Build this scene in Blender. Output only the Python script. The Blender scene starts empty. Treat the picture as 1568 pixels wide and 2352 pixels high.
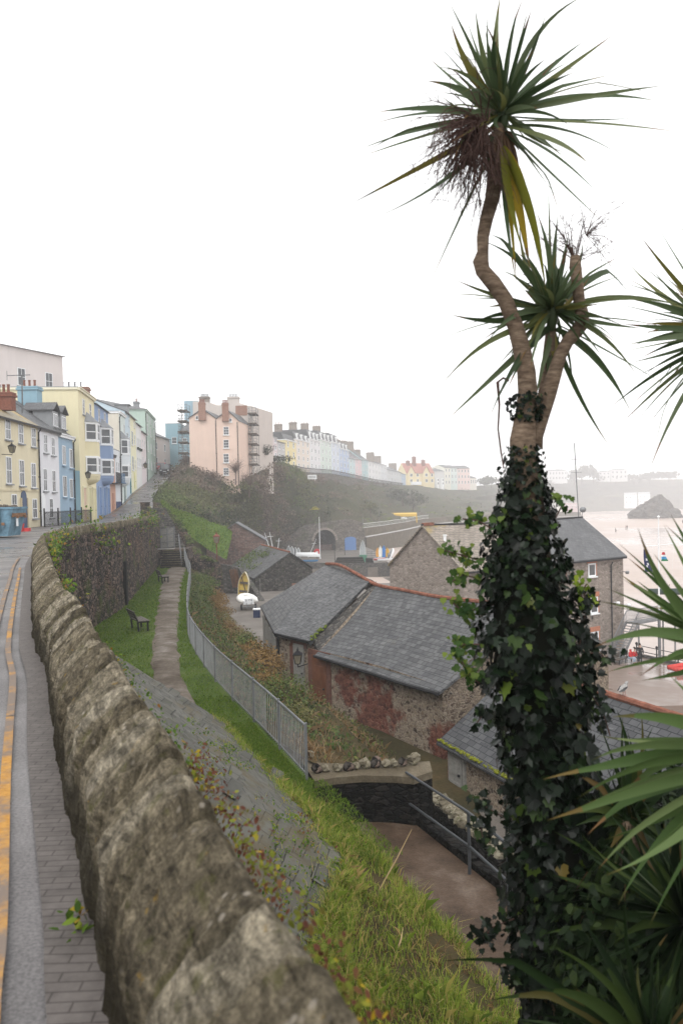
import bpy, bmesh, math, random
import numpy as np
from mathutils import Vector, Matrix
R = math.radians
random.seed(7); rng = np.random.default_rng(7)
S = bpy.context.scene
COL = S.collection
# ------------------------------------------------------------------ camera
F, CX, CY = 1829.3, 784.0, 1176.0
PITCH, ROLL = math.atan(31/1829.3), R(1.3)
EYE = Vector((0, 0, 1.65))
_f = Vector((0, math.cos(PITCH), -math.sin(PITCH)))
_u0 = Vector((0, math.sin(PITCH), math.cos(PITCH)))
_r0 = Vector((1, 0, 0))
_r = _r0*math.cos(ROLL) - _u0*math.sin(ROLL)
_u = _r0*math.sin(ROLL) + _u0*math.cos(ROLL)
cam = bpy.data.cameras.new('camera'); co = bpy.data.objects.new('camera', cam); COL.objects.link(co)
co.matrix_world = Matrix(((_r.x, _u.x, -_f.x, EYE.x), (_r.y, _u.y, -_f.y, EYE.y), (_r.z, _u.z, -_f.z, EYE.z), (0, 0, 0, 1)))
cam.sensor_fit = 'VERTICAL'; cam.sensor_height = 36.0; cam.lens = 28.0
cam.clip_start = 0.05; cam.clip_end = 6000
cam.dof.use_dof = True; cam.dof.focus_distance = 24.0; cam.dof.aperture_fstop = 3.4
S.camera = co
# ------------------------------------------------------------------ sky, sun, exposure
SUN_EL, SUN_AZ = R(52), R(200)
w = bpy.data.worlds.new("World"); S.world = w; w.use_nodes = True
nt = w.node_tree; nt.nodes.clear()
sk = nt.nodes.new('ShaderNodeTexSky'); sk.sky_type = 'NISHITA'; sk.sun_disc = False
sk.sun_elevation = SUN_EL; sk.sun_rotation = SUN_AZ; sk.dust_density = 3.0; sk.air_density = 1.0
hs = nt.nodes.new('ShaderNodeHueSaturation'); hs.inputs['Saturation'].default_value = 0.06
mx = nt.nodes.new('ShaderNodeMix'); mx.data_type = 'RGBA'; mx.inputs[0].default_value = 0.72
mx.inputs[7].default_value = (10.0, 10.0, 10.1, 1)        # the even white of the cloud sheet
bg = nt.nodes.new('ShaderNodeBackground'); bg.inputs[1].default_value = 0.12
wo = nt.nodes.new('ShaderNodeOutputWorld')
nt.links.new(sk.outputs[0], hs.inputs['Color']); nt.links.new(hs.outputs[0], mx.inputs[6])
nt.links.new(mx.outputs[2], bg.inputs[0]); nt.links.new(bg.outputs[0], wo.inputs[0])
sl = bpy.data.lights.new('sun', 'SUN'); sl.energy = 0.7; sl.angle = R(25); sl.color = (1, .97, .92)
so = bpy.data.objects.new('sun', sl); COL.objects.link(so)
_sd = Vector((math.sin(SUN_AZ)*math.cos(SUN_EL), math.cos(SUN_AZ)*math.cos(SUN_EL), math.sin(SUN_EL)))
so.rotation_euler = _sd.to_track_quat('Z', 'Y').to_euler(); so.location = (0, -20, 60)
S.view_settings.view_transform = 'Standard'; S.view_settings.look = 'None'
S.view_settings.exposure = 0.74; S.view_settings.gamma = 1.0
S.render.engine = 'CYCLES'
cy = S.cycles
cy.max_bounces = 6; cy.diffuse_bounces = 3; cy.glossy_bounces = 2; cy.transmission_bounces = 2
cy.transparent_max_bounces = 8; cy.volume_bounces = 1; cy.use_denoising = True
# ------------------------------------------------------------------ picking points in the place
def ray(u, v):
    return _f*F + _r*(u-CX) - _u*(v-CY)
def at(u, v, Y):
    d = ray(u, v); return EYE + d*(Y/d.y)
def gnd(u, v, z):
    d = ray(u, v); return EYE + d*((z-EYE.z)/d.z)
def onw(P, Q, u, v):
    "where the sight line meets the upright plane through P and Q"
    n = Vector((Q[1]-P[1], P[0]-Q[0], 0)); d = ray(u, v)
    return EYE + d*((Vector((P[0], P[1], 0))-EYE).dot(n)/d.dot(n))
def V(*a): return Vector(a)
def lerp(a, b, t): return a + (b-a)*t
# ------------------------------------------------------------------ objects
def tag(o, label=None, cat=None, group=None, kind=None):
    if label: o['label'] = label
    if cat: o['category'] = cat
    if group: o['group'] = group
    if kind: o['kind'] = kind
    return o
def thing(name, label, cat, loc=(0, 0, 0), rz=0.0, group=None):
    o = bpy.data.objects.new(name, None); COL.objects.link(o); o.empty_display_size = .3
    o.location = loc; o.rotation_euler = (0, 0, rz)
    return tag(o, label, cat, group)
def wl(o):
    p = Vector((0, 0, 0))
    while o is not None: p = p + o.location; o = o.parent
    return p
def dup(o, parent=None):
    c = o.copy(); COL.objects.link(c)
    if parent is not None: c.parent = parent
    for ch in list(o.children): dup(ch, c)
    return c
class MB:
    def __init__(s): s.v = []; s.f = []; s.m = []; s.uv = {}
    def add(s, vs, fs, m=0):
        b = len(s.v); s.v.extend([tuple(p) for p in vs])
        for f in fs: s.f.append(tuple(b+i for i in f)); s.m.append(m)
    def poly(s, pts, m=0): s.add(pts, [tuple(range(len(pts)))], m)
    def prism(s, pts, d, m=0):
        "closed slab: outline pts, thickness vector d"
        d = Vector(d); n = len(pts); a = [Vector(p) for p in pts]; b = [p+d for p in a]
        s.add(a+b, [tuple(range(n-1, -1, -1)), tuple(range(n, 2*n))] + [(i, (i+1) % n, n+(i+1) % n, n+i) for i in range(n)], m)
    def box(s, c, size, t=(1, 0, 0), up=(0, 0, 1), m=0):
        "box centred at c, size along t, n=up x t, up"
        t = Vector(t).normalized(); up = Vector(up).normalized(); n = up.cross(t)
        c = Vector(c); a, b, h = size[0]/2, size[1]/2, size[2]/2
        vs = [c+t*(x*a)+n*(y*b)+up*(z*h) for z in (-1, 1) for y in (-1, 1) for x in (-1, 1)]
        s.add(vs, [(0, 2, 3, 1), (4, 5, 7, 6), (0, 1, 5, 4), (2, 6, 7, 3), (0, 4, 6, 2), (1, 3, 7, 5)], m)
    def bar(s, p, q, wd, m=0, wd2=None):
        p, q = Vector(p), Vector(q); d = q-p; L = d.length
        up = d/L; t = up.cross(Vector((0, 0, 1)))
        if t.length < 1e-3: t = Vector((1, 0, 0))
        s.box((p+q)/2, (wd, wd2 or wd, L), t, up, m)
    def tube(s, path, rad, n=8, m=0, cap=True):
        path = [Vector(p) for p in path]
        if not hasattr(rad, '__len__'): rad = [rad]*len(path)
        rings = []; prev = None
        for i, p in enumerate(path):
            a = path[max(i-1, 0)]; b = path[min(i+1, len(path)-1)]; d = (b-a).normalized()
            if prev is None:
                t = d.cross(Vector((0, 0, 1)))
                if t.length < 1e-3: t = Vector((1, 0, 0))
            else: t = prev - d*prev.dot(d)
            t.normalize(); prev = t; b2 = d.cross(t)
            rings.append([p + (t*math.cos(2*math.pi*k/n) + b2*math.sin(2*math.pi*k/n))*rad[i] for k in range(n)])
        vs = [p for r in rings for p in r]; fs = []
        for i in range(len(path)-1):
            for k in range(n): fs.append((i*n+k, i*n+(k+1) % n, (i+1)*n+(k+1) % n, (i+1)*n+k))
        if cap: fs.append(tuple(range(n-1, -1, -1))); fs.append(tuple(range((len(path)-1)*n, len(path)*n)))
        s.add(vs, fs, m)
    def lathe(s, prof, c=(0, 0, 0), n=10, m=0):
        c = Vector(c); vs = [c+Vector((r*math.cos(2*math.pi*k/n), r*math.sin(2*math.pi*k/n), z)) for r, z in prof for k in range(n)]
        fs = [(i*n+k, i*n+(k+1) % n, (i+1)*n+(k+1) % n, (i+1)*n+k) for i in range(len(prof)-1) for k in range(n)]
        fs.append(tuple(range(n-1, -1, -1))); fs.append(tuple(range((len(prof)-1)*n, len(prof)*n)))
        s.add(vs, fs, m)
    def grid(s, rows, m=0):
        "rows: list of equally long lists of points"
        w_ = len(rows[0]); vs = [p for r in rows for p in r]
        s.add(vs, [(i*w_+j, i*w_+j+1, (i+1)*w_+j+1, (i+1)*w_+j) for i in range(len(rows)-1) for j in range(w_-1)], m)
    def arr(s, vs, fs, m=0):
        b = len(s.v); s.v.extend(map(tuple, vs.tolist())); s.f.extend(map(tuple, (fs+b).tolist())); s.m.extend([m]*len(fs))
    def build(s, name, mats, parent=None, smooth=False, loc=None):
        me = bpy.data.meshes.new(name)
        if not isinstance(mats, (list, tuple)): mats = [mats]
        off = np.zeros(3)
        if parent is not None: off = np.array(wl(parent)[:])
        elif loc is not None: off = np.array(Vector(loc)[:])
        va = np.array(s.v, dtype=float).reshape(-1, 3)
        me.from_pydata((va-off).tolist(), [], s.f)
        for m in mats: me.materials.append(m)
        me.polygons.foreach_set('material_index', s.m)
        if smooth: me.polygons.foreach_set('use_smooth', [True]*len(s.f))
        me.update()
        # metre-scaled UVs along each face (level direction, up-slope direction)
        nl = len(me.loops); vi = np.empty(nl, dtype=np.int32); me.loops.foreach_get('vertex_index', vi)
        npoly = len(me.polygons); nr = np.empty(npoly*3); me.polygons.foreach_get('normal', nr); nr = nr.reshape(-1, 3)
        tot = np.empty(npoly, dtype=np.int32); me.polygons.foreach_get('loop_total', tot)
        t = np.stack([-nr[:, 1], nr[:, 0], np.zeros(npoly)], 1); ln = np.linalg.norm(t, axis=1)
        t[ln < .05] = (1, 0, 0); ln[ln < .05] = 1; t /= ln[:, None]
        b = np.cross(nr, t); pi = np.repeat(np.arange(npoly), tot); pv = va[vi]
        uv = np.stack([(pv*t[pi]).sum(1), (pv*b[pi]).sum(1)], 1)
        lay = me.uv_layers.new(name='UVMap'); lay.data.foreach_set('uv', uv.ravel())
        o = bpy.data.objects.new(name, me); COL.objects.link(o)
        if parent is not None: o.parent = parent
        elif loc is not None: o.location = loc
        return o
def struct(name, mb, mat, label=None, smooth=False, kind='structure'):
    return tag(mb.build(name, mat, smooth=smooth), label, kind=kind)
# ------------------------------------------------------------------ materials
def lin(c):
    if isinstance(c, str):
        c = [int(c[i:i+2], 16)/255 for i in (0, 2, 4)]
        c = [x/12.92 if x <= .04045 else ((x+.055)/1.055)**2.4 for x in c]
    return (c[0], c[1], c[2], 1)
class N:
    def __init__(s, name):
        s.m = bpy.data.materials.new(name); s.m.use_nodes = True; s.t = s.m.node_tree
        s.p = s.t.nodes['Principled BSDF']; s.o = s.t.nodes['Material Output']
        s.tc = s.t.nodes.new('ShaderNodeTexCoord')
        s.p.inputs['Specular IOR Level'].default_value = .06
    def n(s, k, **kw):
        x = s.t.nodes.new('ShaderNode'+k)
        for a, b in kw.items(): setattr(x, a, b)
        return x
    def l(s, a, b): s.t.links.new(a, b)
    def noise(s, scale, detail=5, rough=.6, co='Object', vec=None, dist=0):
        x = s.n('TexNoise'); x.inputs['Scale'].default_value = scale; x.inputs['Detail'].default_value = detail
        x.inputs['Roughness'].default_value = rough; x.inputs['Distortion'].default_value = dist
        s.l(vec if vec is not None else s.tc.outputs[co], x.inputs['Vector']); return x.outputs['Fac']
    def map(s, scale, co='Object'):
        x = s.n('Mapping'); x.inputs['Scale'].default_value = scale; s.l(s.tc.outputs[co], x.inputs['Vector']); return x.outputs[0]
    def ramp(s, fac, stops):
        x = s.n('ValToRGB'); e = x.color_ramp.elements
        while len(e) < len(stops): e.new(.5)
        for i, (p, c) in enumerate(stops):
            e[i].position = p; e[i].color = lin(c) if not isinstance(c, (int, float)) else (c, c, c, 1)
        s.l(fac, x.inputs[0]); return x.outputs[0]
    def mix(s, f, a, b, mode='MIX'):
        x = s.n('Mix', data_type='RGBA', blend_type=mode)
        for sock, val in ((0, f), (6, a), (7, b)):
            if isinstance(val, bpy.types.NodeSocket): s.l(val, x.inputs[sock])
            elif sock == 0: x.inputs[0].default_value = val
            else: x.inputs[sock].default_value = lin(val)
        return x.outputs[2]
    def math(s, op, a, b=0.0):
        x = s.n('Math', operation=op)
        for i, val in enumerate((a, b)):
            if isinstance(val, bpy.types.NodeSocket): s.l(val, x.inputs[i])
            else: x.inputs[i].default_value = val
        return x.outputs[0]
    def col(s, c):
        if isinstance(c, bpy.types.NodeSocket): s.l(c, s.p.inputs['Base Color'])
        else: s.p.inputs['Base Color'].default_value = lin(c)
        return s
    def rough(s, r):
        if isinstance(r, bpy.types.NodeSocket): s.l(r, s.p.inputs['Roughness'])
        else: s.p.inputs['Roughness'].default_value = r
        return s
    def bump(s, h, strength=.5, dist=.02):
        x = s.n('Bump'); x.inputs['Strength'].default_value = strength; x.inputs['Distance'].default_value = dist
        s.l(h, x.inputs['Height']); s.l(x.outputs[0], s.p.inputs['Normal']); return s
def m_plain(name, c, rough=.6, metal=0, var=.12, scale=3.0):
    "one colour with a little uneven wear"
    k = N(name); c = lin(c)
    lo = tuple(x*(1-var) for x in c[:3]); hi = tuple(min(1, x*(1+var)) for x in c[:3])
    k.col(k.ramp(k.noise(scale, 6, .65), [(.3, lo), (.7, hi)])).rough(rough)
    k.p.inputs['Metallic'].default_value = metal
    return k.m
def m_render(name, c, stain=.25):
    "painted render: faint blotches and rain streaks"
    k = N(name); c = lin(c)
    st = k.noise(1.0, 6, .7, vec=k.map((2.2, 2.2, .22)))
    bl = k.noise(.5, 4, .6)
    a = k.ramp(bl, [(.3, tuple(x*.93 for x in c[:3])), (.7, c[:3])])
    d = tuple(x*(1-stain)*.95 for x in c[:3])
    k.col(k.mix(k.ramp(st, [(.5, 0.0), (.85, .8)]), a, d)).rough(.8)
    k.bump(k.noise(30, 3), .15, .01)
    return k.m
def m_leaf(name, stops, rough=.45, trans=.25):
    "leaf: every leaf its own shade"
    k = N(name); g = k.n('NewGeometry')
    c = k.ramp(g.outputs['Random Per Island'], stops); k.col(c).rough(rough)
    if trans:
        t = k.n('BsdfTranslucent'); k.l(c, t.inputs[0]); s = k.n('MixShader'); s.inputs[0].default_value = trans
        k.l(k.p.outputs[0], s.inputs[1]); k.l(t.outputs[0], s.inputs[2]); k.l(s.outputs[0], k.o.inputs[0])
    return k.m
def m_rubble(name, cols, mortar, scale=3.2, stretch=(1, 1, 1.7), mort=.07, patch=None, moss=None, bump=.6):
    "rubble masonry: one tone per stone, mortar joints, optional patches of another colour"
    k = N(name)
    vec = k.map(tuple(scale*x for x in stretch)); nz = k.n('TexNoise'); nz.inputs['Scale'].default_value = 2.5; k.l(vec, nz.inputs['Vector'])
    wv = k.n('VectorMath', operation='MULTIPLY_ADD'); k.l(nz.outputs['Color'], wv.inputs[0]); wv.inputs[1].default_value = (.5, .5, .5); k.l(vec, wv.inputs[2])
    v1 = k.n('TexVoronoi'); k.l(wv.outputs[0], v1.inputs['Vector']); v1.inputs['Scale'].default_value = 1
    v2 = k.n('TexVoronoi', feature='DISTANCE_TO_EDGE'); k.l(wv.outputs[0], v2.inputs['Vector']); v2.inputs['Scale'].default_value = 1
    sp = k.n('SeparateColor'); k.l(v1.outputs['Color'], sp.inputs[0])
    n_ = len(cols); c = k.ramp(sp.outputs[0], [(i/max(1, n_-1), x) for i, x in enumerate(cols)])
    fine = k.noise(14, 6, .7); c = k.mix(.55, c, k.ramp(fine, [(.25, .12), (.75, .95)]), 'OVERLAY')
    if patch:
        c = k.mix(k.ramp(k.noise(patch[1], 4, .55), [(patch[2], 0.0), (patch[2]+.05, .85)]), c, patch[0])
    e = k.ramp(v2.outputs[0], [(mort*.4, 1.0), (mort, 0.0)]); c = k.mix(e, c, mortar)
    if moss:
        c = k.mix(k.ramp(k.noise(moss[1], 6, .7), [(moss[2], 0.0), (moss[2]+.12, .85)]), c, moss[0])
    k.col(c).rough(.85)
    k.bump(k.math('ADD', k.ramp(v2.outputs[0], [(0, 0.0), (.22, 1.0)]), k.math('MULTIPLY', fine, .5)), bump, .04)
    return k.m
def m_slate(name, cols, w=.32, h=.2, gap=.012, moss=None, moss2=None, gapc='15171a', rough=.5):
    "courses of slates, each its own grey"
    k = N(name)
    nz = k.n('TexNoise'); nz.inputs['Scale'].default_value = 1.3; k.l(k.tc.outputs['UV'], nz.inputs['Vector'])
    wv = k.n('VectorMath', operation='MULTIPLY_ADD'); k.l(nz.outputs['Color'], wv.inputs[0]); wv.inputs[1].default_value = (.05, .05, .05); k.l(k.tc.outputs['UV'], wv.inputs[2])
    b = k.n('TexBrick'); k.l(wv.outputs[0], b.inputs['Vector']); b.inputs['Scale'].default_value = 1
    b.inputs['Brick Width'].default_value = w; b.inputs['Row Height'].default_value = h
    b.inputs['Mortar Size'].default_value = gap; b.inputs['Bias'].default_value = 0
    b.inputs['Mortar Smooth'].default_value = .3
    b.inputs['Color1'].default_value = lin(cols[0]); b.inputs['Color2'].default_value = lin(cols[1]); b.inputs['Mortar'].default_value = lin(gapc)
    big = k.ramp(k.noise(.7, 5, .65), [(.3, .3), (.7, .75)])
    c = k.mix(.5, b.outputs['Color'], big, 'OVERLAY')
    c = k.mix(k.ramp(k.noise(22, 4, .7), [(.62, 0.0), (.75, .35)]), c, cols[2])
    if moss: c = k.mix(k.ramp(k.noise(moss[1], 6, .7), [(moss[2], 0.0), (moss[2]+.1, .9)]), c, moss[0])
    if moss2: c = k.mix(k.ramp(k.noise(moss2[1], 7, .75, dist=.5), [(moss2[2], 0.0), (moss2[2]+.08, .85)]), c, moss2[0])
    k.col(c).rough(k.ramp(k.noise(3, 4), [(.3, max(.1, rough-.12)), (.7, rough+.15)]))
    k.p.inputs['Specular IOR Level'].default_value = .16; k.bump(b.outputs['Fac'], -.6, .02)
    return k.m
# ------------------------------------------------------------------ shared materials
from mathutils import noise as mnoise
M = {}
M['asphalt'] = None
def _asphalt():
    k = N('wet asphalt'); k.p.inputs['Specular IOR Level'].default_value = .25; n1 = k.noise(.6, 6, .65); n2 = k.noise(60, 3, .7)
    c = k.ramp(n1, [(.3, (.085, .08, .08)), (.6, (.125, .116, .115)), (.75, (.17, .158, .155))])
    c = k.mix(.55, c, k.ramp(n2, [(.35, .15), (.65, .9)]), 'OVERLAY'); k.col(c)
    k.rough(k.ramp(k.noise(.35, 5, .6), [(.35, .16), (.65, .6)])); k.bump(n2, .25, .006); return k.m
M['asphalt'] = _asphalt()
def _quay():
    k = N('wet quay concrete'); k.p.inputs['Specular IOR Level'].default_value = .5; n1 = k.noise(.14, 6, .65); n2 = k.noise(12, 4, .7)
    c = k.ramp(n1, [(.3, (.15, .105, .082)), (.55, (.2, .15, .122)), (.75, (.26, .21, .18))])
    c = k.mix(.3, c, k.ramp(n2, [(.3, .3), (.75, .75)]), 'OVERLAY'); k.col(c)
    k.rough(k.ramp(k.noise(.12, 4, .55), [(.46, .05), (.62, .5)])); k.bump(n2, .05, .01); return k.m
M['quay'] = _quay()
def _two(name, sc, a, b, c, rough=.9, fine=25, bumpd=.02):
    k = N(name); n1 = k.noise(sc, 6, .65); n2 = k.noise(fine, 5, .75)
    x = k.ramp(n1, [(.28, a), (.5, b), (.72, c)]); x = k.mix(.55, x, k.ramp(n2, [(.25, .2), (.75, .85)]), 'OVERLAY')
    k.col(x).rough(rough); k.bump(n2, .5, bumpd); return k.m
M['lawn'] = _two('lawn', .5, (.03, .05, .012), (.055, .085, .018), (.08, .1, .03), fine=9, bumpd=.05)
M['bank'] = _two('rough bank', .5, (.022, .022, .01), (.05, .04, .018), (.09, .062, .03), fine=7, bumpd=.08)
M['grassbank'] = _two('grass bank', .3, (.04, .08, .015), (.075, .13, .02), (.11, .15, .04), fine=4, bumpd=.08)
M['cliff'] = _two('cliff scrub ground', .08, (.03, .035, .018), (.05, .05, .025), (.075, .062, .035), fine=1.2, bumpd=.4)
M['gravel'] = _two('muddy gravel path', .9, (.05, .038, .027), (.105, .086, .068), (.2, .18, .16), rough=.75, fine=7)
M['path'] = _two('brown concrete path', 1.1, (.028, .018, .012), (.075, .05, .034), (.15, .115, .09), rough=.5, fine=18)
M['yard'] = _two('yard tarmac', .3, (.085, .074, .064), (.13, .115, .1), (.175, .16, .145), rough=.55, fine=14)
M['concrete'] = _two('stained concrete', .9, (.06, .048, .032), (.1, .082, .056), (.17, .145, .105), rough=.8, fine=18)
def _sand():
    k = N('wet sand'); k.p.inputs['Specular IOR Level'].default_value = .3; n1 = k.noise(1, 6, .6, vec=k.map((.02, .012, .02))); n2 = k.noise(.3, 6, .7)
    c = k.ramp(n1, [(.3, (.29, .225, .19)), (.5, (.38, .3, .255)), (.7, (.44, .36, .31))])
    c = k.mix(.2, c, k.ramp(n2, [(.3, .3), (.7, .8)]), 'OVERLAY'); k.col(c)
    k.rough(k.ramp(n1, [(.38, .18), (.6, .6)])); return k.m
M['sand'] = _sand()
def _wallmat():
    k = N('weathered wall stone'); uv = k.tc.outputs['UV']
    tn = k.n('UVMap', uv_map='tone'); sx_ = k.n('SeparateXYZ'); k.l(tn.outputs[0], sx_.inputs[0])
    mp = k.n('Mapping'); mp.inputs['Rotation'].default_value = (0, 0, R(24)); mp.inputs['Scale'].default_value = (5, 30, 1); k.l(uv, mp.inputs['Vector'])
    st = k.noise(1, 7, .72, vec=mp.outputs[0], dist=.5)                 # bedding of the stones
    bl = k.noise(11, 8, .74); fi = k.noise(80, 6, .75)
    c = k.ramp(sx_.outputs[0], [(0, (.06, .05, .033)), (.35, (.105, .088, .06)), (.7, (.15, .127, .088)), (1, (.21, .185, .14))])
    c = k.mix(.85, c, k.ramp(bl, [(.3, .05), (.5, .5), (.66, .97)]), 'OVERLAY')
    c = k.mix(.75, c, k.ramp(st, [(.32, .08), (.5, .5), (.68, .95)]), 'OVERLAY')
    c = k.mix(.65, c, k.ramp(fi, [(.32, .1), (.68, .95)]), 'OVERLAY')
    c = k.mix(k.math('MULTIPLY', sx_.outputs[1], .75), c, (.035, .03, .018))   # darker brown in the joints
    v = k.n('TexVoronoi'); k.l(k.tc.outputs['Object'], v.inputs['Vector']); v.inputs['Scale'].default_value = 19
    pale = k.math('MULTIPLY', k.ramp(k.math('ADD', v.outputs['Distance'], k.math('MULTIPLY', fi, .3)), [(.27, 1.0), (.42, 0.0)]), k.ramp(k.noise(3.1, 4, .6), [(.5, 0.0), (.62, .65)]))
    c = k.mix(pale, c, (.46, .41, .34))
    c = k.mix(k.ramp(k.noise(8.5, 5, .7), [(.64, 0.0), (.72, .8)]), c, (.28, .17, .03))
    c = k.mix(k.ramp(k.noise(5.2, 5, .7, dist=.4), [(.56, 0.0), (.66, .65)]), c, (.085, .085, .024))
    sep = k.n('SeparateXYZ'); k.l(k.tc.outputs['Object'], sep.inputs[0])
    foot_shade = k.math('ADD', sep.outputs[2], k.math('MULTIPLY', k.noise(6, 5, .7), .35))       # shade along the wall foot painted into the stone, edge broken by noise
    c = k.mix(k.ramp(foot_shade, [(.38, .85), (.6, 0.0)]), c, (.02, .017, .011))
    k.col(c).rough(.88)
    k.bump(k.math('ADD', k.math('MULTIPLY', st, 1.2), k.math('ADD', bl, k.math('MULTIPLY', fi, .35))), .9, .035); return k.m
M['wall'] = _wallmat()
M['retain'] = m_rubble('moist retaining wall stone', [(.018, .017, .016), (.045, .04, .036), (.1, .078, .064), (.16, .115, .095), (.03, .029, .029)], (.012, .011, .01), 3.6, (1, 1, 1.6), .09, patch=((.13, .085, .065), .5, .56), moss=((.05, .065, .018), .6, .55), bump=.9)
def _oldwall():
    k = N('pink limestone rubble'); vec = k.map((5.2, 5.2, 8)); nz = k.n('TexNoise'); nz.inputs['Scale'].default_value = 2.0; k.l(vec, nz.inputs['Vector'])
    wv = k.n('VectorMath', operation='MULTIPLY_ADD'); k.l(nz.outputs['Color'], wv.inputs[0]); wv.inputs[1].default_value = (.9, .9, .9); k.l(vec, wv.inputs[2])
    v1 = k.n('TexVoronoi'); k.l(wv.outputs[0], v1.inputs['Vector']); v1.inputs['Scale'].default_value = 1; sp = k.n('SeparateColor'); k.l(v1.outputs['Color'], sp.inputs[0])
    v2 = k.n('TexVoronoi', feature='DISTANCE_TO_EDGE'); k.l(wv.outputs[0], v2.inputs['Vector']); v2.inputs['Scale'].default_value = 1
    st = k.ramp(sp.outputs[0], [(0, (.05, .04, .033)), (.3, (.13, .095, .072)), (.6, (.25, .195, .14)), (1, (.33, .28, .215))])
    lime = k.ramp(k.noise(9, 6, .75), [(.3, (.17, .13, .1)), (.7, (.38, .32, .25))])
    c = k.mix(k.ramp(v2.outputs[0], [(.05, 1.0), (.17, 0.0)]), st, lime)                      # wide lime joints
    c = k.mix(k.ramp(k.noise(1.1, 6, .7), [(.5, 0.0), (.6, .75)]), c, lime)                   # old render still clinging on
    red = k.ramp(sp.outputs[1], [(0, (.07, .02, .015)), (.6, (.16, .05, .034)), (1, (.24, .1, .07))])
    wob = k.noise(1.6, 5, .65)
    for (cx, cy_, cz), rad in (((-2.05, 3.8, .75), 3.7), ((.05, .3, .5), 1.9), ((-3.0, 5.3, 1.4), 2.2)):
        vd = k.n('VectorMath', operation='DISTANCE'); k.l(k.tc.outputs['Object'], vd.inputs[0]); vd.inputs[1].default_value = (cx, cy_, cz)
        c = k.mix(k.ramp(k.math('ADD', k.math('DIVIDE', vd.outputs['Value'], rad), k.math('MULTIPLY', wob, 1.1)), [(.4, 0.0), (.99, .9), (1.0, .9)] if False else [(.48, .92), (.6, 0.0)] if False else [(.0, .9), (.82, .88), (.98, 0.0)]), c, red)
    c = k.mix(k.ramp(k.noise(1.3, 6, .72), [(.6, 0.0), (.72, .7)]), c, (.085, .075, .02))     # algae
    f = k.noise(18, 6, .75); c = k.mix(.6, c, k.ramp(f, [(.3, .12), (.7, .9)]), 'OVERLAY')
    k.col(c).rough(.85); k.bump(k.math('ADD', k.ramp(v2.outputs[0], [(0, 0.0), (.2, 1.0)]), f), .9, .04); return k.m
M['rubble'] = _oldwall()
M['greystone'] = m_rubble('grey warehouse stone', [(.16, .135, .115), (.25, .21, .185), (.32, .275, .24), (.2, .165, .145)], (.24, .205, .175), 2.6, (1, 1, 1.8), .1, bump=.6)
M['darkstone'] = m_rubble('dark shed stone', [(.035, .034, .033), (.07, .066, .06), (.12, .11, .1), (.05, .05, .05)], (.04, .037, .034), 3.2, (1, 1, 1.4), .08, moss=((.04, .055, .02), .6, .58), bump=.8)
M['redstone'] = m_rubble('reddish shed stone', [(.1, .06, .05), (.16, .1, .085), (.2, .14, .12), (.08, .07, .065)], (.1, .075, .065), 3.2, (1, 1, 1.6), .08, bump=.6)
M['blackstone'] = m_rubble('black wet stone', [(.005, .005, .005), (.009, .009, .008), (.02, .018, .016), (.007, .007, .007)], (.003, .003, .003), 4.5, (1, 1, 2), .08, bump=.9)
M['cliffstone'] = m_rubble('cliff wall stone', [(.08, .07, .06), (.13, .115, .1), (.18, .16, .135), (.1, .09, .085)], (.075, .065, .055), 1.4, (1, 1, 1.6), .08, moss=((.06, .07, .03), .2, .55), bump=.7)
M['slate'] = m_slate('wet grey slate', [(.05, .051, .054), (.098, .099, .1), (.17, .17, .165)], moss=((.055, .05, .035), .35, .66))
M['slate2'] = m_slate('plain grey slate', [(.085, .087, .092), (.115, .117, .12), (.14, .14, .14)], .4, .25, .008)
M['slate3'] = m_slate('dark speckled slate', [(.045, .046, .05), (.08, .082, .085), (.25, .25, .24)], .34, .2, .014, moss=((.06, .055, .03), .7, .68))
M['apron'] = m_slate('weathered slate cladding', [(.055, .054, .045), (.088, .085, .07), (.15, .135, .1)], .6, .25, .011, moss=((.075, .06, .032), 1.1, .52), moss2=((.06, .07, .02), 1.7, .6), gapc='1a1915', rough=.6)
M['stonetile'] = m_slate('lichened stone tiles', [(.2, .17, .14), (.28, .24, .2), (.3, .27, .2)], .5, .35, .02, moss=((.3, .22, .06), .25, .55))
M['lichen_roof'] = m_slate('lichen covered slate', [(.22, .2, .16), (.28, .25, .18), (.3, .27, .2)], .35, .25, .01, moss=((.34, .24, .08), .3, .48))
M['ridge'] = m_plain('orange ridge tile', (.21, .088, .06), .85, var=.45, scale=3.5)
M['brick'] = m_plain('red brick', (.2, .082, .058), .85, var=.3, scale=8)
M['oldbrick'] = m_plain('sooty old brick', (.12, .06, .045), .85, var=.35, scale=8)
M['brickdull'] = m_plain('brown brick', (.27, .155, .115), .85, var=.25, scale=6)
M['white'] = m_plain('white paint', (.78, .79, .8), .5, var=.05)
M['pipe'] = m_plain('black iron', (.02, .02, .022), .45, var=.3)
M['iron'] = m_plain('grey galvanised iron', (.15, .155, .16), .5, .2, var=.25)
M['steel'] = m_plain('dull steel', (.22, .225, .23), .5, .4, var=.2)
M['wood'] = m_plain('old dark timber', (.09, .075, .06), .8, var=.35, scale=9)
M['greywood'] = m_plain('weathered grey timber', (.22, .215, .2), .8, var=.25, scale=9)
M['dark'] = m_plain('dark opening', (.012, .012, .012), .9)
M['lead'] = m_plain('lead grey', (.25, .26, .27), .6)
def _glass(name, c):
    k = N(name); k.col(k.ramp(k.noise(.8, 2), [(.35, c), (.65, tuple(x*1.9 for x in c))])).rough(.06); k.p.inputs['Specular IOR Level'].default_value = .6; return k.m
M['glass'] = _glass('window glass', (.05, .055, .06))
M['paleglass'] = _glass('net curtained glass', (.22, .23, .24))
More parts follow.
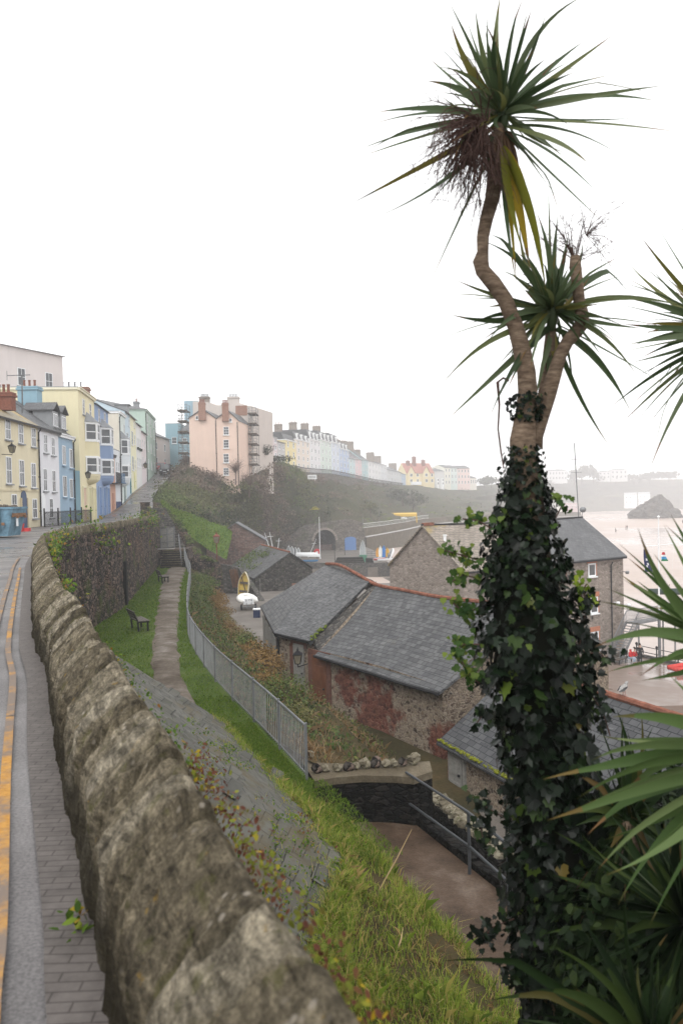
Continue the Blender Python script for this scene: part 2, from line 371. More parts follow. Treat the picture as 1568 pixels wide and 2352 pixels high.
# ------------------------------------------------------------------ line helpers
def pl(poly, Y):
    for (x0, y0), (x1, y1) in zip(poly, poly[1:]):
        if y0 <= Y <= y1: return x0 + (x1-x0)*(Y-y0)/(y1-y0)
    return poly[0][0] if Y < poly[0][1] else poly[-1][0]
def smooth_line(pts, step):
    "Catmull-Rom through pts (any dimension), roughly even step"
    P = [np.array(p, float) for p in pts]; P = [2*P[0]-P[1]] + P + [2*P[-1]-P[-2]]; out = []
    for i in range(1, len(P)-2):
        n = max(1, int(np.linalg.norm(P[i+1]-P[i])/(step(P[i]) if callable(step) else step)))
        for k in range(n):
            t = k/n
            out.append(.5*((2*P[i]) + (P[i+1]-P[i-1])*t + (2*P[i-1]-5*P[i]+4*P[i+1]-P[i+2])*t*t + (-P[i-1]+3*P[i]-3*P[i+1]+P[i+2])*t**3))
    out.append(P[-2]); return out
def zroad(Y):
    T = [(-20, 0), (80, 0), (92, .6), (101, 1.46), (112, 3.0), (132, 5.05), (150, 7.2), (175, 9.6)]
    for (a, za), (b, zb) in zip(T, T[1:]):
        if a <= Y <= b: return za+(zb-za)*(Y-a)/(b-a)
    return T[-1][1] if Y > 0 else 0
WALL = [(1.6, -3.2), (.9, -1.6), (.25, 0), (-.80, 2.53), (-1.07, 3.21), (-1.97, 5.35), (-2.84, 7.54), (-3.66, 9.4), (-5.2, 13.3), (-6.75, 17.3), (-8.75, 22.5), (-10.6, 28), (-11.6, 32.5), (-12.1, 37), (-12.5, 43), (-14.4, 55), (-17.6, 75)]
ROADR = WALL + [(-18.8, 80), (-21.5, 92), (-25, 105), (-28.3, 125), (-31.2, 147), (-35, 172)]
def xleft(Y): return -23.0 if Y < 53 else (-19.7-.06*Y if Y < 74 else -24.15-.138*(Y-74))
# road
mb = MB(); rows = []
for Y in list(np.arange(-3, 80, 1.5)) + list(np.arange(80, 173, 3)):
    x0, x1 = xleft(Y)-.5, pl(ROADR, Y)+.12
    rows.append([(x0+(x1-x0)*t, Y, zroad(Y)+.03*math.sin(t*math.pi)) for t in np.linspace(0, 1, 7)])
mb.grid(rows); struct('road', mb, M['asphalt'], smooth=True)
def offs_line(pts, d):
    out = []
    for i, p in enumerate(pts):
        a = pts[max(i-1, 0)]; b = pts[min(i+1, len(pts)-1)]
        t = np.array(b[:2])-np.array(a[:2]); t /= np.linalg.norm(t); out.append((p[0]+t[1]*d, p[1]-t[0]*d))
    return out
WS = smooth_line(WALL, lambda p: .022 if p[1] < 6 else (.045 if p[1] < 14 else .16))
def strip(name, line, d0, d1, z, mat, label=None, mbx=None):
    a, b = offs_line(line, d0), offs_line(line, d1); m_ = mbx or MB()
    m_.grid([[(p[0], p[1], z), (q[0], q[1], z)] for p, q in zip(a, b)])
    if mbx is None: return struct(name, m_, mat, label)
def _yellow(lo=.42, nm='worn yellow line'):
    k = N(nm); c = k.ramp(k.noise(30, 4, .7), [(.3, (.33, .16, .035)), (.65, (.5, .27, .07))])
    wear = k.ramp(k.noise(2.2, 6, .75), [(lo, 0.0), (lo+.18, .9)])
    k.col(k.mix(wear, c, (.16, .14, .13))).rough(.6); k.bump(k.noise(60, 3), .3, .004); return k.m
M['yellow'] = _yellow(.41); M['yellow2'] = _yellow(.3, 'much worn yellow line')
def _gutter():
    k = N('brick gutter'); b = k.n('TexBrick'); mp = k.n('Mapping'); mp.inputs['Rotation'].default_value = (0, 0, R(20)); k.l(k.tc.outputs['UV'], mp.inputs['Vector']); k.l(mp.outputs[0], b.inputs['Vector']); b.inputs['Scale'].default_value = 1
    b.offset = .5; b.inputs['Brick Width'].default_value = .17; b.inputs['Row Height'].default_value = .055; b.inputs['Mortar Size'].default_value = .004
    b.inputs['Color1'].default_value = (.108, .096, .089, 1); b.inputs['Color2'].default_value = (.12, .107, .1, 1); b.inputs['Mortar'].default_value = (.062, .054, .05, 1)
    k.col(k.mix(.5, b.outputs['Color'], k.ramp(k.noise(9, 5, .7), [(.3, .25), (.7, .75)]), 'OVERLAY')).rough(.5); k.bump(b.outputs['Fac'], -.5, .01); return k.m
near = [p for p in WS if p[1] < 27]
o_ = strip('gutter_paving', near, -.17, .03, .036, _gutter(), None)
uvl = o_.data.uv_layers[0].data                       # courses run across the strip
acc = [0.0]
for a, b in zip(near, near[1:]): acc.append(acc[-1]+float(np.linalg.norm(b-a)))
for p in o_.data.polygons:
    for li in p.loop_indices:
        vi = o_.data.loops[li].vertex_index; uvl[li].uv = (.03+.2*(vi % 2), acc[vi//2])
lm, lm2 = MB(), MB()
def yline(mbx, y0, y1, base, w_):
    L = [p for p in WS if y0 <= p[1] <= y1]
    on, off_ = offs_line(WS, -1.0), WS
    rows = []
    for i, p in enumerate(WS):
        if y0 <= p[1] <= y1:
            u_ = np.array(on[i])-p[:2]; c_ = base+.045*max(0, min(1, (5.5-p[1])/3)); rows.append([(p[0]+u_[0]*(c_-w_/2), p[1]+u_[1]*(c_-w_/2), .04), (p[0]+u_[0]*(c_+w_/2), p[1]+u_[1]*(c_+w_/2), .04)])
    mbx.grid(rows)
yline(lm, -3, 6.2, .29, .058); yline(lm2, 6.2, 9.4, .29, .058); yline(lm, 9.4, 21, .285, .056); yline(lm2, 8.5, 25, .46, .07)
struct('road_marking', lm, M['yellow']); struct('worn_marking', lm2, M['yellow2'])
lm = MB(); hl = [(xleft(Y)+.35, Y) for Y in range(54, 130, 2)]
for (a, b), (c, d) in zip(hl, hl[1:]):
    lm.poly([(a, b, zroad(b)+.03), (a+.1, b, zroad(b)+.03), (c+.1, d, zroad(d)+.03), (c, d, zroad(d)+.03)])
struct('kerb_marking', lm, M['yellow'])
# ------------------------------------------------------------------ the parapet and retaining wall
def fbm(x, y, z, o=4): return mnoise.fractal(Vector((x, y, z)), 1.0, 2.0, o)
def par_wall():
    t_ = thing('stone_wall', 'long weathered stone parapet wall curving beside the road above the terrace', 'wall', (WALL[3][0], WALL[3][1], 0))
    prof = [(0, -.02), (0, .1), (.01, .22), (.02, .33), (.03, .42), (.06, .475), (.1, .52), (.15, .57), (.2, .615), (.25, .655), (.3, .69), (.335, .705), (.37, .69), (.4, .64), (.43, .56), (.45, .42), (.46, .2)]
    # coping stones set on edge, each with its own height and lean
    acc = 0; edges = []; s_ = 0
    while s_ < 140: L = random.choice((.07, .1, .13, .17, .24, .36, .5))*random.uniform(.8, 1.2); edges.append((s_, L, random.gauss(0, .016), random.gauss(0, .012), random.random())); s_ += L
    prof = [(x*.87, z) for x, z in prof]
    m_ = MB(); rows = []; ei = 0; tone = []
    for i, p in enumerate(WS):
        a = WS[max(i-1, 0)]; b = WS[min(i+1, len(WS)-1)]; t = (b-a)/np.linalg.norm(b-a); n = np.array((t[1], -t[0]))
        if i: acc += float(np.linalg.norm(p-WS[i-1]))
        fade = min(1, max(0, (WALL[-1][1]-p[1])/45)); row = []
        for k, (ox, z) in enumerate(prof):
            sk_ = acc + .5*(ox-.2) + .12*fbm(acc*1.6, ox*4, 0, 3) + (.06*math.sin(z*40) if z < .4 else 0)      # joints run askew across the top
            while ei < len(edges)-1 and sk_ > edges[ei][0]+edges[ei][1]: ei += 1
            while ei > 0 and sk_ < edges[ei][0]: ei -= 1
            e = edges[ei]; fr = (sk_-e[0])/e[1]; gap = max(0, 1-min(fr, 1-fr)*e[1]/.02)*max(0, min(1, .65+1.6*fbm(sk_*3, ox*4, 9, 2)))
            top = max(0, min(1, (z-.36)/.2)); q3 = ox+z; d = .02*fbm(acc*2.6+z*2.5, ox*5, z*4, 5) + .03*abs(fbm((acc*.85+(ox+z)*.9)*5.5, (ox-z)*2.2, 2, 4)) + .03*fbm(acc*9+q3*3, ox*14-acc*4, z*14, 4)
            zz = z + top*(e[2]*.5+e[3]*(fr-.5)*.9 - .026*gap) + d*.8*top + .06*fbm(acc*.4, 3, 0, 2)*top
            oo = ox + d*(1 if k < 7 else -.5 if k > 12 else 0) + (.014*gap - .2*e[2])*(1 if k < 8 else -.6)
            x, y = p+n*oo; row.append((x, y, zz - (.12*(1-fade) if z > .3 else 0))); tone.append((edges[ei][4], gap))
        rows.append(row)
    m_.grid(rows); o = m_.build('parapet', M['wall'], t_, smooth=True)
    pr = np.array(prof); pa = np.concatenate([[0], np.cumsum(np.linalg.norm(np.diff(pr, axis=0), axis=1))]); sa_ = [0.0]
    for a, b in zip(WS, WS[1:]): sa_.append(sa_[-1]+float(np.linalg.norm(b-a)))
    ul = o.data.uv_layers[0].data; nk = len(prof)
    for pg in o.data.polygons:
        for li in pg.loop_indices: vi = o.data.loops[li].vertex_index; ul[li].uv = (sa_[vi//nk], pa[vi % nk])
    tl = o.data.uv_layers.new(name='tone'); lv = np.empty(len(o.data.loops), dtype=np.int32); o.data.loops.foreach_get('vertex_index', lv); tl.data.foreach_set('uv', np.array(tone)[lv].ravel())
    # the outer face, down to the terrace
    m_ = MB(); rows = []; acc = 0
    far_ = [p for p in WS if p[1] > 8]
    for i, p in enumerate(far_):
        a = far_[max(i-1, 0)]; b = far_[min(i+1, len(far_)-1)]; t = (b-a)/np.linalg.norm(b-a); n = np.array((t[1], -t[0]))
        if i: acc += float(np.linalg.norm(p-far_[i-1]))
        row = []
        for k, z in enumerate(np.linspace(.3, -4.4, 20)):
            d = .10*fbm(acc*1.3, z*2.2, 1, 4); x, y = p+n*(.47-.02*z+d); row.append((x, y, z))
        rows.append(row)
    m_.grid(rows); m_.build('retaining_face', M['retain'], t_, smooth=True)
    m_ = MB()
    c = onw((-12.5, 43, 0), (-14.4, 55, 0), 264, 1365); tt = V(-1.9, 12, 0).normalized()
    for s in (0, ): m_.box(c+V(.55, .1, 0), (.75, .25, 3.6), tt)
    m_.build('drain_slot', M['dark'], t_)
    # squared pillar where the wall meets the steps
    m_ = MB(); c = at(334, 1170, 79); m_.box((c.x, c.y, .75), (.75, .75, 1.7)); m_.box((c.x, c.y, 1.66), (.85, .85, .14)); m_.build('end_pillar', M['retain'], t_)
    return t_
par_wall()
# ------------------------------------------------------------------ terrace, slate apron, banks, paths
FENCE = [(-.82, 16), (-1.92, 19.1), (-4.2, 25.3), (-6.2, 32), (-7.6, 38.7), (-9.3, 48), (-10.9, 57), (-12.2, 63), (-13.6, 68.5)]
def ground_grid(lines, n=10, amp=.05, fr=.5):
    "loft between polylines with the same number of points, with gentle unevenness"
    rows = []
    for pts in zip(*lines):
        row = []
        for a, b in zip(pts, pts[1:]):
            for k in range(n): row.append(Vector(a).lerp(Vector(b), k/n))
        row.append(Vector(pts[-1])); rows.append([(p.x, p.y, p.z + amp*fbm(p.x*fr, p.y*fr, 5, 4)) for p in row])
    return rows
m_ = MB(); ys = np.arange(7, 77, 1.0); WX = [pl(WALL, y)+.5 for y in ys]
fx = [pl(FENCE, y) if y > 16 else lerp(-.5, -.82, (y-7)/9) for y in ys]
fx = [f if y < 68.5 else -13.6-(y-68.5)*.35 for f, y in zip(fx, ys)]
m_.grid(ground_grid([[(a, y, -4.02) for a, y in zip(WX, ys)], [(b+.1, y, -4.02) for b, y in zip(fx, ys)]], 12, .04, 1.0))
struct('terrace_lawn', m_, M['lawn'], smooth=True)
# gravel path on the terrace
Lp = [gnd(u, v, -4) for u, v in ((388, 1304), (374, 1332), (361, 1400), (351, 1480), (351, 1540), (362, 1600), (390, 1680))]
Rp = [gnd(u, v, -4) for u, v in ((428, 1304), (417, 1340), (411, 1400), (408, 1470), (416, 1540), (440, 1600), (490, 1680))]
La = smooth_line([p[:2] for p in Lp], .5); Ra = smooth_line([p[:2] for p in Rp], .5); nn = 60
La = [La[int(i*(len(La)-1)/nn)] for i in range(nn+1)]; Ra = [Ra[int(i*(len(Ra)-1)/nn)] for i in range(nn+1)]
m_ = MB(); rows = []
for a, b in zip(La, Ra):
    j0, j1 = .12*fbm(a[0]*2, a[1]*2, 0), .12*fbm(b[0]*2, b[1]*2, 9)
    rows.append([(lerp(a[0]+j0, b[0]+j1, t), lerp(a[1], b[1], t), -3.975+.03*math.sin(math.pi*t)-.03*(t in (0, 1))) for t in np.linspace(0, 1, 7)])
m_.grid(rows); struct('terrace_path', m_, M['gravel'], smooth=True)
# slate-clad apron under the parapet
APR = [(-.55, 6.0), (-.5, 8), (-.2, 10.7), (0.0, 12.4), (-1.14, 15.4), (-2.1, 17.8), (-2.94, 20)]
m_ = MB(); rows = []
for y, x in [(y, pl(APR, y)) for y in np.arange(6, 20.01, .35)]:
    wx = pl(WALL, y)+.45; n_ = 14
    rows.append([(lerp(x, wx, t), y-.15*t, lerp(-4.0, -4.0+.66*(x-wx), t)+.025*fbm(x*2+t*6, y*2, 0, 3)) for t in np.linspace(0, 1, n_)])
m_.grid(rows)
e = rows[-1]; m_.grid([e, [(p[0], p[1]+.02, -4.1) for p in e]])
tag(m_.build('slate_apron', M['apron'], loc=(-2, 13, -4)), 'weedy slate-clad slope between the parapet wall and the grass', 'cladding')
# grass bank running down to the lower path
PA = [(-.55, 5.0), (-.5, 8), (-.2, 10.7), (0.0, 12.4), (-1.14, 15.4), (-1.5, 16.4)]
PB = [(3.1, 5.0), (2.6, 8.0), (1.9, 10.7), (1.3, 12.4), (.1, 15.6), (-.5, 16.3)]
sa = [smooth_line(PA, .3)[int(i/44*(len(smooth_line(PA, .3))-1))] for i in range(45)]; sb = [smooth_line(PB, .3)[int(i/44*(len(smooth_line(PB, .3))-1))] for i in range(45)]
GR = ground_grid([[(a[0]-.15, a[1], -3.95) for a in sa], [((a[0]+b[0])/2, (a[1]+b[1])/2, -4.38) for a, b in zip(sa, sb)], [(b[0]+.1, b[1], -5.06) for b in sb]], 8, .12, 1.2)
m_ = MB(); m_.grid(GR); struct('grass_bank', m_, M['bank'], smooth=True)
m_ = MB()
m_.grid(ground_grid([[(-1.0, 17.5, -5), (-.5, 15.8, -5), (.7, 12.6, -5), (1.3, 10.5, -5), (1.8, 5, -5)], [(1.5, 17.0, -5), (1.62, 16.2, -5), (2.75, 13.0, -5), (3.8, 10.5, -5), (6, 5, -5)]], 10, .02, 1))
struct('lower_path', m_, M['path'], smooth=True)
# bank between the railing and the lower lane
LANE_L = [(-13.8, 88), (-13.2, 84), (-11.1, 71.5), (-8.7, 57.4), (-7.4, 51.3), (-6.0, 45.9), (-4.6, 42.0), (-2.7, 37), (-.2, 32), (1.4, 28), (2.2, 24.5), (2.2, 17.3)]
fr_ = [(-20.5, 88), (-18, 82), (-14.2, 70.5), (-10.9, 57), (-9.9, 51.5), (-8.8, 45.5), (-7.7, 39.5), (-6.4, 33), (-4.5, 26.3), (-3.1, 22.4), (-1.92, 19.1), (-.8, 16.9)]
m_ = MB(); BK = ground_grid([[(x+.05, y, -4.05) for x, y in fr_], [(lerp(a[0], b[0], .55), lerp(a[1], b[1], .55), -5.2) for a, b in zip(fr_, LANE_L)], [(x, y, -7.35) for x, y in LANE_L]], 8, .2, .8)
m_.grid(BK); struct('bank', m_, M['bank'], smooth=True)
m_ = MB(); rows = []
for y in np.arange(15, 152, 2.5):
    z = -7.3 if y < 72 else lerp(-7.3, -9, (y-72)/23) if y < 95 else lerp(-9, -13.4, min(1, (y-95)/45))
    x0 = -24 if y > 60 else pl(LANE_L[::-1], y)-1.2; x1 = 9 if y < 55 else 12
    rows.append([(x0+(x1-x0)*t, y, z) for t in np.linspace(0, 1, 10)])
m_.grid(rows); struct('lane', m_, M['yard'])
# quay, upper quay, beach
m_ = MB(); m_.prism([(-18, 56, -13.5), (34.8, 56, -13.5), (27.0, 73.6, -13.5), (24.0, 104, -13.5), (12, 150, -13.5), (-18, 150, -13.5)], (0, 0, -4.5)); struct('quay', m_, M['quay'])
m_ = MB(); m_.prism([(-40, 149, -11.5), (6.5, 150.3, -11.5), (11, 170, -11.5), (6, 216, -11.5), (-45, 216, -11.5)], (0, 0, -6)); struct('upper_quay', m_, M['yard'])
m_ = MB(); rows = []
ss = lambda x: 0 if x < 0 else 1 if x > 1 else x*x*(3-2*x)
for y in list(np.arange(20, 240, 12)) + list(np.linspace(240, 1010, 30)) + [1300, 2600]:
    rows.append([(x, y, -13.0-4.2*ss((x-4)/30)*(1-ss((y-150)/330)) - 9.5*ss((y-380)/620) + .12*fbm(x*.03, y*.02, 0)) for x in list(np.linspace(-60, 400, 40))+[900, 2500]])
m_.grid(rows); struct('beach', m_, M['sand'], smooth=True)
m_ = MB(); m_.poly([(-2600, -400, -27), (2600, -400, -27), (2600, 3500, -27), (-2600, 3500, -27)]); struct('ground', m_, M['cliff'])
# ------------------------------------------------------------------ the cliff
SEC = [(300, [(1080, 175), (1095, 172), (1110, 165), (1125, 160), (1150, 150)]),
 (366, [(1092, 165), (1102, 150), (1135, 118), (1165, 100), (1190, 90)]),
 (385, [(1092, 162), (1100, 146), (1130, 118), (1170, 102), (1225, 94)]),
 (430, [(1048, 146), (1085, 138), (1130, 128), (1180, 116), (1240, 100)]),
 (480, [(1068, 146), (1100, 139), (1140, 134), (1180, 126), (1232, 112)]),
 (560, [(1094, 147), (1120, 141), (1160, 146), (1200, 150), (1255, 162)]),
 (590, [(1090, 153), (1110, 147), (1150, 152), (1195, 160), (1260, 173)]),
 (612, [(1062, 168), (1085, 160), (1140, 163), (1200, 172), (1264, 184)]),
 (650, [(1060, 194), (1090, 183), (1150, 184), (1205, 191), (1268, 200)]),
 (700, [(1086, 228), (1110, 210), (1150, 205), (1195, 204), (1268, 206)]),
 (745, [(1086, 264), (1110, 241), (1150, 224), (1200, 212), (1268, 208)]),
 (800, [(1094, 316), (1125, 279), (1155, 251), (1200, 224), (1262, 210)]),
 (835, [(1101, 348), (1130, 298), (1160, 264), (1190, 237), (1214, 219)]),
 (900, [(1113, 428), (1135, 366), (1160, 325), (1180, 285), (1203, 254)]),
 (970, [(1116, 511), (1140, 433), (1160, 383), (1180, 335), (1192, 300)]),
 (1080, [(1117, 624), (1140, 533), (1155, 469), (1172, 403), (1183, 347)]),
 (1200, [(1107, 864), (1125, 837), (1145, 796), (1162, 756), (1177, 716)]),
 (1300, [(1101, 1120), (1120, 1094), (1140, 1066), (1160, 1033), (1178, 1006)]),
 (1450, [(1102, 1161), (1120, 1120), (1140, 1087), (1158, 1053), (1174, 1026)]),
 (1620, [(1100, 1188), (1118, 1148), (1135, 1120), (1152, 1094), (1167, 1066)])]
def cliff_pt(i, j):
    "bilinear point on the cliff net"
    i0 = min(int(i), len(SEC)-2); j0 = min(int(j), 3); a, b = i-i0, j-j0
    P = lambda q, r: at(SEC[q][0], *SEC[q][1][r])
    return (P(i0, j0).lerp(P(i0, j0+1), b)).lerp(P(i0+1, j0).lerp(P(i0+1, j0+1), b), a)
m_ = MB(); rows = []
for i in np.linspace(0, len(SEC)-1, 121):
    row = []
    for j in np.linspace(0, 4, 25):
        p = cliff_pt(i, j); a = math.sin(min(1, j/4)*math.pi)*p.y*.012
        d = fbm(p.x*.09, p.y*.05, p.z*.15, 4)*a; row.append((p.x+d*.6, p.y-d, p.z+d*.5))
    q = row[0]; rows.append([(q[0]*1.9, q[1]*1.9, q[2]+1), (q[0]*1.15, q[1]*1.15, q[2]+.3)] + row + [(row[-1][0], row[-1][1]-.5, -26)])
m_.grid(rows); struct('cliff_hill', m_, M['cliff'], smooth=True)
# grass slope above the sheds
m_ = MB()
g0 = [at(u, v, Y) for u, v, Y in ((372, 1150, 96), (400, 1170, 97), (440, 1180, 100), (480, 1200, 104), (535, 1215, 110))]
g1 = [at(u, v, Y) for u, v, Y in ((372, 1172, 86), (402, 1200, 86), (440, 1235, 87), (478, 1262, 88), (520, 1285, 90))]
m_.grid(ground_grid([[tuple(p) for p in g0], [tuple(p) for p in g1]], 10, .2, .4)); struct('grass_slope', m_, M['grassbank'], smooth=True)
# ------------------------------------------------------------------ building helpers
def nrm(P, Q):
    "outward normal: to the right of P->Q"
    d = V(Q[0]-P[0], Q[1]-P[1], 0).normalized(); return V(d.y, -d.x, 0), d
_rm = {}
def rmat(c, stain=.22):
    if c not in _rm:
        l_ = lin(c); g = .3*l_[0]+.59*l_[1]+.11*l_[2]; _rm[c] = m_render('painted render '+c, tuple((g+(x-g)*.66)*.9 for x in l_[:3]), stain)
    return _rm[c]
def window(par, c, d, n, w, h, bars=(1, 1), frame=None, glass=None, sill=True, simple=False, arch=False, name='window', fr=.07, deep=.05):
    "sash window standing on a wall: frame (with bars), pane, sill"
    frame = frame or M['white']; glass = glass or M['glass']; c = Vector(c); f = MB()
    up = V(0, 0, 1); o = n*(deep/2)
    g = f if simple else MB(); gm = 1 if simple else 0
    g.box(c+n*.012, (w-fr, .02, h-fr), d, m=gm)
    f.box(c+o+d*(w/2-fr/2), (fr, deep, h), d); f.box(c+o-d*(w/2-fr/2), (fr, deep, h), d)
    f.box(c+o+up*(h/2-fr/2), (w-2*fr, deep-.006, fr), d); f.box(c+o-up*(h/2-fr/2), (w-2*fr, deep-.006, fr), d)
    for i in range(bars[0]): f.box(c+n*.022+d*(w*((i+1)/(bars[0]+1)-.5)), (fr*.45, .034, h-2*fr), d)
    for j in range(bars[1]): f.box(c+n*.026+up*(h*((j+1)/(bars[1]+1)-.5)), (w-2*fr, .036, fr*.7), d)
    if simple:
        if sill: f.box(c+n*.06-up*(h/2+.06), (w+.2, .14, .1), d)
        return f.build(name, [frame, glass], par)
    o = f.build(name, frame, par); g.build('pane', glass, o)
    if sill:
        s_ = MB(); s_.box(c+n*.08-up*(h/2+.06), (w+.22, .18, .1), d); s_.build('sill', sill if isinstance(sill, bpy.types.Material) else M['lead'], o)
    return o
def door(par, c, d, n, w, h, mat, arch=0, surround=None):
    "c = middle of the threshold"
    c = Vector(c); up = V(0, 0, 1); k = MB()
    pts = [c+d*(-w/2), c+d*(w/2), c+d*(w/2)+up*(h-arch)]
    if arch: pts += [c+d*(w/2*math.cos(a))+up*(h-arch+arch*math.sin(a)) for a in np.linspace(.3, math.pi-.3, 7)]
    pts.append(c-d*(w/2)+up*(h-arch)); k.prism([p+n*.015 for p in pts], n*.05)
    for z in (.28, .68): k.box(c+n*.07+up*(h-arch)*z, (w*.7, .03, h*.28), d)
    o = k.build('door', mat, par)
    if surround:
        s_ = MB(); s_.box(c+d*(w/2+.08)+n*.06+up*(h-arch)/2, (.14, .14, h-arch), d); s_.box(c-d*(w/2+.08)+n*.06+up*(h-arch)/2, (.14, .14, h-arch), d)
        s_.box(c+n*.06+up*(h+.07), (w+.3, .16, .14), d); s_.build('door_surround', surround, o)
    h_ = MB(); h_.box(c+d*(w*.36)+n*.09+up*1.0, (.06, .08, .06), d); h_.build('handle', M['pipe'], o)
    return o
def stack(par, c, w, dp, h, mat, d=(1, 0, 0), pots=3, potm=None, name='chimney', oversail=.1):
    "chimney standing with its foot at c"
    c = Vector(c); d = Vector(d).normalized(); k = MB(); up = V(0, 0, 1)
    k.box(c+up*(h/2), (w, dp, h), d); k.box(c+up*(h-.12), (w+oversail*2, dp+oversail*2, .16), d); k.box(c+up*(h+.06), (w+oversail, dp+oversail, .12), d)
    o = k.build(name, mat, par)
    for i in range(pots):
        p = MB(); q = c+d*(w*.8*((i+.5)/pots-.5))+up*(h+.12); p.lathe([(.12, 0), (.14, .05), (.1, .1), (.095, .5), (.13, .55), (.11, .6)], q, 7); p.build('chimney_pot', potm or M['brick'], o)
    return o
def house(name, label, P, Q, z0, z1, depth, wm, roof=None, group=None, cornice=None, rise=2.0, cat='house', plinth=None, eave=.3, roofm=None, cback=None):
    "box-shaped house: front wall on P->Q (street side on its right)"
    n, d = nrm(P, Q); P0, Q0 = V(P[0], P[1], z0), V(Q[0], Q[1], z0); L = (Q0-P0).length
    t = thing(name, label, cat, P0, 0, group); k = MB(); inn = -n*depth
    k.prism([P0, Q0, Q0+inn, P0+inn], (0, 0, z1-z0)); k.build('wall', wm, t)
    up = V(0, 0, 1); A, B = P0+up*(z1-z0), Q0+up*(z1-z0)
    if cornice is not None:
        c = MB(); c.box((A+B)/2+n*.1-up*.12, (L-.02, .2, .24), d); c.box((A+B)/2+n*.14+up*.02, (L+.02, .3, .08), d)
        c.box(A-d*.06+inn/2-up*.1, (.12, depth-.02, .2), d); c.build('cornice', cornice, t)
    rm = roofm or M['slate2']
    if roof == 'gable':              # ridge along the street
        r = MB(); e = -d*.06; f = d*.06; o = n*eave; R0, R1 = A+inn/2+up*rise, B+inn/2+up*rise; lo = -up*(eave*rise/(depth/2))
        th = up*.12
        r.prism([A+e+o+lo, B+f+o+lo, R1+f, R0+e], th); r.prism([R0+e, R1+f, B+f+inn-o+lo, A+e+inn-o+lo], th)
        o_ = r.build('roof', rm, t); g = MB(); g.prism([A+d*.005, A+d*.005+inn, R0+d*.005-up*.02], d*.2); g.prism([B-d*.005, B-d*.005+inn, R1-d*.005-up*.02], -d*.2); g.build('gable_wall', wm, t)
    elif roof == 'hip':
        r = MB(); q = min(depth/2, L/2)*.98; R0, R1 = A+inn/2+up*rise+d*q, B+inn/2+up*rise-d*q; o = n*eave; e = d*eave
        c4 = [A+o-e, B+o+e, B+inn-o+e, A+inn-o-e]
        r.add(c4+[R0, R1], [(0, 1, 5, 4), (1, 2, 5), (2, 3, 4, 5), (3, 0, 4), (3, 2, 1, 0)]); r.build('roof', rm, t)
    elif roof == 'mansard':
        r = MB(); i1 = .9; c1 = [A-n*.25, B-n*.25, B+inn+n*.1, A+inn+n*.1]; c2 = [A-n*i1+up*rise, B-n*i1+up*rise, B+inn+n*i1+up*rise, A+inn+n*i1+up*rise]
        r.add(c1+c2, [(0, 1, 5, 4), (1, 2, 6, 5), (2, 3, 7, 6), (3, 0, 4, 7), (4, 5, 6, 7)]); r.build('roof', rm, t)
    else:
        r = MB(); r.box((A+B+A+inn+B+inn)/4+up*.05, (L+.04, depth+.04, .1), d); r.build('roof', M['lead'], t)
    return t, n, d, P0, Q0
def wgrid(t, P, Q, rows, cols, w=.9, h=1.6, simple=True, **kw):
    "rows of windows: rows = heights of the window middles, cols = fractions along the front"
    n, d = nrm(P, Q); L = V(Q[0]-P[0], Q[1]-P[1], 0).length
    for z in rows:
        zz, hh = (z, h) if not isinstance(z, tuple) else z
        for c in cols: window(t, V(P[0], P[1], zz)+d*(L*c), d, n, w, hh, simple=simple, **kw)
def downpipe(t, p, z0, z1, n, mat=None):
    k = MB(); k.tube([V(p.x, p.y, z0)+n*.1, V(p.x, p.y, z1-.4)+n*.1, V(p.x, p.y, z1-.1)+n*.3], .06, 6)
    for z in (z0+1.2, (z0+z1)/2, z1-1): k.box(V(p.x, p.y, z)+n*.06, (.2, .12, .08))
    return k.build('downpipe', mat or M['pipe'], t)
def fx(Y): return (xleft(Y), Y)
# ------------------------------------------------------------------ the street of painted houses
LS = 'painted houses climbing the street on the left'
P, Q = fx(51.5), fx(62.0)
t, n, d, A, B = house('terraced_house', 'cream three storey house with arched doorway and mossy roof behind the blue skip', P, Q, 0, 7.75, 8, rmat('e6d7a8'), 'gable', LS, rise=2.6, roofm=M['lichen_roof'], eave=.25)
k = MB(); k.box((A+B)/2+V(0, 0, 7.68)+n*.24, ((B-A).length, .12, .14), d); k.build('gutter', M['pipe'], t)
k = MB(); k.box((A+B)/2+V(0, 0, 2.75)+n*.02, ((B-A).length-.1, .06, .12), d); k.build('string_course', rmat('dccb9a'), t)
for u, v, h in ((18, 986, 1.45), (48, 996, 1.45), (77, 1005, 1.45), (20.3, 1080, 1.9), (50, 1086, 1.9), (77, 1092, 1.9)): window(t, onw(P, Q, u, v), d, n, 1.0, h, (1, 1))
for u, v in ((33, 1159), (80, 1168)): window(t, onw(P, Q, u, v), d, n, 1.0, 1.5, (1, 1))
c = onw(P, Q, 55.5, 1190); door(t, V(c.x, c.y, .02), d, n, 1.1, 2.75, m_plain('dark blue door', (.06, .09, .16), .4), .55, rmat('d8c08c'))
downpipe(t, B-d*.12, 0, 7.7, n)
P, Q = fx(62.02), fx(67.4)
t, n, d, A, B = house('terraced_house', 'narrow white house of two windows a floor between cream and blue houses', P, Q, 0, 7.72, 8, rmat('e4e4ea', .12), 'gable', LS, rise=2.8, eave=.25)
k = MB(); k.box((A+B)/2+V(0, 0, 7.66)+n*.24, ((B-A).length-.04, .12, .14), d); k.build('gutter', M['pipe'], t)
for u, v, h in ((104.5, 1019, 1.5), (121.8, 1025.5, 1.5), (103.8, 1102, 1.8), (123.7, 1105, 1.8), (118, 1167, 1.6)): window(t, onw(P, Q, u, v), d, n, .95, h, (1, 1))
c = onw(P, Q, 100, 1190); door(t, V(c.x, c.y, .02), d, n, 1.0, 2.6, M['white'], .5)
P, Q = fx(67.42), fx(71.8)
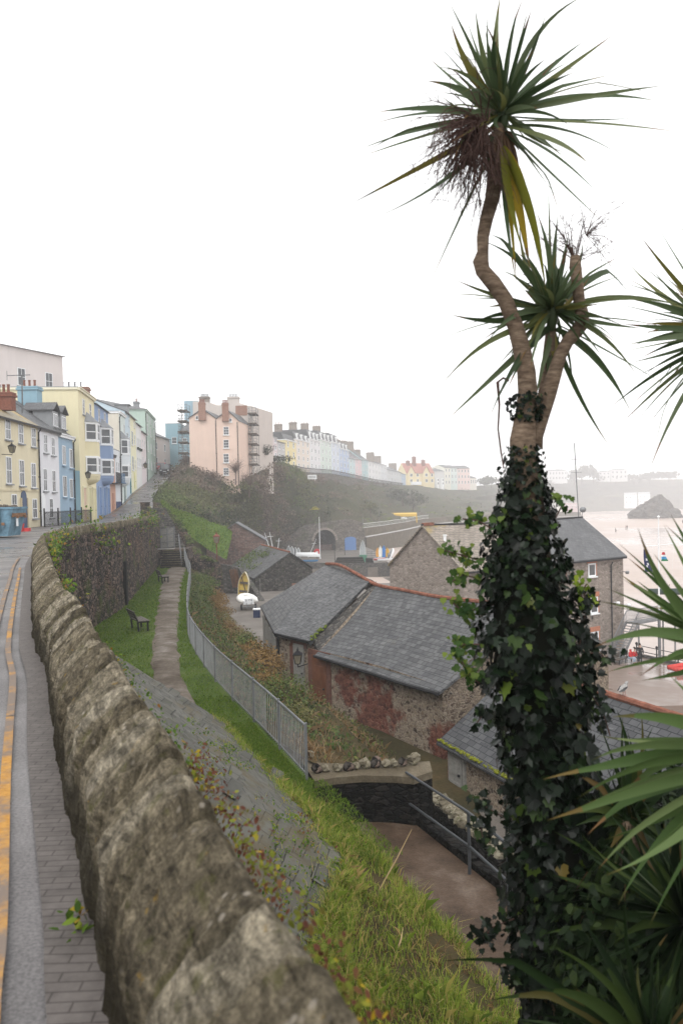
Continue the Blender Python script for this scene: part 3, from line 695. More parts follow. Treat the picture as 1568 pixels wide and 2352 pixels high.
t, n, d, A, B = house('terraced_house', 'sky blue house with tall white windows and slate dormers beside the teal wall', P, Q, 0, 7.65, 8, rmat('8fb6d2', .12), 'gable', LS, cornice=M['white'], rise=3.0, eave=.2)
for u, v, w_, h in ((147, 1046, 1.0, 1.7), (163, 1053, .95, 1.7), (149, 1117, 1.15, 1.8), (164, 1122, .95, 1.7)): window(t, onw(P, Q, u, v), d, n, w_, h, (1, 0), sill=rmat('8fb6d2', .12))
for q in (.22, .78):
    c = A+d*((B-A).length*q)-n*1.3+V(0, 0, 8.9); k = MB(); k.box(c, (1.7, 1.6, 1.5), d); o = k.build('dormer', M['lead'], t)
    window(o, c+n*.81, d, n, 1.3, 1.1, (1, 0)); k = MB(); up = V(0, 0, 1); a = c+n*1.0+up*.75; b = c-n*1.6+up*.75
    k.prism([a-d*1.05, b-d*1.05, b+up*.7, a+up*.7], up*.1); k.prism([a+up*.7, b+up*.7, b+d*1.05, a+d*1.05], up*.1); k.build('dormer_roof', M['slate2'], o)
downpipe(t, B-d*.1, 0, 7.6, n)
c = at(70, 930, 70); stack(t, V(c.x, c.y, 8.0), 1.7, 1.2, at(70, 892, 70).z-8.0, rmat('7fb3c9'), (1, 0, 0), 3)
k = MB(); a, b = fx(71.9), fx(73.9); n, d = nrm(a, b); k.prism([V(*a, 0), V(*b, 0), V(*b, 0)-n*1.2, V(*a, 0)-n*1.2], (0, 0, 4.75))
o = k.build('yard_wall', rmat('6fa3b4'), loc=V(*a, 0)); tag(o, 'tall teal rendered wall between the sky blue house and the yellow house', 'wall')
def bay(t, P, Q, q, zs, wm, w=2.5, out=.9, base=True):
    "two-storey oriel: zs = (foot, (z0,z1) glazed, (z0,z1) glazed, top)"
    n, d = nrm(P, Q); L = V(Q[0]-P[0], Q[1]-P[1], 0).length; c = V(P[0], P[1], 0)+d*(L*q); up = V(0, 0, 1)
    o3 = lambda s=1.0: [c-d*(w/2*s)+n*.0, c-d*(w/2*.52*s)+n*out*s, c+d*(w/2*.52*s)+n*out*s, c+d*(w/2*s)]
    k = MB(); ft, g1, g2, top = zs
    for a, b in ((ft, g1[0]), (g1[1], g2[0])): k.prism([p+up*a for p in o3()], up*(b-a))
    rows = [[p+up*(ft-.02-dz) for p in o3(s)] for s, dz in ((1, 0), (.93, .28), (.75, .5), (.45, .68), (.1, .78))]
    k.grid(rows); o = k.build('bay_window', wm, t)
    k = MB()
    for a, b in (g1, g2):
        k.prism([p+up*(a-.02) for p in o3(1.05)], up*.12); k.prism([p+up*(b-.1) for p in o3(1.04)], up*.14)
    k.build('bay_trim', M['white'], o)
    for a, b in (g1, g2):
        pts = o3()
        for i in range(3):
            p, r = pts[i], pts[i+1]; dd = (r-p).normalized(); nn = V(dd.y, -dd.x, 0); m_ = (p+r)/2
            window(o, V(m_.x, m_.y, (a+b)/2+.02)-nn*.03, dd, nn, (r-p).length-.02, b-a-.16, (1 if i == 1 else 0, 1), sill=False, fr=.12, deep=.1)
        k = MB(); k.prism([p+up*(a+.1)-n*.12 for p in o3(.93)], up*(b-a-.2)); k.build('bay_core', M['paleglass'], o)
    k = MB(); k.add([p+up*(g2[1]+.04) for p in o3(1.12)]+[c-d*.5+up*(g2[1]+1.1), c+d*.5+up*(g2[1]+1.1)], [(0, 1, 4), (1, 2, 5, 4), (2, 3, 5), (3, 2, 1, 0)]); k.build('bay_roof', M['lead'], o)
P, Q = fx(74.0), fx(82.8)
t, n, d, A, B = house('terraced_house', 'tall yellow house with two storey bay window and blank end gable', P, Q, 0, 12.5, 11, rmat('eddfa6', .1), None, LS, cornice=rmat('efe6c0', .1))
bay(t, P, Q, .52, (4.35, (4.6, 6.3), (7.75, 9.6), 0), rmat('eddfa6', .1), 3.0, 1.0)
wgrid(t, P, Q, [(11.0, 1.5)], (.3, .72), 1.0, simple=False)
c = V(*P, .02); L = (B-A).length
for q, mm in ((.2, 'e3b890'), (.5, 'd9cf8a'), (.8, 'e0d48e')): door(t, c+d*L*q, d, n, 1.5, 3.2, rmat(mm), 0, rmat('f0e6b4', .1))
P, Q = fx(82.82), fx(92.2); zb = .1
t, n, d, A, B = house('terraced_house', 'cornflower blue house with white two storey bay window', P, Q, zb, 12.1, 10, rmat('86a6d4', .1), 'hip', LS, rise=1.6)
bay(t, P, Q, .52, (4.4, (4.75, 6.5), (8.0, 9.9), 0), rmat('86a6d4', .1), 3.1, 1.0)
wgrid(t, P, Q, [(11.0, 1.7)], (.3, .72), 1.0, simple=False)
for q in (.2, .5, .8): door(t, A+d*(B-A).length*q+V(0, 0, .3), d, n, 1.5, 3.0, rmat('5f8cc8', .1), 0, rmat('9ab6de', .1))
stack(t, (A+B)/2-n*4+V(0, 0, 12.6), 5.5, 1.2, 1.6, M['brickdull'], n, 7, M['lead'])
P, Q = fx(92.25), fx(96.5)
t, n, d, A, B = house('terraced_house', 'small low orange house with a dark balcony railing', P, Q, .5, 7.4, 7, rmat('df9f78', .1), None, LS, cornice=M['pipe'])
k = MB()
for i in range(9): k.bar(A+d*(4.0*i/8+.1)+n*.7+V(0, 0, 3.6), A+d*(4.0*i/8+.1)+n*.7+V(0, 0, 4.8), .05)
k.box((A+B)/2+n*.4+V(0, 0, 3.5), (4.1, .9, .12), d); k.bar(A+n*.7+V(0, 0, 4.8), B+n*.7+V(0, 0, 4.8), .06); k.build('balcony', M['pipe'], t)
door(t, (A+B)/2, d, n, 1.6, 2.4, rmat('c98662', .1)); wgrid(t, P, Q, [(6.0, 1.2)], (.5,), 1.2)
P, Q = fx(96.55), fx(101)
t, n, d, A, B = house('terraced_house', 'small white house with navy plinth and a blue railed balcony', P, Q, .9, 8.2, 7, rmat('dcdfe4', .1), None, LS)
k = MB(); k.box((A+B)/2+n*.03+V(0, 0, .5), (4.3, .08, 1.0), d); k.build('plinth', m_plain('navy plinth', (.02, .04, .12)), t)
k = MB()
for i in range(7): k.bar(A+d*(4.0*i/6+.1)+n*.6+V(0, 0, 3.4), A+d*(4.0*i/6+.1)+n*.6+V(0, 0, 4.5), .05)
k.box((A+B)/2+n*.35+V(0, 0, 3.3), (4.1, .8, .12), d); k.build('balcony', m_plain('blue railing', (.05, .14, .26)), t)
wgrid(t, P, Q, [(6.2, 1.2)], (.3, .7), .9); downpipe(t, B-d*.1, 1, 8, n)
P, Q = fx(101.05), fx(107)
t, n, d, A, B = house('terraced_house', 'pale aqua house with cream end wall and a small white bay', P, Q, 1.3, 13.3, 9, rmat('d3e2dd', .1), None, LS, cornice=M['white'])
k = MB(); k.prism([A-d*.03+V(0, 0, .1), A-d*.03-n*8.9+V(0, 0, .1), A-d*.03-n*8.9+V(0, 0, 11.95), A-d*.03+V(0, 0, 11.95)], d*.02); k.build('end_wall', rmat('e6dcc4', .15), t)
bay(t, P, Q, .35, (4.6, (4.9, 6.6), (7.9, 9.9), 0), rmat('dfe6ea', .1), 2.4, .9)
wgrid(t, P, Q, [(4.9+.8, 1.5), (8.8, 1.5), (11.5, 1.3)], (.8,), .9); door(t, A+d*3.8+V(0, 0, .3), d, n, 1.2, 2.4, m_plain('grey green door', (.2, .26, .25))); downpipe(t, A+d*.1, 2, 13, n)
P, Q = fx(107.05), fx(112.3)
t, n, d, A, B = house('terraced_house', 'powder blue house with two square oriel windows', P, Q, 2.2, 14.0, 9, rmat('bcd6e4', .1), 'gable', LS, rise=1.8)
wgrid(t, P, Q, [(6.6, 2.2), (10.2, 2.2)], (.35,), 1.9, bars=(2, 1)); wgrid(t, P, Q, [(6.6, 1.5), (10.2, 1.5), (12.9, 1)], (.78,), .9); door(t, A+d*4+V(0, 0, .8), d, n, 1.0, 2.2, m_plain('teal door', (.05, .2, .2)))
P, Q = fx(112.35), fx(119)
t, n, d, A, B = house('terraced_house', 'lemon yellow house with a dormer and grey oriel in the middle of the climb', P, Q, 2.9, 14.0, 9, rmat('eae6b4', .1), 'gable', LS, rise=2.2)
wgrid(t, P, Q, [(7.4, 2.0), (11.0, 2.0)], (.3,), 1.7, bars=(2, 1)); wgrid(t, P, Q, [(7.4, 1.4), (11.0, 1.4), (13.2, .9)], (.72,), .9); door(t, A+d*3.5+V(0, 0, .9), d, n, 1.1, 2.3, rmat('e8e27c', .1))
c = A+d*4-n*1.6+V(0, 0, 12.2); k = MB(); k.box(c, (1.8, 1.8, 1.6), d); k.box(c+n*.15+V(0, 0, .85), (2.1, 2.2, .12), d); k.build('dormer', M['lead'], t)
P, Q = fx(119.05), fx(126)
t, n, d, A, B = house('terraced_house', 'white house with dark flower boxes below the green building', P, Q, 3.6, 13.6, 9, rmat('e3e3e0', .1), 'gable', LS, rise=1.6)
wgrid(t, P, Q, [(7.9, 1.4), (10.9, 1.4)], (.2, .5, .8), .9)
for q in (.2, .5, .8):
    k = MB(); k.box(A+d*(6.9*q)+n*.15+V(0, 0, 6.3), (1.1, .25, .35), d); k.build('window_box', m_plain('dark planter', (.03, .045, .03)), t)
P, Q = fx(126.05), fx(133)
t, n, d, A, B = house('terraced_house', 'pale pink house touching the end wall of the green building', P, Q, 4.5, 13.0, 9, rmat('e7d8da', .1), 'gable', LS, rise=1.6)
wgrid(t, P, Q, [(8.4, 1.4), (11.2, 1.4)], (.25, .75), .9)
# green building: wide end wall faces down the street
P, Q = fx(133.1), fx(150)
t, n, d, A, B = house('guest_house', 'big sea green four storey building at the top of the painted row', P, Q, 5.0, 17.3, 18, rmat('b3d2c0', .12), 'hip', LS, cornice=rmat('bcd8c8', .1), rise=2.8, cat='building')
wgrid(t, P, Q, [(8.3, 1.6), (11.3, 1.7), (14.2, 1.7), (16.2, 1.2)], (.18, .5, .82), 1.0); downpipe(t, A+d*.15, 5, 17, n, M['pipe']); downpipe(t, B-d*.2, 7, 17, n, M['pipe'])
stack(t, B-d*2.5-n*3+V(0, 0, 12.6), 1.2, 1.0, 2.6, M['lead'], d, 2)
k = MB(); c = A-n*14+V(0, 0, 12.4); k.box(c+d*4, (7.5, 6, 3.2), d); k.build('roof_block', M['slate2'], t); window(t, c+d*.24-n*.6+V(0, 0, .6), n, -d, 1.3, 1.3, (1, 1))
# buildings beyond and above the row
P, Q = (-35.5, 74), (-29.6, 86)
t, n, d, A, B = house('apartment_building', 'pale pink building standing behind the painted houses with a red chimney', P, Q, 5, 17.6, 18, rmat('e4d6d0', .1), 'hip', None, rise=1.5, cat='building', roofm=M['slate2'])
wgrid(t, P, Q, [(14.7, 1.8)], (.28, .58, .85), 1.0, simple=False); stack(t, A-n*5+d*3+V(0, 0, 12.8), 1.5, .9, 2.2, M['brick'], n, 4)
P, Q = (-36.8, 156), (-36.2, 170)
t, n, d, A, B = house('terraced_house', 'rosy corner house behind the parked car', P, Q, 6, 15, 8, rmat('d8c8c0', .15), 'gable', 'houses at the top of the street', rise=2); wgrid(t, P, Q, [(10, 1.4), (13, 1.4)], (.25, .7), 1)
P, Q = (-37.5, 172), (-34.4, 172)
t, n, d, A, B = house('terraced_house', 'deep blue end house at the top of the street', P, Q, 7, 18.6, 9, rmat('7fb2c2', .15), None, 'houses at the top of the street', rise=2); wgrid(t, P, Q, [(15, 1.4)], (.6,), 1)
P, Q = (-34.3, 170), (-30.4, 168.5)
t, n, d, A, B = house('terraced_house', 'turquoise house facing down the street beside the scaffolding', P, Q, 7, 16.4, 9, rmat('86b6c8', .15), 'gable', 'houses at the top of the street', rise=2.6, roofm=M['slate2']); wgrid(t, P, Q, [(9.2, 1.4), (11.6, 1.5), (14.6, 1.3)], (.35, .8), 1)
P, Q = (-38.5, 200), (-27.5, 196)
t, n, d, A, B = house('terraced_house', 'grey slate roofed house rising behind the turquoise house', P, Q, 8, 19.6, 9, M['greystone'], 'gable', 'houses at the top of the street', rise=4.2, roofm=M['slate2'])
k = MB(); c = (A+B)/2+n*.1+V(2.6, 0, 11.2); k.box(c, (2.6, .1, 1.6), d); k.build('skylight', M['white'], t)
P, Q = (-33.8, 158.5), (-35.6, 172)
# ------------------------------------------------------------------ the peach house above the cliff, with the taller block behind
def pk(x, y): return x*.24+344.9, y*.24+877.8
PE = rmat('ecc6ae', .12)
Yp = 140.0; L0, Lm, L1 = at(434.5, 1000, Yp), at(497.5, 1000, Yp+.6), at(548, 1000, Yp+1.1)
t = thing('tall_house', 'peach four storey house with twin gables and tall brown chimneys on the cliff', 'house', (L0.x, L0.y, 6))
k = MB(); D = V(.9, 11, 0); top = lambda u, v, P: V(P.x, P.y, at(u, v, P.y).z)
def fr(u, v, P=None): return onw(L0, L1, u, v)
out = [V(L0.x, L0.y, 3), V(L1.x, L1.y, 3), fr(548, 966), fr(523, 944), fr(497.5, 962.5), fr(465, 941), fr(434.5, 960.5)]
k.prism(out, D); k.build('wall', PE, t)
k = MB(); up = V(0, 0, .15)
for a, b in (((433, 962), (465, 940)), ((465, 940), (497.5, 962)), ((497.5, 962), (523, 943)), ((523, 943), (549.5, 967.5))):
    p, q = fr(*a)-D*.02, fr(*b)-D*.02; k.prism([p, q, q+D*1.03, p+D*1.03], up)
k.build('roof', M['slate2'], t)
nn, dd = nrm(L0, L1)
for v, h in ((989.5, 1.45), (1019.5, 1.5), (1052.5, 1.6), (1083, 1.3)): window(t, fr(519.5, v), dd, nn, .95, h, (1, 2), simple=False, sill=M['white'])
for u, v in ((452.5, 959.5), (529.5, 965)): window(t, fr(u, v), dd, nn, .5, .65, (0, 0), simple=True)
for u0, u1, v0, v1, np_ in ((456.8, 473.2, 927, 966, 4), (510.5, 526, 928, 968, 4)):
    a, b = fr(u0, v1), fr(u1, v1); c = (a+b)/2+nn*.12; hh = fr((u0+u1)/2, v0).z-a.z
    stack(t, V(c.x, c.y, a.z), (b-a).length, .9, hh, M['brickdull'], dd, np_, M['brick'], oversail=.05)
downpipe(t, fr(497.5, 1050), 4, fr(497.5, 963).z, nn); downpipe(t, fr(547, 1050), 4, fr(547, 968).z, nn)
Yb = 152.5
b0, b1, b2 = at(443, 1000, Yb), at(576.5, 1000, Yb), at(549, 1000, Yb)
t = thing('tower_block', 'taller grey pink rendered block with two big chimneys behind the peach house', 'building', (b1.x, b1.y, 5))
TB = rmat('cfc1b6', .2); bw = lambda u, v: onw(b0, b1, u, v)
k = MB(); k.prism([V(b0.x, b0.y, 3), V(b1.x, b1.y, 3), bw(576.5, 932), bw(552, 932), bw(549, 925), bw(522, 928), bw(497, 931.5), bw(480, 924), bw(457, 922), bw(443, 922)], V(3, 13, 0)); k.build('wall', TB, t)
nn, dd = nrm(b0, b1)
for u0, u1, v0, v1, mm in ((457.7, 480.5, 912, 930, M['greystone']), (522.5, 549, 912.5, 930, TB)):
    a, b = bw(u0, v1), bw(u1, v1); stack(t, (a+b)/2-nn*.65, (b-a).length, 1.2, bw(u0, v0).z-a.z, mm, dd, 6, M['lead'], oversail=.12)
k = MB(); k.box(bw(554.5, 943)+nn*.03, (2.2, .1, 1.9), dd); k.build('blocked_window', M['brickdull'], t)
k = MB(); k.box(bw(552, 1017)+nn*.03, (1.5, .1, 2.6), dd); k.build('boarded_opening', M['greywood'], t)
k = MB(); c = bw(438, 945); k.box(V(c.x, c.y, c.z)-nn*2, (2.6, 3, 4.2), dd); k.build('stair_tower', rmat('8fb8cc'), t)
k = MB(); k.box(bw(553, 1078)+nn*1.6-V(0, 0, 0), (2.8, 3, 6.5), dd); k.build('side_extension', M['brickdull'], t)
def scaffold(label, c, w, dp, z0, levels, lift=2.0, rz=0.0):
    t = thing('scaffold', label, 'scaffold', (c[0], c[1], z0), 0, 'scaffolding round the tall block'); cx, cy = c
    e = [(cx-w/2, cy-dp/2), (cx+w/2, cy-dp/2), (cx+w/2, cy+dp/2), (cx-w/2, cy+dp/2), (cx, cy-dp/2)]
    k = MB()
    for x, y in e: k.tube([(x, y, z0), (x, y, z0+levels*lift+1.2)], .05, 5)
    for l in range(1, levels+1):
        for dz in (0, .5, 1.05):
            for (a, b) in ((0, 1), (1, 2), (3, 0)): k.tube([(*e[a], z0+l*lift+dz), (*e[b], z0+l*lift+dz)], .04, 5)
    for l in range(levels): k.tube([(*e[l % 2], z0+l*lift), (*e[(l+1) % 2], z0+(l+1)*lift)], .04, 5)
    k.build('poles', M['steel'], t)
    for l in range(1, levels+1):
        k = MB(); k.box((cx, cy, z0+l*lift-.05), (w+.3, dp+.2, .1)); k.box((cx, cy-dp/2-.05, z0+l*lift+.08), (w+.3, .05, .2)); k.build('platform', M['wood'], t)
    return t
c = at(424, 1000, 144); scaffold('scaffold climbing the left side of the peach house', (c.x, c.y), 1.5, 3, 8.5, 5, 1.9)
c = at(583, 1000, 151); scaffold('scaffold climbing the right side of the tall block', (c.x, c.y), 1.4, 4, 6.5, 6, 1.9)
P, Q = at(588, 1000, 158), at(610, 1000, 166)
t, n, d, A, B = house('terraced_house', 'white gabled house behind the right hand scaffold', P, Q, 6, 16, 8, rmat('dcdcda'), 'gable', None, rise=2.2); wgrid(t, P, Q, [(9, 1.6), (12.5, 1.6)], (.3, .75), 1.1)
# ------------------------------------------------------------------ the terrace of hotels along the cliff top
HG = 'hotels along the cliff top'
HOT = [ # u0,u1,v_top,v_base,colour,label,roof,rise,rows,cols
 (611, 638, 1003, 1052, 'dfcbcd', 'pink and white gabled hotel nearest the scaffolding', 'gable', 2.2, 3, 3),
 (638, 656, 1016, 1060, 'c4c1bf', 'low grey house between the pink gabled hotel and the yellow hotel', 'gable', 1.5, 2, 2),
 (656, 681, 1012, 1077, 'f0dc8c', 'butter yellow hotel with tall windows on the cliff top', 'mansard', 1.6, 3, 2),
 (681, 712, 1012, 1080, 'eadccb', 'cream hotel with bays next to the butter yellow hotel', 'mansard', 2.0, 4, 3),
 (712, 737, 1011, 1081, 'e6e6e8', 'white hotel between the cream hotel and the mint hotel', 'mansard', 2.6, 4, 3),
 (737, 762, 1013, 1083, 'd4e6dc', 'mint tinted hotel in the middle of the cliff top row', 'mansard', 2.6, 4, 3),
 (762, 780, 1017, 1086, 'd2def0', 'ice blue hotel next to the mint tinted hotel', 'mansard', 2.6, 4, 2),
 (780, 802, 1032, 1092, 'b4caec', 'periwinkle blue hotel at the step in the cliff top row', 'mansard', 2.2, 4, 3),
 (802, 816, 1053, 1096, 'c6e0e4', 'pale aqua hotel below the periwinkle hotel', 'gable', 3.6, 3, 2),
 (816, 831, 1055, 1099, 'eccace', 'rose pink hotel with grey chimneys', 'gable', 3.6, 3, 2),
 (831, 845, 1056, 1101, 'b2d6da', 'teal hotel beside the rose pink hotel', 'gable', 3.6, 3, 2),
 (845, 874, 1064, 1106, 'ececec', 'wide bright white hotel beyond the teal one', 'hip', 1.6, 3, 4),
 (874, 888, 1067, 1109, 'e2e4e8', 'narrow white hotel beside the wide white one', 'hip', 1.6, 3, 2),
 (888, 921, 1082, 1111, 'd6d8da', 'low long grey white hotel', 'gable', 2.2, 2, 5),
 (921, 931, 1089, 1113, 'aecae4', 'little blue house at the end of the low grey hotel', 'gable', 1.4, 2, 2)]
E0, E1 = at(611, 1052, 186), at(931, 1113, 480)
def hline(u): return onw(E0, E1, u, 1080)
for u0, u1, vt, vb, col, lab, rf, rise, nr, nc in HOT:
    a, b = hline(u0), hline(u1); ym = (a.y+b.y)/2; um = (u0+u1)/2; zt, zb = at(um, vt, ym).z, at(um, vb, ym).z
    rise *= .75+.25*ym/200; P, Q = (a.x, a.y), (b.x, b.y); d_ = (b-a).normalized(); Q = (b.x-d_.x*.05, b.y-d_.y*.05)
    hm = rmat(col, .05)
    t, n, d, A, B = house('hotel', lab, P, Q, zb-3, zt, 11, hm, rf, HG, rise=rise, cat='hotel', cornice=M['white'] if nr > 2 else None)
    H = zt-zb; L = (B-A).length
    for r_ in range(nr):
        zc = zb+H*(r_+.55)/nr
        for c_ in range(nc): window(t, V(P[0], P[1], zc)+d*(L*(c_+.5)/nc), d, n, min(1.3+.5*max(0, um-680)/250, L/nc*.5), H/nr*.58, (0, 1), simple=True, fr=.12, deep=.1)
    if nr > 3:
        for c_ in range(nc):
            c = A+V(0, 0, zt-zb+3+rise*.45)+d*(L*(c_+.5)/nc)-n*.9; k = MB(); k.box(c, (1.3, 1.5, rise*.7), d); k.box(c+n*.77, (.8, .03, rise*.45), d, m=1); k.build('dormer', [M['white'], M['glass']], t)
    ks = ym/230; stack(t, A-n*5+d*.8+V(0, 0, zt-zb+3+rise*.5), 2.2*ks, .9*ks, rise*.5+2.0*ks, M['greystone'], n, 4, M['brickdull'])
V_ = [ # free-standing places further round the bay: u0,u1,vt,vb,Y,colour,label,roof,rise,rows,cols,roofm
 (1021, 1035, 1074, 1115, 535, 'e4e2cc', 'pale lemon guest house right of the bay fronted one', 'gable', 1.5, 3, 2),
 (1035, 1050, 1075, 1115, 542, 'cfe2da', 'pale mint guest house in the hazy end of the row', 'gable', 1.5, 3, 2),
 (1050, 1079, 1076, 1115, 550, 'ecc8bc', 'salmon guest house in the hazy end of the row', 'gable', 1.5, 3, 4),
 (1079, 1094, 1098, 1116, 565, 'e6e0cc', 'low cream house at the hazy end of the row', 'gable', 1.2, 1, 3)]
VG = 'guest houses in the haze'
for u0, u1, vt, vb, Y, col, lab, rf, rise, nr, nc in V_:
    a, b = at(u0, vb, Y), at(u1, vb, Y+4); zt = at(u0, vt, Y).z
    t, n, d, A, B = house('guest_house', lab, (a.x, a.y), (b.x-.05, b.y), a.z-3, zt, 12, rmat(col, .05), rf, VG, rise=rise*1.4, cat='guest house')
    H = zt-a.z; L = (B-A).length
    for r_ in range(nr):
        for c_ in range(nc): window(t, V(a.x, a.y, a.z+H*(r_+.55)/nr)+d*(L*(c_+.5)/nc), d, n, 1.1, H/nr*.5, (0, 1), simple=True, fr=.12, deep=.1)
# yellow villa with red gables
a, b = at(933, 1114, 500), at(997, 1114, 512); zt = at(933, 1086, 500).z
t, n, d, A, B = house('villa', 'yellow villa with steep red roof, twin gables and red chimneys', (a.x, a.y), (b.x, b.y), a.z-3, zt, 10, rmat('ecd48a', .05), 'gable', None, rise=6.2, cat='villa', roofm=m_plain('red tiles', (.36, .15, .11)))
H = zt-a.z+3
for q in (.14, .68):
    c = A+d*((B-A).length*q)+V(0, 0, 0); w_ = 2.7; k = MB(); pts = [c-d*w_+n*1.0, c+d*w_+n*1.0, c+d*w_+n*1.0+V(0, 0, H), c+n*1.0+V(0, 0, H+4.1), c-d*w_+n*1.0+V(0, 0, H)]
    k.prism(pts, -n*3); o = k.build('gable_bay', rmat('ecd48a', .05), t); k = MB(); e = V(0, 0, .15)
    for s_ in (-1, 1):
        p0, p1 = c+d*(w_*1.15*s_)+n*1.3+V(0, 0, H-.4), c+n*1.3+V(0, 0, H+4.3); k.prism([p0, p1, p1-n*5, p0-n*5], e)
    k.build('gable_roof', m_plain('red tiles', (.36, .15, .11)), o)
    for z in (5.6, 9.2): window(o, c+n*1.0+V(0, 0, z), d, n, 2.0, 2.0, (1, 0), simple=True, fr=.12, deep=.1)
for z in (5.6, 9.2):
    for q in (.4, .92): window(t, A+d*((B-A).length*q)+V(0, 0, z), d, n, 1.7, 2.0, (1, 0), simple=True, fr=.12, deep=.1)
for q, hh in ((.2, 4.6), (.42, 7.2), (.75, 5.2)): stack(t, A+d*((B-A).length*q)-n*4+V(0, 0, H+3.1), 2.3, 1.4, hh, M['brick'], d, 3)
k = MB(); k.box(A+d*6+n*1.5+V(0, 0, 4.0), (7, 3, 2.0), d); k.build('conservatory', M['white'], t)
a, b = at(998, 1115, 520), at(1020, 1115, 525)
t, n, d, A, B = house('guest_house', 'grey and white bay fronted guest house beside the yellow villa', (a.x, a.y), (b.x, b.y), a.z-3, at(998, 1082, 520).z, 9, rmat('cfcfcc', .05), 'hip', VG, rise=2.2, cat='guest house')
for q in (.25, .75):
    k = MB(); c = A+d*((B-A).length*q); k.prism([c-d*.9, c-d*.5+n*.9, c+d*.5+n*.9, c+d*.9], (0, 0, 7.6)); o = k.build('bay_window', M['white'], t)
    for z in (4.3, 6.6): window(o, c+n*.9+V(0, 0, z), d, n, .9, 1.3, (0, 0), simple=True, sill=False)
# beyond the palm, deep in the haze
FG = 'pale blocks in the fog'
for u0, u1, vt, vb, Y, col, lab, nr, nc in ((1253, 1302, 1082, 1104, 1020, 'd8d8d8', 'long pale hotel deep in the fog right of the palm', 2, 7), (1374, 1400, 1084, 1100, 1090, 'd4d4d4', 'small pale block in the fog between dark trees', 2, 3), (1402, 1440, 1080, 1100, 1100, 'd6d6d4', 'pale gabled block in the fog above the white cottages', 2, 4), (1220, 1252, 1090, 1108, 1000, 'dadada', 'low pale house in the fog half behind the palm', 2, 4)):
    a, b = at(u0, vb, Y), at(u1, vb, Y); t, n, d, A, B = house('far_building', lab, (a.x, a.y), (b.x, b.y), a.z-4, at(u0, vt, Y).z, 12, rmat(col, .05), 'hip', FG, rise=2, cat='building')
    H = at(u0, vt, Y).z-a.z; L = (B-A).length
    for r_ in range(nr):
        for c_ in range(nc): window(t, V(a.x, a.y, a.z+H*(r_+.5)/nr)+d*(L*(c_+.5)/nc), d, n, L/nc*.45, H/nr*.5, (0, 0), simple=True, sill=False, fr=.15, deep=.1)
for u0, u1, vt, vb, lab in ((1433, 1462, 1136, 1160, 'white cottage with a gable standing above the far beach, left one of the pair'), (1465, 1492, 1135, 1159, 'white cottage above the far beach, nearest the dark rock')):
    Y = 945; a, b = at(u0, vb, Y), at(u1, vb, Y-4); zt = at(u0, vt, Y).z
    t, n, d, A, B = house('cottage', lab, (a.x, a.y), (b.x, b.y), a.z-4, zt, 7, M['white'], 'gable', 'white cottages above the far beach', rise=2.2, roofm=rmat('b9bcc0'))
    for r_ in range(2):
        for c_ in range(3): window(t, V(a.x, a.y, a.z+(zt-a.z)*(.28+.45*r_))+d*((B-A).length*(c_+.5)/3), d, n, 1.0, 1.3, (0, 0), simple=True, sill=False)
for u0, u1, vt, vb, col, lab in ((1256, 1290, 1152, 1176, 'e8e2d2', 'cream beach cafe at the top of the sand'), (1291, 1327, 1155, 1176, 'c89494', 'low red and white beach cafe with a pale roof line')):
    Y = 915; a, b = at(u0, vb, Y), at(u1, vb, Y); zt = at(u0, vt, Y).z
    t, n, d, A, B = house('beach_cafe', lab, (a.x, a.y), (b.x, b.y), a.z-2, zt, 8, rmat(col, .05), None, 'cafes at the top of the beach', cornice=M['white'], cat='cafe')
    for c_ in range(4): window(t, V(a.x, a.y, a.z+(zt-a.z)*.5)+d*((B-A).length*(c_+.5)/4), d, n, 1.4, 1.6, (0, 0), simple=True, sill=False)
    k = MB(); k.box((A+B)/2+n*.3+V(0, 0, (zt-a.z)*.72+2), ((B-A).length*.95, .5, .5), d); k.build('fascia', M['white'], t)
# ------------------------------------------------------------------ stone warehouse on the quay
def rail_line(k, pts, z, h, gap, r=.02, m=0):
    for a, b in zip(pts, pts[1:]):
        a, b = Vector(a), Vector(b); L = (b-a).length; nb = max(1, int(L/gap))
        for i in range(nb): p = a.lerp(b, i/nb); k.bar(p, p+V(0, 0, h), r, m)
        k.bar(a+V(0, 0, h), b+V(0, 0, h), r*2, m); k.bar(a+V(0, 0, .12), b+V(0, 0, .12), r*1.6, m)
W0, W1 = V(9.6, 63.6, -13.5), V(26.4, 75, -13.5); n, d = nrm(W0, W1); inn = -n*9.6; up = V(0, 0, 1)
t = thing('warehouse', 'long grey stone warehouse with slate roof standing on the wet quay', 'warehouse', W0)
k = MB(); H = 9.2; k.prism([W0, W1, W1+inn, W0+inn], up*H)
A, B = W0+up*H, W1+up*H; R0, R1 = A+inn/2+up*3.4, B+inn/2+up*3.4
k.prism([A+d*.01, A+d*.01+inn, R0+d*.01], d*.4); k.prism([B-d*.01, B-d*.01+inn, R1-d*.01], -d*.4); k.build('wall', M['greystone'], t)
mid = .38; sag = lambda p, s: p-up*.15*math.sin(math.pi*s)
k = MB()
def rpl(s0, s1, mat_i, N_=8):
    for i in range(N_):
        a, b = lerp(s0, s1, i/N_), lerp(s0, s1, (i+1)/N_); ea, eb = A.lerp(B, a)+n*.3-up*.2, A.lerp(B, b)+n*.3-up*.2; ra, rb = sag(R0.lerp(R1, a), a), sag(R0.lerp(R1, b), b)
        k.prism([ea, eb, rb, ra], up*.14, mat_i); k.prism([ra, rb, rb+inn/2-up*3.6, ra+inn/2-up*3.6], up*.14, mat_i)
rpl(-.01, mid, 0); rpl(mid, 1.01, 1)
k.build('roof', [M['stonetile'], M['slate2']], t)
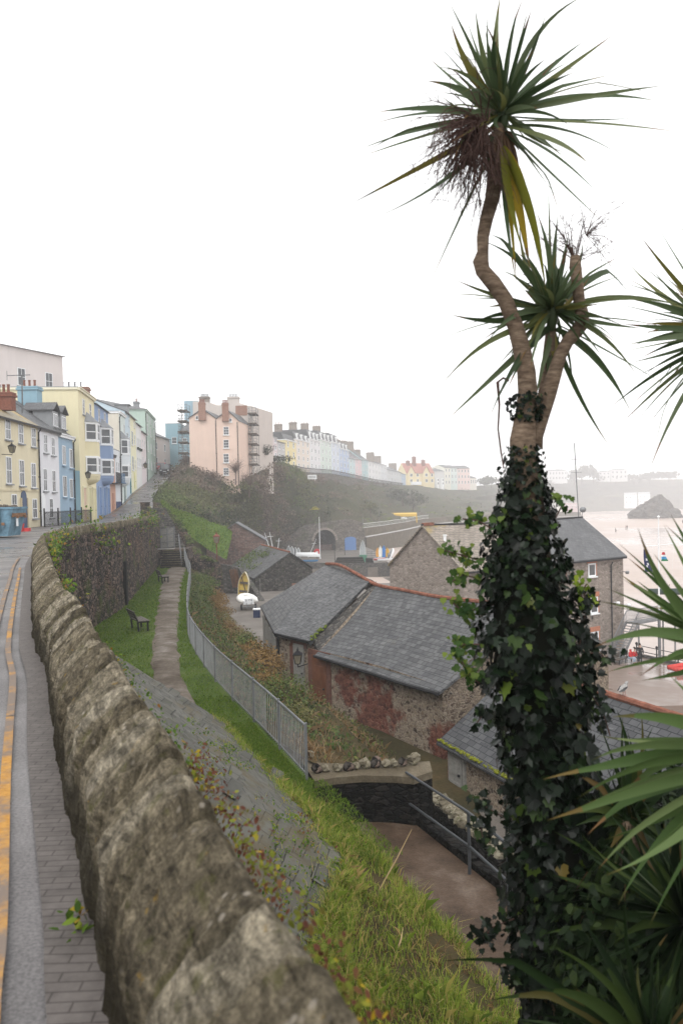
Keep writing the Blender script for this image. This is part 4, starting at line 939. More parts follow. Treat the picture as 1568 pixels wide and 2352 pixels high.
k = MB(); k.tube([sag(R0.lerp(R1, s), s)+up*.16 for s in np.linspace(-.01, 1.01, 24)], .1, 6); k.build('ridge_line', M['pipe'], t)
k = MB(); k.box(R0+up*.2+d*.5, (1.1, .35, .25), d); k.build('ridge_tile', M['ridge'], t)
k = MB(); k.bar(A+n*.38-up*.2, B+n*.38-up*.2, .14); k.build('gutter', M['pipe'], t)
bq = m_plain('orange brick lintel', (.42, .17, .1), .85, var=.25, scale=6)
for u, v, h in ((1358, 1309, 1.2), (1363, 1390, 1.5), (1365, 1472, 1.7), (1287, 1312, 1.2)):
    c = onw(W0, W1, u, v); o = window(t, c, d, n, 1.05, h, (0, 0), fr=.13, sill=M['white'])
    k = MB(); k.box(c+n*.03+up*(h/2+.24), (1.4, .08, .42), d); k.build('lintel', bq, o)
    k = MB(); k.box(c+n*.008+d*.62, (.16, .03, h*.9), d); k.build('brick_jamb', bq, o)
c = onw(W0, W1, 1402, 1400); downpipe(t, c, -13.4, -4.7, n)
k = MB(); c = at(1021, 1245, 66.5); k.tube([(c.x, c.y, c.z-.9), (c.x, c.y, c.z+.5)], .12, 8); k.tube([(c.x, c.y, c.z+.5), (c.x, c.y, c.z+.62)], .17, 8); k.build('flue', M['white'], t)
for u, v in ((1429, 1313), (1408, 1383), (1432, 1388)):
    c = onw(W0, W1, u, v); k = MB(); k.bar(c, c+n*.5, .06); k.lathe([(.02, -.2), (.16, -.18), (.2, 0), (.14, .1)], c+n*.5, 8); k.build('floodlight', M['white'] if v > 1350 else M['steel'], t)
k = MB(); c = R1+up*.9+d*.3
for i in range(5):
    r0, r1 = .45*i/4, .45*(i+1)/4
vs = []; fs = []
for i in range(4):
    for q in range(12): a = 2*math.pi*q/12; r_ = .48*i/3; vs.append(c+V(r_*.7*math.cos(a), .2*(r_/.48)**2-.2, r_*math.sin(a)*.6))
for i in range(3):
    for q in range(12): fs.append((i*12+q, i*12+(q+1) % 12, (i+1)*12+(q+1) % 12, (i+1)*12+q))
k.add(vs, fs); k.bar(R1+up*.1+d*.1, c, .05); k.bar(c, c+V(-.2, -.4, .1), .03); k.build('satellite_dish', M['steel'], t)
k = MB(); k.tube([R1+up*.0-d*.35, R1+up*7.5-d*.8], .05, 6); 
for z in (4.6, 5.9): k.bar(R1+up*z-d*.6+V(-.5, 0, 0), R1+up*z-d*.6+V(.5, 0, 0), .04)
k.build('mast', M['steel'], t)
# outside iron stair on the right end of the warehouse
t = thing('outside_stair', 'grey iron outside stair with railings up to the warehouse landing', 'staircase', W1)
b0, b1 = gnd(1405, 1520, -13.45), None
s0 = onw(W0+n*1.6, W1+n*1.6, 1395, 1515); s1 = onw(W0+n*1.6, W1+n*1.6, 1438, 1428)
s0 = V(s0.x, s0.y, -13.5); s1 = V(s1.x, s1.y, s1.z)
k = MB(); T = MB(); dv = (s1-s0); nst = 15; wv = n*1.25
for i in range(nst):
    p = s0.lerp(s1, (i+.5)/nst); T.box(p+wv/2, (dv.length/nst*.75, 1.25, .05), V(dv.x, dv.y, 0))
T.build('treads', M['steel'], t)
for o_ in (V(0, 0, 0), wv): k.bar(s0+o_, s1+o_, .07, wd2=.24)
k.build('stringers', M['steel'], t)
L1_ = s1+V(dv.x, dv.y, 0).normalized()*5.5; k = MB(); k.prism([s1, L1_, L1_+wv, s1+wv], V(0, 0, -.1)); k.build('landing', M['steel'], t)
k = MB()
for o_ in (V(0, 0, 0), wv):
    for i in range(24):
        p = s0.lerp(s1, i/24)+o_; k.bar(p, p+up*1.0, .03)
    k.bar(s0+o_+up, s1+o_+up, .06)
    rail_line(k, [s1+o_, L1_+o_], 0, 1.0, .16, .03)
k.build('railing', M['steel'], t)
k = MB()
for p in (s1+wv, L1_, L1_+wv): k.bar(V(p.x, p.y, -15), p, .12)
k.build('posts', M['steel'], t)
# ------------------------------------------------------------------ the big slate-roofed store in the middle
up = V(0, 0, 1)
Wc = [V(3.27, 26.8, 0), V(2.4, 28.3, 0), V(1.34, 30.2, 0), V(.2, 31.8, 0), V(-1.08, 33.5, 0)]      # right section, right to left
t = thing('slate_store', 'old rubble stone store with sagging slate roof and orange ridge tiles', 'stone building', (3.27, 26.8, -7.3))
zb, ze, zr = -7.5, -4.75, -2.45; pv = V(.86, .51, 0)
Rr = [V(6.6, 28.8, zr), V(5.15, 30.6, zr), V(3.85, 33.0, zr-.08), V(2.7, 35.2, zr-.05), V(1.55, 37.3, zr)]
k = MB(); bk = [p+pv*7.6 for p in Wc]
foot = [V(p.x, p.y, zb) for p in Wc]; k.grid([[p, V(p.x, p.y, ze)] for p in foot])
c = Wc[0]; k.poly([V(c.x, c.y, zb), V(c.x+7.0, c.y+4.2, zb), V(c.x+7.0, c.y+4.2, ze), V(6.6, 28.8, zr-.06), V(c.x, c.y, ze)])
k.poly([V(-1.08, 33.5, zb), V(-1.08, 33.5, ze), V(1.5, 37.2, zr-.06), V(5.5, 38, ze), V(5.5, 38, zb)])
k.build('wall', M['rubble'], t)
k = MB(); rows = []
for i, (p, r_) in enumerate(zip(Wc, Rr)):
    out = (V(p.x, p.y, 0)-V(r_.x, r_.y, 0)).normalized(); e = V(p.x, p.y, ze)+out*.28-up*.12-up*.1*math.sin(i/4*math.pi)
    if i == 0: e += V(.1, -.2, 0); r_ = r_+V(.1, -.2, 0)
    rows.append([e.lerp(r_, s)-up*.12*math.sin(math.pi*s) for s in np.linspace(0, 1, 7)])
k.grid(rows); k.grid([[q-up*.1 for q in r_] for r_ in rows][::-1])
k.grid([[r_[0], r_[0]-up*.1] for r_ in rows][::-1]); k.grid([rows[0], [q-up*.1 for q in rows[0]]][::-1])
k.grid([[r_[-1], V(r_[-1].x+3.4, r_[-1].y+2.1, ze)] for r_ in rows])
k.build('roof', M['slate'], t)
k = MB()
path = [Vector(r_[-1])+up*.03 for r_ in rows]
path2 = path+[V(.7, 40.0, -2.15), V(-.2, 43.2, -1.95), V(-.95, 46.0, -2.1)]
sp = [V(*p) for p in smooth_line([tuple(p) for p in path2], .42)]
for a, b in zip(sp, sp[1:]):
    e = b-a; k.tube([a-e*.03, b+e*.02], [.09, .08], 7)
k.build('ridge_tiles', M['ridge'], t)
k = MB(); k.tube([Vector(r_[0])-up*.06+ (V(r_[0].x, r_[0].y, 0)-V(Rr[0].x, Rr[0].y, 0)).normalized()*.06 for r_ in rows], .06, 6); k.build('gutter', M['pipe'], t)
m_e = MB(); m_e.grid(ground_grid([[(-3.2, 38, -7.27), (-.9, 33, -7.26), (.8, 29, -7.26), (1.6, 25, -7.26), (1.6, 17, -7.26)], [(-2.0, 38, -7.25), (.8, 33.6, -7.25), (2.6, 29.5, -7.25), (3.6, 26, -7.25), (3.8, 17, -7.25)]], 10, .03, 1)); struct('earth', m_e, M['bank'], smooth=True)
# left section, its roof a little higher and turned
Lc = [V(-1.35, 35.6, 0), V(-3.16, 38, 0), V(-4.7, 47, 0)]; zl = -4.62
k = MB(); k.grid([[V(p.x, p.y, zb-.4), V(p.x, p.y, zl)] for p in Lc]); a = Lc[0]
k2 = MB(); k2.poly([V(-1.08, 33.55, zb), V(a.x, a.y, zb), V(a.x, a.y, zl), V(1.6, 38.2, -2.35), V(1.5, 37.2, -2.5), V(-1.08, 33.55, zl-.3)]); k2.build('step_wall', M['darkstone'], t)
k.poly([V(-4.7, 47, zb-.4), V(4, 48, zb-.4), V(-.95, 46.2, -2.2), V(-4.7, 47, zl)])
k.build('side_wall', M['rubble'], t)
e0, e1, e2 = at(711, 1472, 35.4), at(631, 1453, 37.7), at(599, 1391, 47.2)
r2, r1 = V(-.95, 46.0, -2.15), V(1.35, 38.0, -2.25); stp = at(845, 1378, 37.8)
def quadgrid(a, b, c, d_, nu, nv, sg=.1):
    return [[(a.lerp(b, i/nu)).lerp(d_.lerp(c, i/nu), j/nv)-up*sg*math.sin(math.pi*j/nv)*math.sin(math.pi*i/nu) for j in range(nv+1)] for i in range(nu+1)]
k = MB(); k.grid(quadgrid(e0, e1, r2, r1, 10, 10, .06)); k.add([e1, e2, r2], [(0, 1, 2)])
k.grid([[e0-up*.26, e0], [r1-up*.12, r1]]); k.grid([[e0, e0-up*.14], [e1, e1-up*.14], [e2, e2-up*.14]])
k.grid([[r1, r1+V(3, 2.4, -2.2)], [r2, r2+V(3, 2, -2.2)]])
k.build('side_roof', M['slate'], t)
k = MB(); k.tube([e0-up*.05, e1-up*.05, e2-up*.05], .06, 6); k.tube([e1-up*.1, V(-3.16, 37.85, -4.9), V(-3.16, 37.85, -7.4)], .06, 6); k.build('drainpipe', M['pipe'], t)
k = MB(); mossm = m_plain('moss', (.1, .13, .02), .9, var=.4, scale=20)
for i in range(16):
    s = random.random(); p = e0.lerp(r1, s*.25)+V(random.uniform(-.1, .15), random.uniform(-.1, .1), .03); k.lathe([(.02, -.02), (.08, 0), (.06, .05), (.01, .07)], p, 6)
k.build('moss_tuft', mossm, t)
nn, dd = nrm(Wc[4], Wc[3])
c = onw(Wc[4], Wc[3], 737, 1640); o = door(t, V(c.x, c.y, -7.3)+nn*.0, dd, nn, 1.0, 2.35, m_plain('rust brown door', (.13, .055, .03), .8, var=.3), 0)
k = MB()
for s in (-1, 1): k.box(V(c.x, c.y, -6.1)+dd*(.66*s)+nn*.02, (.3, .06, 2.5), dd)
k.box(V(c.x, c.y, -4.86)+nn*.02, (1.6, .06, .22), dd); k.build('brick_surround', M['oldbrick'], o)
n2, d2 = nrm(Lc[1], Lc[0]); c = onw(Lc[1], Lc[0], 690, 1610); o = door(t, V(c.x, c.y, -7.3), d2, n2, .85, 2.3, M['greywood'], 0)
k = MB(); k.box(V(c.x, c.y, -6.2)-d2*.6+n2*.02, (.28, .06, 2.3), d2); k.box(V(c.x, c.y, -5.0)+n2*.02, (1.3, .06, .3), d2); k.build('brick_surround', M['oldbrick'], o)
k = MB(); c = V(-1.3, 34.6, 0); k.tube([V(-1.2, 34.4, -7.3), V(-1.2, 34.4, -4.9)], .05, 6); k.build('drainpipe', M['iron'], t)
k = MB(); c = onw(Lc[2], Lc[1], 612, 1500)+V(-.12, 0, 0)
for s in (.1, .35, .6, .85): p = Lc[2].lerp(Lc[1], s); k.box(V(p.x-.08, p.y, -6.2), (1.6, .05, 2.2), (Lc[1]-Lc[2]))
k.build('plank_cladding', M['greywood'], t)
# ------------------------------------------------------------------ lower slate-roofed shed at the right
S0, S1 = V(3.16, 25, 0), V(6.3, 17.4, 0); dS = (S1-S0).normalized(); pS = V(-dS.y, dS.x, 0)
if pS.x < 0: pS = -pS
zb, ze, zr = -7.9, -6.0, -4.0
t = thing('slate_shed', 'low slate roofed store with orange ridge and a grey door behind the palm trunk', 'stone building', V(S0.x, S0.y, zb))
k = MB(); k.grid([[V(S0.x, S0.y, zb), V(S0.x, S0.y, ze)], [V(S1.x, S1.y, zb), V(S1.x, S1.y, ze)]]); bS = S0+pS*5.4
k.poly([V(S0.x, S0.y, zb), V(S0.x, S0.y, ze), V(*(S0+pS*2.75)[:2], zr-.05), V(bS.x, bS.y, ze), V(bS.x, bS.y, zb)])
f = S1; g = S1+pS*5.4; k.poly([V(f.x, f.y, zb), V(*(g)[:2], zb), V(*(g)[:2], ze), V(*(S1+pS*2.75)[:2], zr-.05), V(f.x, f.y, ze)]); k.build('wall', M['rubble'], t)
k = MB(); rows = []
for s in np.linspace(-.03, 1.03, 9):
    b = S0.lerp(S1, s); e = V(b.x, b.y, ze)-pS*.25-up*.15; r_ = V(*(b+pS*2.75)[:2], zr); rows.append([e.lerp(r_, q)-up*.05*math.sin(math.pi*q) for q in np.linspace(0, 1, 6)])
k.grid(rows[::-1]); k.grid([[q-up*.08 for q in r_] for r_ in rows]); k.grid([[r_[0], r_[0]-up*.08] for r_ in rows]); k.grid([rows[0], [q-up*.08 for q in rows[0]]])
k.grid([[r_[-1], r_[-1]+pS*2.9-up*2.1] for r_ in rows][::-1]); k.build('roof', M['slate3'], t)
k = MB()
for i in range(18):
    a, b = rows[0][-1].lerp(rows[-1][-1], i/18), rows[0][-1].lerp(rows[-1][-1], (i+1)/18); k.tube([a+up*.02, b+up*.02], [.1, .09], 7)
k.build('ridge_tiles', M['ridge'], t)
k = MB()
for i in range(200):
    s = random.random()**1.3*.55; p = rows[0][0].lerp(rows[-1][0], s)+pS*random.uniform(0, .22)+up*.1; q_ = random.uniform(.25, .8); k.lathe([(.03*q_, -.03), (.07*q_, 0), (.05*q_, .03), (.01, .045*q_)], p-up*.02, 5)
k.build('moss_edge', m_plain('yellow moss', (.15, .16, .018), .95, var=.5, scale=20), t)
nn, dd = nrm(S0, S1); nn = -pS; c = S0+dS*.55; o = door(t, V(c.x, c.y, -7.9)+nn*.0, dS, nn, .8, 1.75, M['greywood'])
k = MB(); k.box(V(*(S0+dS*1.08)[:2], -7.05)+nn*.04, (.1, .08, 1.7), dS); k.build('door_post', M['greywood'], o)
# ------------------------------------------------------------------ sheds by the lower lane
def shed(name, label, apex, el, er, back, zb, wm, rm, hdrop=0):
    "gable seen from the lane: apex, left and right eaves corners, ridge runs to back"
    t = thing(name, label, 'shed', V(el.x, el.y, zb)); k = MB(); sh = back-apex
    f = [V(el.x, el.y, zb), V(er.x, er.y, zb), er, apex, el]; k.prism(f, sh); k.build('wall', wm, t)
    k = MB(); o = -sh.normalized()*.2; th = up*.12
    for e in (el, er):
        x = (e-apex)*.06; k.prism([apex+o+th*.2, e+x+o+th*.2, e+x+sh-o+th*.2, apex+sh-o+th*.2], th)
    k.build('roof', rm, t); return t
ap, el, er, bk_ = at(665, 1271, 90), at(586, 1327, 88.5), at(717, 1304, 92.5), at(601, 1254, 99)
t = shed('stone_shed', 'dark stone shed with ivied slate roof and a grey door', ap, el, er, bk_, -9.5, M['darkstone'], M['slate'])
nn, dd = nrm(V(el.x, el.y, 0), V(er.x, er.y, 0)); c = onw(el, er, 608, 1362); o = door(t, V(c.x, c.y, -9.0)+nn*.05, dd, nn, 1.25, 1.9, M['greywood'])
k = MB(); c = onw(el, er, 672, 1320); k.box(c+nn*.1, (.5, .3, 4.2), dd); k.build('brick_pier', M['brickdull'], t)
k = MB(); 
for i in range(14):
    p = ap.lerp(bk_, i/14)+up*.14; q = ap.lerp(bk_, (i+1)/14)+up*.14; k.tube([p, q], .13, 6)
k.build('ridge_tiles', M['ridge'], t)
ap, el, er, bk_ = at(541, 1202, 108), at(474, 1247, 107), at(608, 1241, 110), at(548, 1200, 117)
shed('stone_shed', 'reddish stone shed with plain gable behind the lamp post', ap, el, er, bk_, -9.5, M['redstone'], M['slate2'])
# yard wall below the lamp
k = MB(); y0 = [at(u, v, Y) for u, v, Y in ((440, 1282, 84), (480, 1292, 86), (520, 1298, 86), (548, 1305, 85))]
for a, b in zip(y0, y0[1:]): k.prism([V(a.x, a.y, -9), V(b.x, b.y, -9), b, a], (.1, .5, 0))
y1 = [y0[-1], at(575, 1345, 76), at(600, 1385, 70)]
for a, b in zip(y1, y1[1:]): k.prism([V(a.x, a.y, -9), V(b.x, b.y, -9), b, a], (.45, .1, 0))
tag(k.build('garden_wall', M['darkstone'], loc=(y0[0].x, y0[0].y, -8)), 'mossy stone yard wall at the head of the boat lane', 'wall')
# wall beside the steps, running down from the road
k = MB(); rows = []
wl_ = [at(u, v, Y) for u, v, Y in ((357, 1155, 88), (375, 1172, 87), (400, 1196, 86), (425, 1228, 84), (445, 1262, 81), (470, 1284, 79), (500, 1293, 80))]
ps = smooth_line([tuple(p) for p in wl_], .5)
for i, p in enumerate(ps):
    j = .25*fbm(i*.3, 0, 0); rows.append([(p[0]-.3+j*.4, p[1]-.25, p[2]-2.6), (p[0]-.28+j, p[1]-.25, p[2]-1), (p[0]-.2, p[1]-.2, p[2]-.05+j), (p[0]+.25, p[1]+.15, p[2]+.05+j), (p[0]+.4, p[1]+.3, p[2]-1), (p[0]+.5, p[1]+.4, p[2]-3)])
k.grid(rows); tag(k.build('stone_wall', M['retain'], loc=ps[0], smooth=True), 'ivy darkened stone wall sloping down beside the steps', 'wall')
# ------------------------------------------------------------------ black retaining wall with concrete cap at the end of the lower path
t = thing('retaining_wall', 'black wet stone retaining wall with broad concrete cap at the end of the path', 'wall', (-.5, 16.2, -5))
front = [gnd(u, v, -4.02) for u, v in ((722, 1794), (770, 1786), (830, 1781), (900, 1782), (950, 1786), (992, 1772))]
back = [gnd(u, v, -4.02) for u, v in ((690, 1744), (740, 1752), (820, 1756), (890, 1754), (940, 1752), (986, 1748))]
k = MB(); k.grid([[V(p.x, p.y+.03, -5.2), V(p.x, p.y+.03, -4.1)] for p in front][::-1]); k.grid([[V(p.x, p.y, -7.6), V(p.x, p.y, -4.1)] for p in back]); k.poly([V(front[0].x, front[0].y, -5.2), V(back[0].x, back[0].y, -5.2), V(back[0].x, back[0].y, -4.1), V(front[0].x, front[0].y, -4.1)]); k.build('wall_face', M['blackstone'], t)
k = MB(); k.grid([[a, b] for a, b in zip(front, back)]); k.grid([[V(p.x, p.y, -4.16), p] for p in front][::-1]); k.grid([[V(p.x, p.y, -4.16), p] for p in back]); k.build('cap', M['concrete'], t)
def boulder(k, c, r, sq=(1, 1, .8), sd=0):
    b = bmesh.new(); bmesh.ops.create_icosphere(b, subdivisions=2, radius=1)
    vs = [Vector(c)+Vector((v.co.x*sq[0], v.co.y*sq[1], v.co.z*sq[2]))*r*(1+.6*fbm(v.co.x*.9+sd, v.co.y*.9, v.co.z*.9)+.2*fbm(v.co.x*3+sd, v.co.y*3, v.co.z*3)) for v in b.verts]
    k.add(vs, [tuple(v.index for v in f.verts) for f in b.faces]); b.free()
SM = m_rubble('pale cap stone', [(.1, .085, .06), (.17, .15, .11), (.22, .2, .15)], (.1, .085, .055), 3, mort=.03, moss=((.06, .065, .015), 5, .56))
sx = [(727, 1764, 12), (748, 1764, 9), (775, 1763, 10), (800, 1760, 11), (818, 1758, 9), (838, 1754, 12), (862, 1751, 13), (884, 1752, 11), (903, 1753, 9), (925, 1749, 11), (946, 1744, 14), (712, 1732, 10)]
words = ['rounded mossy stone at the ivied left end', 'small dark stone second from the ivied end', 'flat dark stone half under the weeds', 'grey stone beside the weeds', 'narrow dark stone left of the tall pale one', 'tall pale stone standing upright', 'broad pale stone in the middle', 'squat dark stone right of the broad pale one', 'small dark stone in a gap near the building', 'pointed stone near the building wall', 'largest stone against the building wall', 'stone tumbled behind the cap corner']
for i, ((u, v, r_), wd) in enumerate(zip(sx, words)):
    c = gnd(u, v+r_*.7, -4.0); k = MB(); boulder(k, (0, 0, r_*.008), r_*.0095, (1, .8, .95), i*3.1)
    o = k.build('loose_stone', SM if i % 3 else M['retain'], smooth=False); o.location = (c.x, c.y, -4.02); tag(o, wd+' on the concrete cap', 'stone', 'stones along the concrete cap')
t = thing('boundary_wall', 'low wall of pale rough stones below the pipe handrail', 'wall', (2.2, 15, -6))
ln = [gnd(u, v, -5.6) for u, v in ((985, 1838), (1030, 1880), (1075, 1920), (1150, 1985))]
k = MB(); k.grid([[V(p.x, p.y, -8), V(p.x, p.y, -5.6), V(p.x+.4, p.y+.2, -5.6), V(p.x+.45, p.y+.25, -8)] for p in ln]); k.build('wall_body', M['blackstone'], t)
k = MB()
for i in range(16):
    p = ln[0].lerp(ln[1], i/5.3) if i < 5 else ln[1].lerp(ln[2], (i-5)/5) if i < 10 else ln[2].lerp(ln[3], (i-10)/6); boulder(k, p+V(.2, .1, .06), random.uniform(.13, .2), (1.1, .9, .7), i)
k.build('coping_stones', SM, t)
# ------------------------------------------------------------------ leaves, blades, twigs (arrays)
def unit(a): return a/np.maximum(1e-9, np.linalg.norm(a, axis=-1, keepdims=True))
def leaf_cards(mb, pts, nrms, size, shape, m=0, jitter=.6, fold=.18, upw=(0, 0, -1)):
    "flat many-cornered leaves: pts (n,3), nrms (n,3), size (n,), shape = outline (k,2) with the tip at +y"
    n = len(pts); nr = unit(nrms + rng.normal(0, jitter, (n, 3))); dn = unit(np.array(upw)+rng.normal(0, .45, (n, 3)))
    y = unit(dn - nr*(dn*nr).sum(1, keepdims=True)); x = np.cross(y, nr); k = len(shape); sh = np.array(shape)
    v = pts[:, None, :] + size[:, None, None]*(sh[None, :, :1]*x[:, None, :] + sh[None, :, 1:2]*y[:, None, :] + (fold*np.abs(sh[None, :, :1]))*nr[:, None, :])
    f = (np.arange(n)[:, None]*k + np.arange(k)[None, :]); mb.arr(v.reshape(-1, 3), f, m)
IVY = [(0, -.42), (.22, -.5), (.5, -.28), (.36, -.02), (.4, .18), (.16, .2), (0, .6), (-.16, .2), (-.4, .18), (-.36, -.02), (-.5, -.28), (-.22, -.5)]
OVAL = [(0, -.5), (.26, -.15), (.22, .2), (0, .5), (-.22, .2), (-.26, -.15)]
DIAM = [(0, -.5), (.32, 0), (0, .5), (-.32, 0)]
def blades(mb, pts, h, w, lean, m=0, updir=None):
    "grass blades: two-step bent triangles"
    n = len(pts); a = rng.uniform(0, 2*math.pi, n); s = np.stack([np.cos(a), np.sin(a), np.zeros(n)], 1); b = rng.uniform(0, 2*math.pi, n)
    ln = np.stack([np.cos(b), np.sin(b), np.zeros(n)], 1)*lean[:, None]; up = np.array((0, 0, 1.0))
    mid = pts + up*h[:, None]*.55 + ln*h[:, None]*.35; tip = pts + up*h[:, None]*(1-.35*lean[:, None]) + ln*h[:, None]*1.1
    ww = s*w[:, None]/2; v = np.stack([pts-ww, pts+ww, mid+ww*.75, tip, mid-ww*.75], 1)
    mb.arr(v.reshape(-1, 3), np.arange(n)[:, None]*5+np.arange(5)[None, :], m)
def sword(mb, base, tip, width, droop=.12, m=0, seg=9, twist=0.0, wide=None, ragged=0.0):
    "one long folded cordyline leaf; some bend, kink and brown at the tip"
    base, tip = Vector(base), Vector(tip); d = tip-base; L = d.length; dn = d.normalized()
    side = dn.cross(Vector(wide) if wide is not None else Vector((random.gauss(0, .7), random.gauss(-1, .5), random.gauss(.2, .7))))
    if side.length < .05: side = dn.cross(V(0, 0, 1))
    side.normalize(); nr = side.cross(dn); rows = []; bend = random.gauss(0, .05)*L; kink = random.uniform(.55, .85) if random.random() < ragged else 2; kv = V(*rng.normal(0, .25, 3))-V(0, 0, .35)
    for i in range(seg+1):
        t = i/seg; p = base.lerp(tip, t) + V(0, 0, 1)*(droop*L*4*t*(1-t)*.5) + side*(bend*4*t*(1-t))
        if t > kink: p += kv*(L*(t-kink)*.8)
        wd = width*.5*(.5+1.6*t*(1-t)+.1) * (1 if t < .3 else max(.012, (1-(t-.3)/.7)**.8)); a = twist*t; sd = side*math.cos(a)+nr*math.sin(a); n2 = nr*math.cos(a)-side*math.sin(a)
        rows.append([p-sd*wd, p-n2*wd*.45, p+sd*wd])
    q = seg-1 if random.random() < .5 else seg-2
    mb.grid(rows[:q+1], m); mb.grid(rows[q:], m+1)
LF = m_leaf('cordyline leaf', [(0, (.03, .052, .02)), (.35, (.055, .085, .034)), (.65, (.085, .115, .055)), (.88, (.11, .125, .04)), (1, (.19, .15, .03))], .42, .3); LF.node_tree.nodes['Principled BSDF'].inputs['Specular IOR Level'].default_value = .25
LFW = m_leaf('broad cordyline leaf', [(0, (.04, .075, .022)), (.5, (.075, .12, .038)), (.85, (.11, .155, .06)), (1, (.17, .19, .08))], .38, .28)
LFD = m_leaf('shaded cordyline leaf', [(0, (.005, .011, .004)), (.6, (.013, .026, .008)), (.9, (.035, .055, .014)), (1, (.09, .05, .018))], .4, .12)  # darker copy of the leaf, the shade of the corner is in its colour
YEL = m_leaf('yellowing cordyline leaf', [(0, (.09, .11, .015)), (.5, (.2, .17, .02)), (1, (.3, .2, .02))], .45, .35)
DEAD = m_leaf('dry brown leaf', [(0, (.05, .03, .022)), (.5, (.1, .06, .04)), (1, (.16, .1, .06))], .8, .2)
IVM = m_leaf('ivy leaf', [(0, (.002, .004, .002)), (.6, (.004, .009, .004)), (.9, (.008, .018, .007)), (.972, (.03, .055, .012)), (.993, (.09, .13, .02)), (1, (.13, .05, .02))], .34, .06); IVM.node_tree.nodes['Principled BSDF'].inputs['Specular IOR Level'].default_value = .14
IVB = m_leaf('young ivy leaf', [(0, (.06, .11, .015)), (.6, (.14, .2, .02)), (1, (.28, .33, .03))], .4, .3)
TIP = m_leaf('browned leaf tip', [(0, (.05, .06, .02)), (.4, (.12, .1, .03)), (.75, (.16, .09, .04)), (1, (.1, .06, .035))], .6, .2)
TWIG = m_plain('brown twig', (.075, .045, .038), .85, var=.35)
def _bark():
    k = N('cordyline bark'); r_ = k.noise(1, 5, .65, vec=k.map((14, 14, 60))); b = k.noise(7, 5, .7)
    c = k.ramp(r_, [(.3, (.065, .045, .032)), (.55, (.145, .105, .075)), (.75, (.22, .17, .125))]); k.col(k.mix(.5, c, k.ramp(b, [(.3, .25), (.7, .8)]), 'OVERLAY')).rough(.85); k.bump(r_, .6, .01); return k.m
BARK = _bark()
YP = 4.35
def pp(u, v, dy=0): return at(u, v, YP+dy)
px = YP/F
palm = thing('palm_tree', 'tall cordyline palm with twisting bare trunk and two spiky crowns above the ivy', 'palm tree', (pp(1265, 1500).x, YP, -4.3))
k = MB(); b_ = pp(1265, 1500)
k.tube([V(b_.x+.05, YP, -4.4)] + [pp(u, v) for u, v in ((1290, 2200), (1275, 1800), (1235, 1400), (1208, 1120), (1199, 1010), (1207, 950), (1211, 900), (1208, 855), (1197, 800), (1183, 750), (1160, 690), (1132, 650), (1108, 622), (1103, 600), (1108, 578), (1108, 545), (1116, 505), (1130, 455), (1138, 400), (1142, 330), (1150, 270))],
       [.16, .15, .13, .1, .085, 29*px, 24*px, 22*px, 21*px, 20*px, 18*px, 17.5*px, 18*px, 17*px, 18*px, 13*px, 14*px, 15*px, 17*px, 19*px, 18*px, 10*px], 14)
k.build('trunk', BARK, palm, smooth=True)
k = MB(); k.tube([pp(u, v, .05) for u, v in ((1222, 1030), (1225, 1000), (1240, 955), (1258, 905), (1272, 860), (1286, 815), (1302, 785), (1322, 762), (1336, 742), (1335, 722), (1329, 690), (1325, 650), (1320, 612), (1319, 588))], [x*px for x in (24, 22, 21, 19, 17, 15, 14.5, 16, 17, 16, 13.5, 13, 14, 11)], 12)
k.build('cut_branch', BARK, palm, smooth=True)
k = MB(); k.tube([pp(u, v, .12) for u, v in ((1240, 960), (1252, 880), (1262, 800), (1266, 730))], [x*px for x in (15, 14, 15, 10)], 10); k.build('side_branch', BARK, palm, smooth=True)
def crown(par, name, cen, tips, Yc, n_extra, wd, mat, depth=.38, spears=16, base_len=60, ext_r=1.0, ext_el=(-.9, 1.0), reach=None, sc=1.0):
    k = MB(); c = at(cen[0], cen[1], Yc); rr = []
    for u, v in tips:
        dy = random.gauss(0, depth); tp = at(u, v, Yc+dy); tp = c+(tp-c)*(1.05*ext_r); d = tp-c; rr.append(d.length); dn = d.normalized()
        b = c + V(0, 0, .0) + dn*random.uniform(.02, .05) - V(0, 0, 1)*max(0, -dn.z)*.1
        dr = .10 if dn.z < .55 else .02
        sword(k, b, tp, wd*random.choice((.5, .65, .8, .95, 1.1, 1.25)), dr*random.uniform(.0, 1.6), seg=12, twist=random.gauss(0, .5), ragged=.22)
    L = np.mean(rr)
    for i in range(spears):
        a = random.uniform(0, 6.28); e = random.uniform(.5, 1.5); dn = V(math.cos(a)*math.cos(e), math.sin(a)*math.cos(e), math.sin(e)); sword(k, c-V(0, 0, .04), c+dn*L*random.uniform(.25, .6), wd*.9, .02, seg=7)
    if spears: k.lathe([(.01, -.12), (.035, -.06), (.04, 0), (.025, .06), (.004, .12)], c, 8)
    for i in range(n_extra):
        a = random.uniform(0, 2*math.pi); e = random.uniform(*ext_el); dn = V(math.cos(a)*math.cos(e), math.sin(a)*math.cos(e), math.sin(e))
        if abs(dn.y) < .35: dn.y += .5*(1 if dn.y > 0 else -1); dn.normalize()
        l_ = L*random.uniform(.45, .98)*sc; sword(k, c+dn*.03, c+dn*l_-V(0, 0, l_*random.uniform(0, .3)), wd*random.uniform(.5, 1.05), .1, seg=9, twist=random.gauss(0, .6), ragged=.3)
    return k.build(name, [mat, mat if mat is LFD else TIP], par, smooth=True)
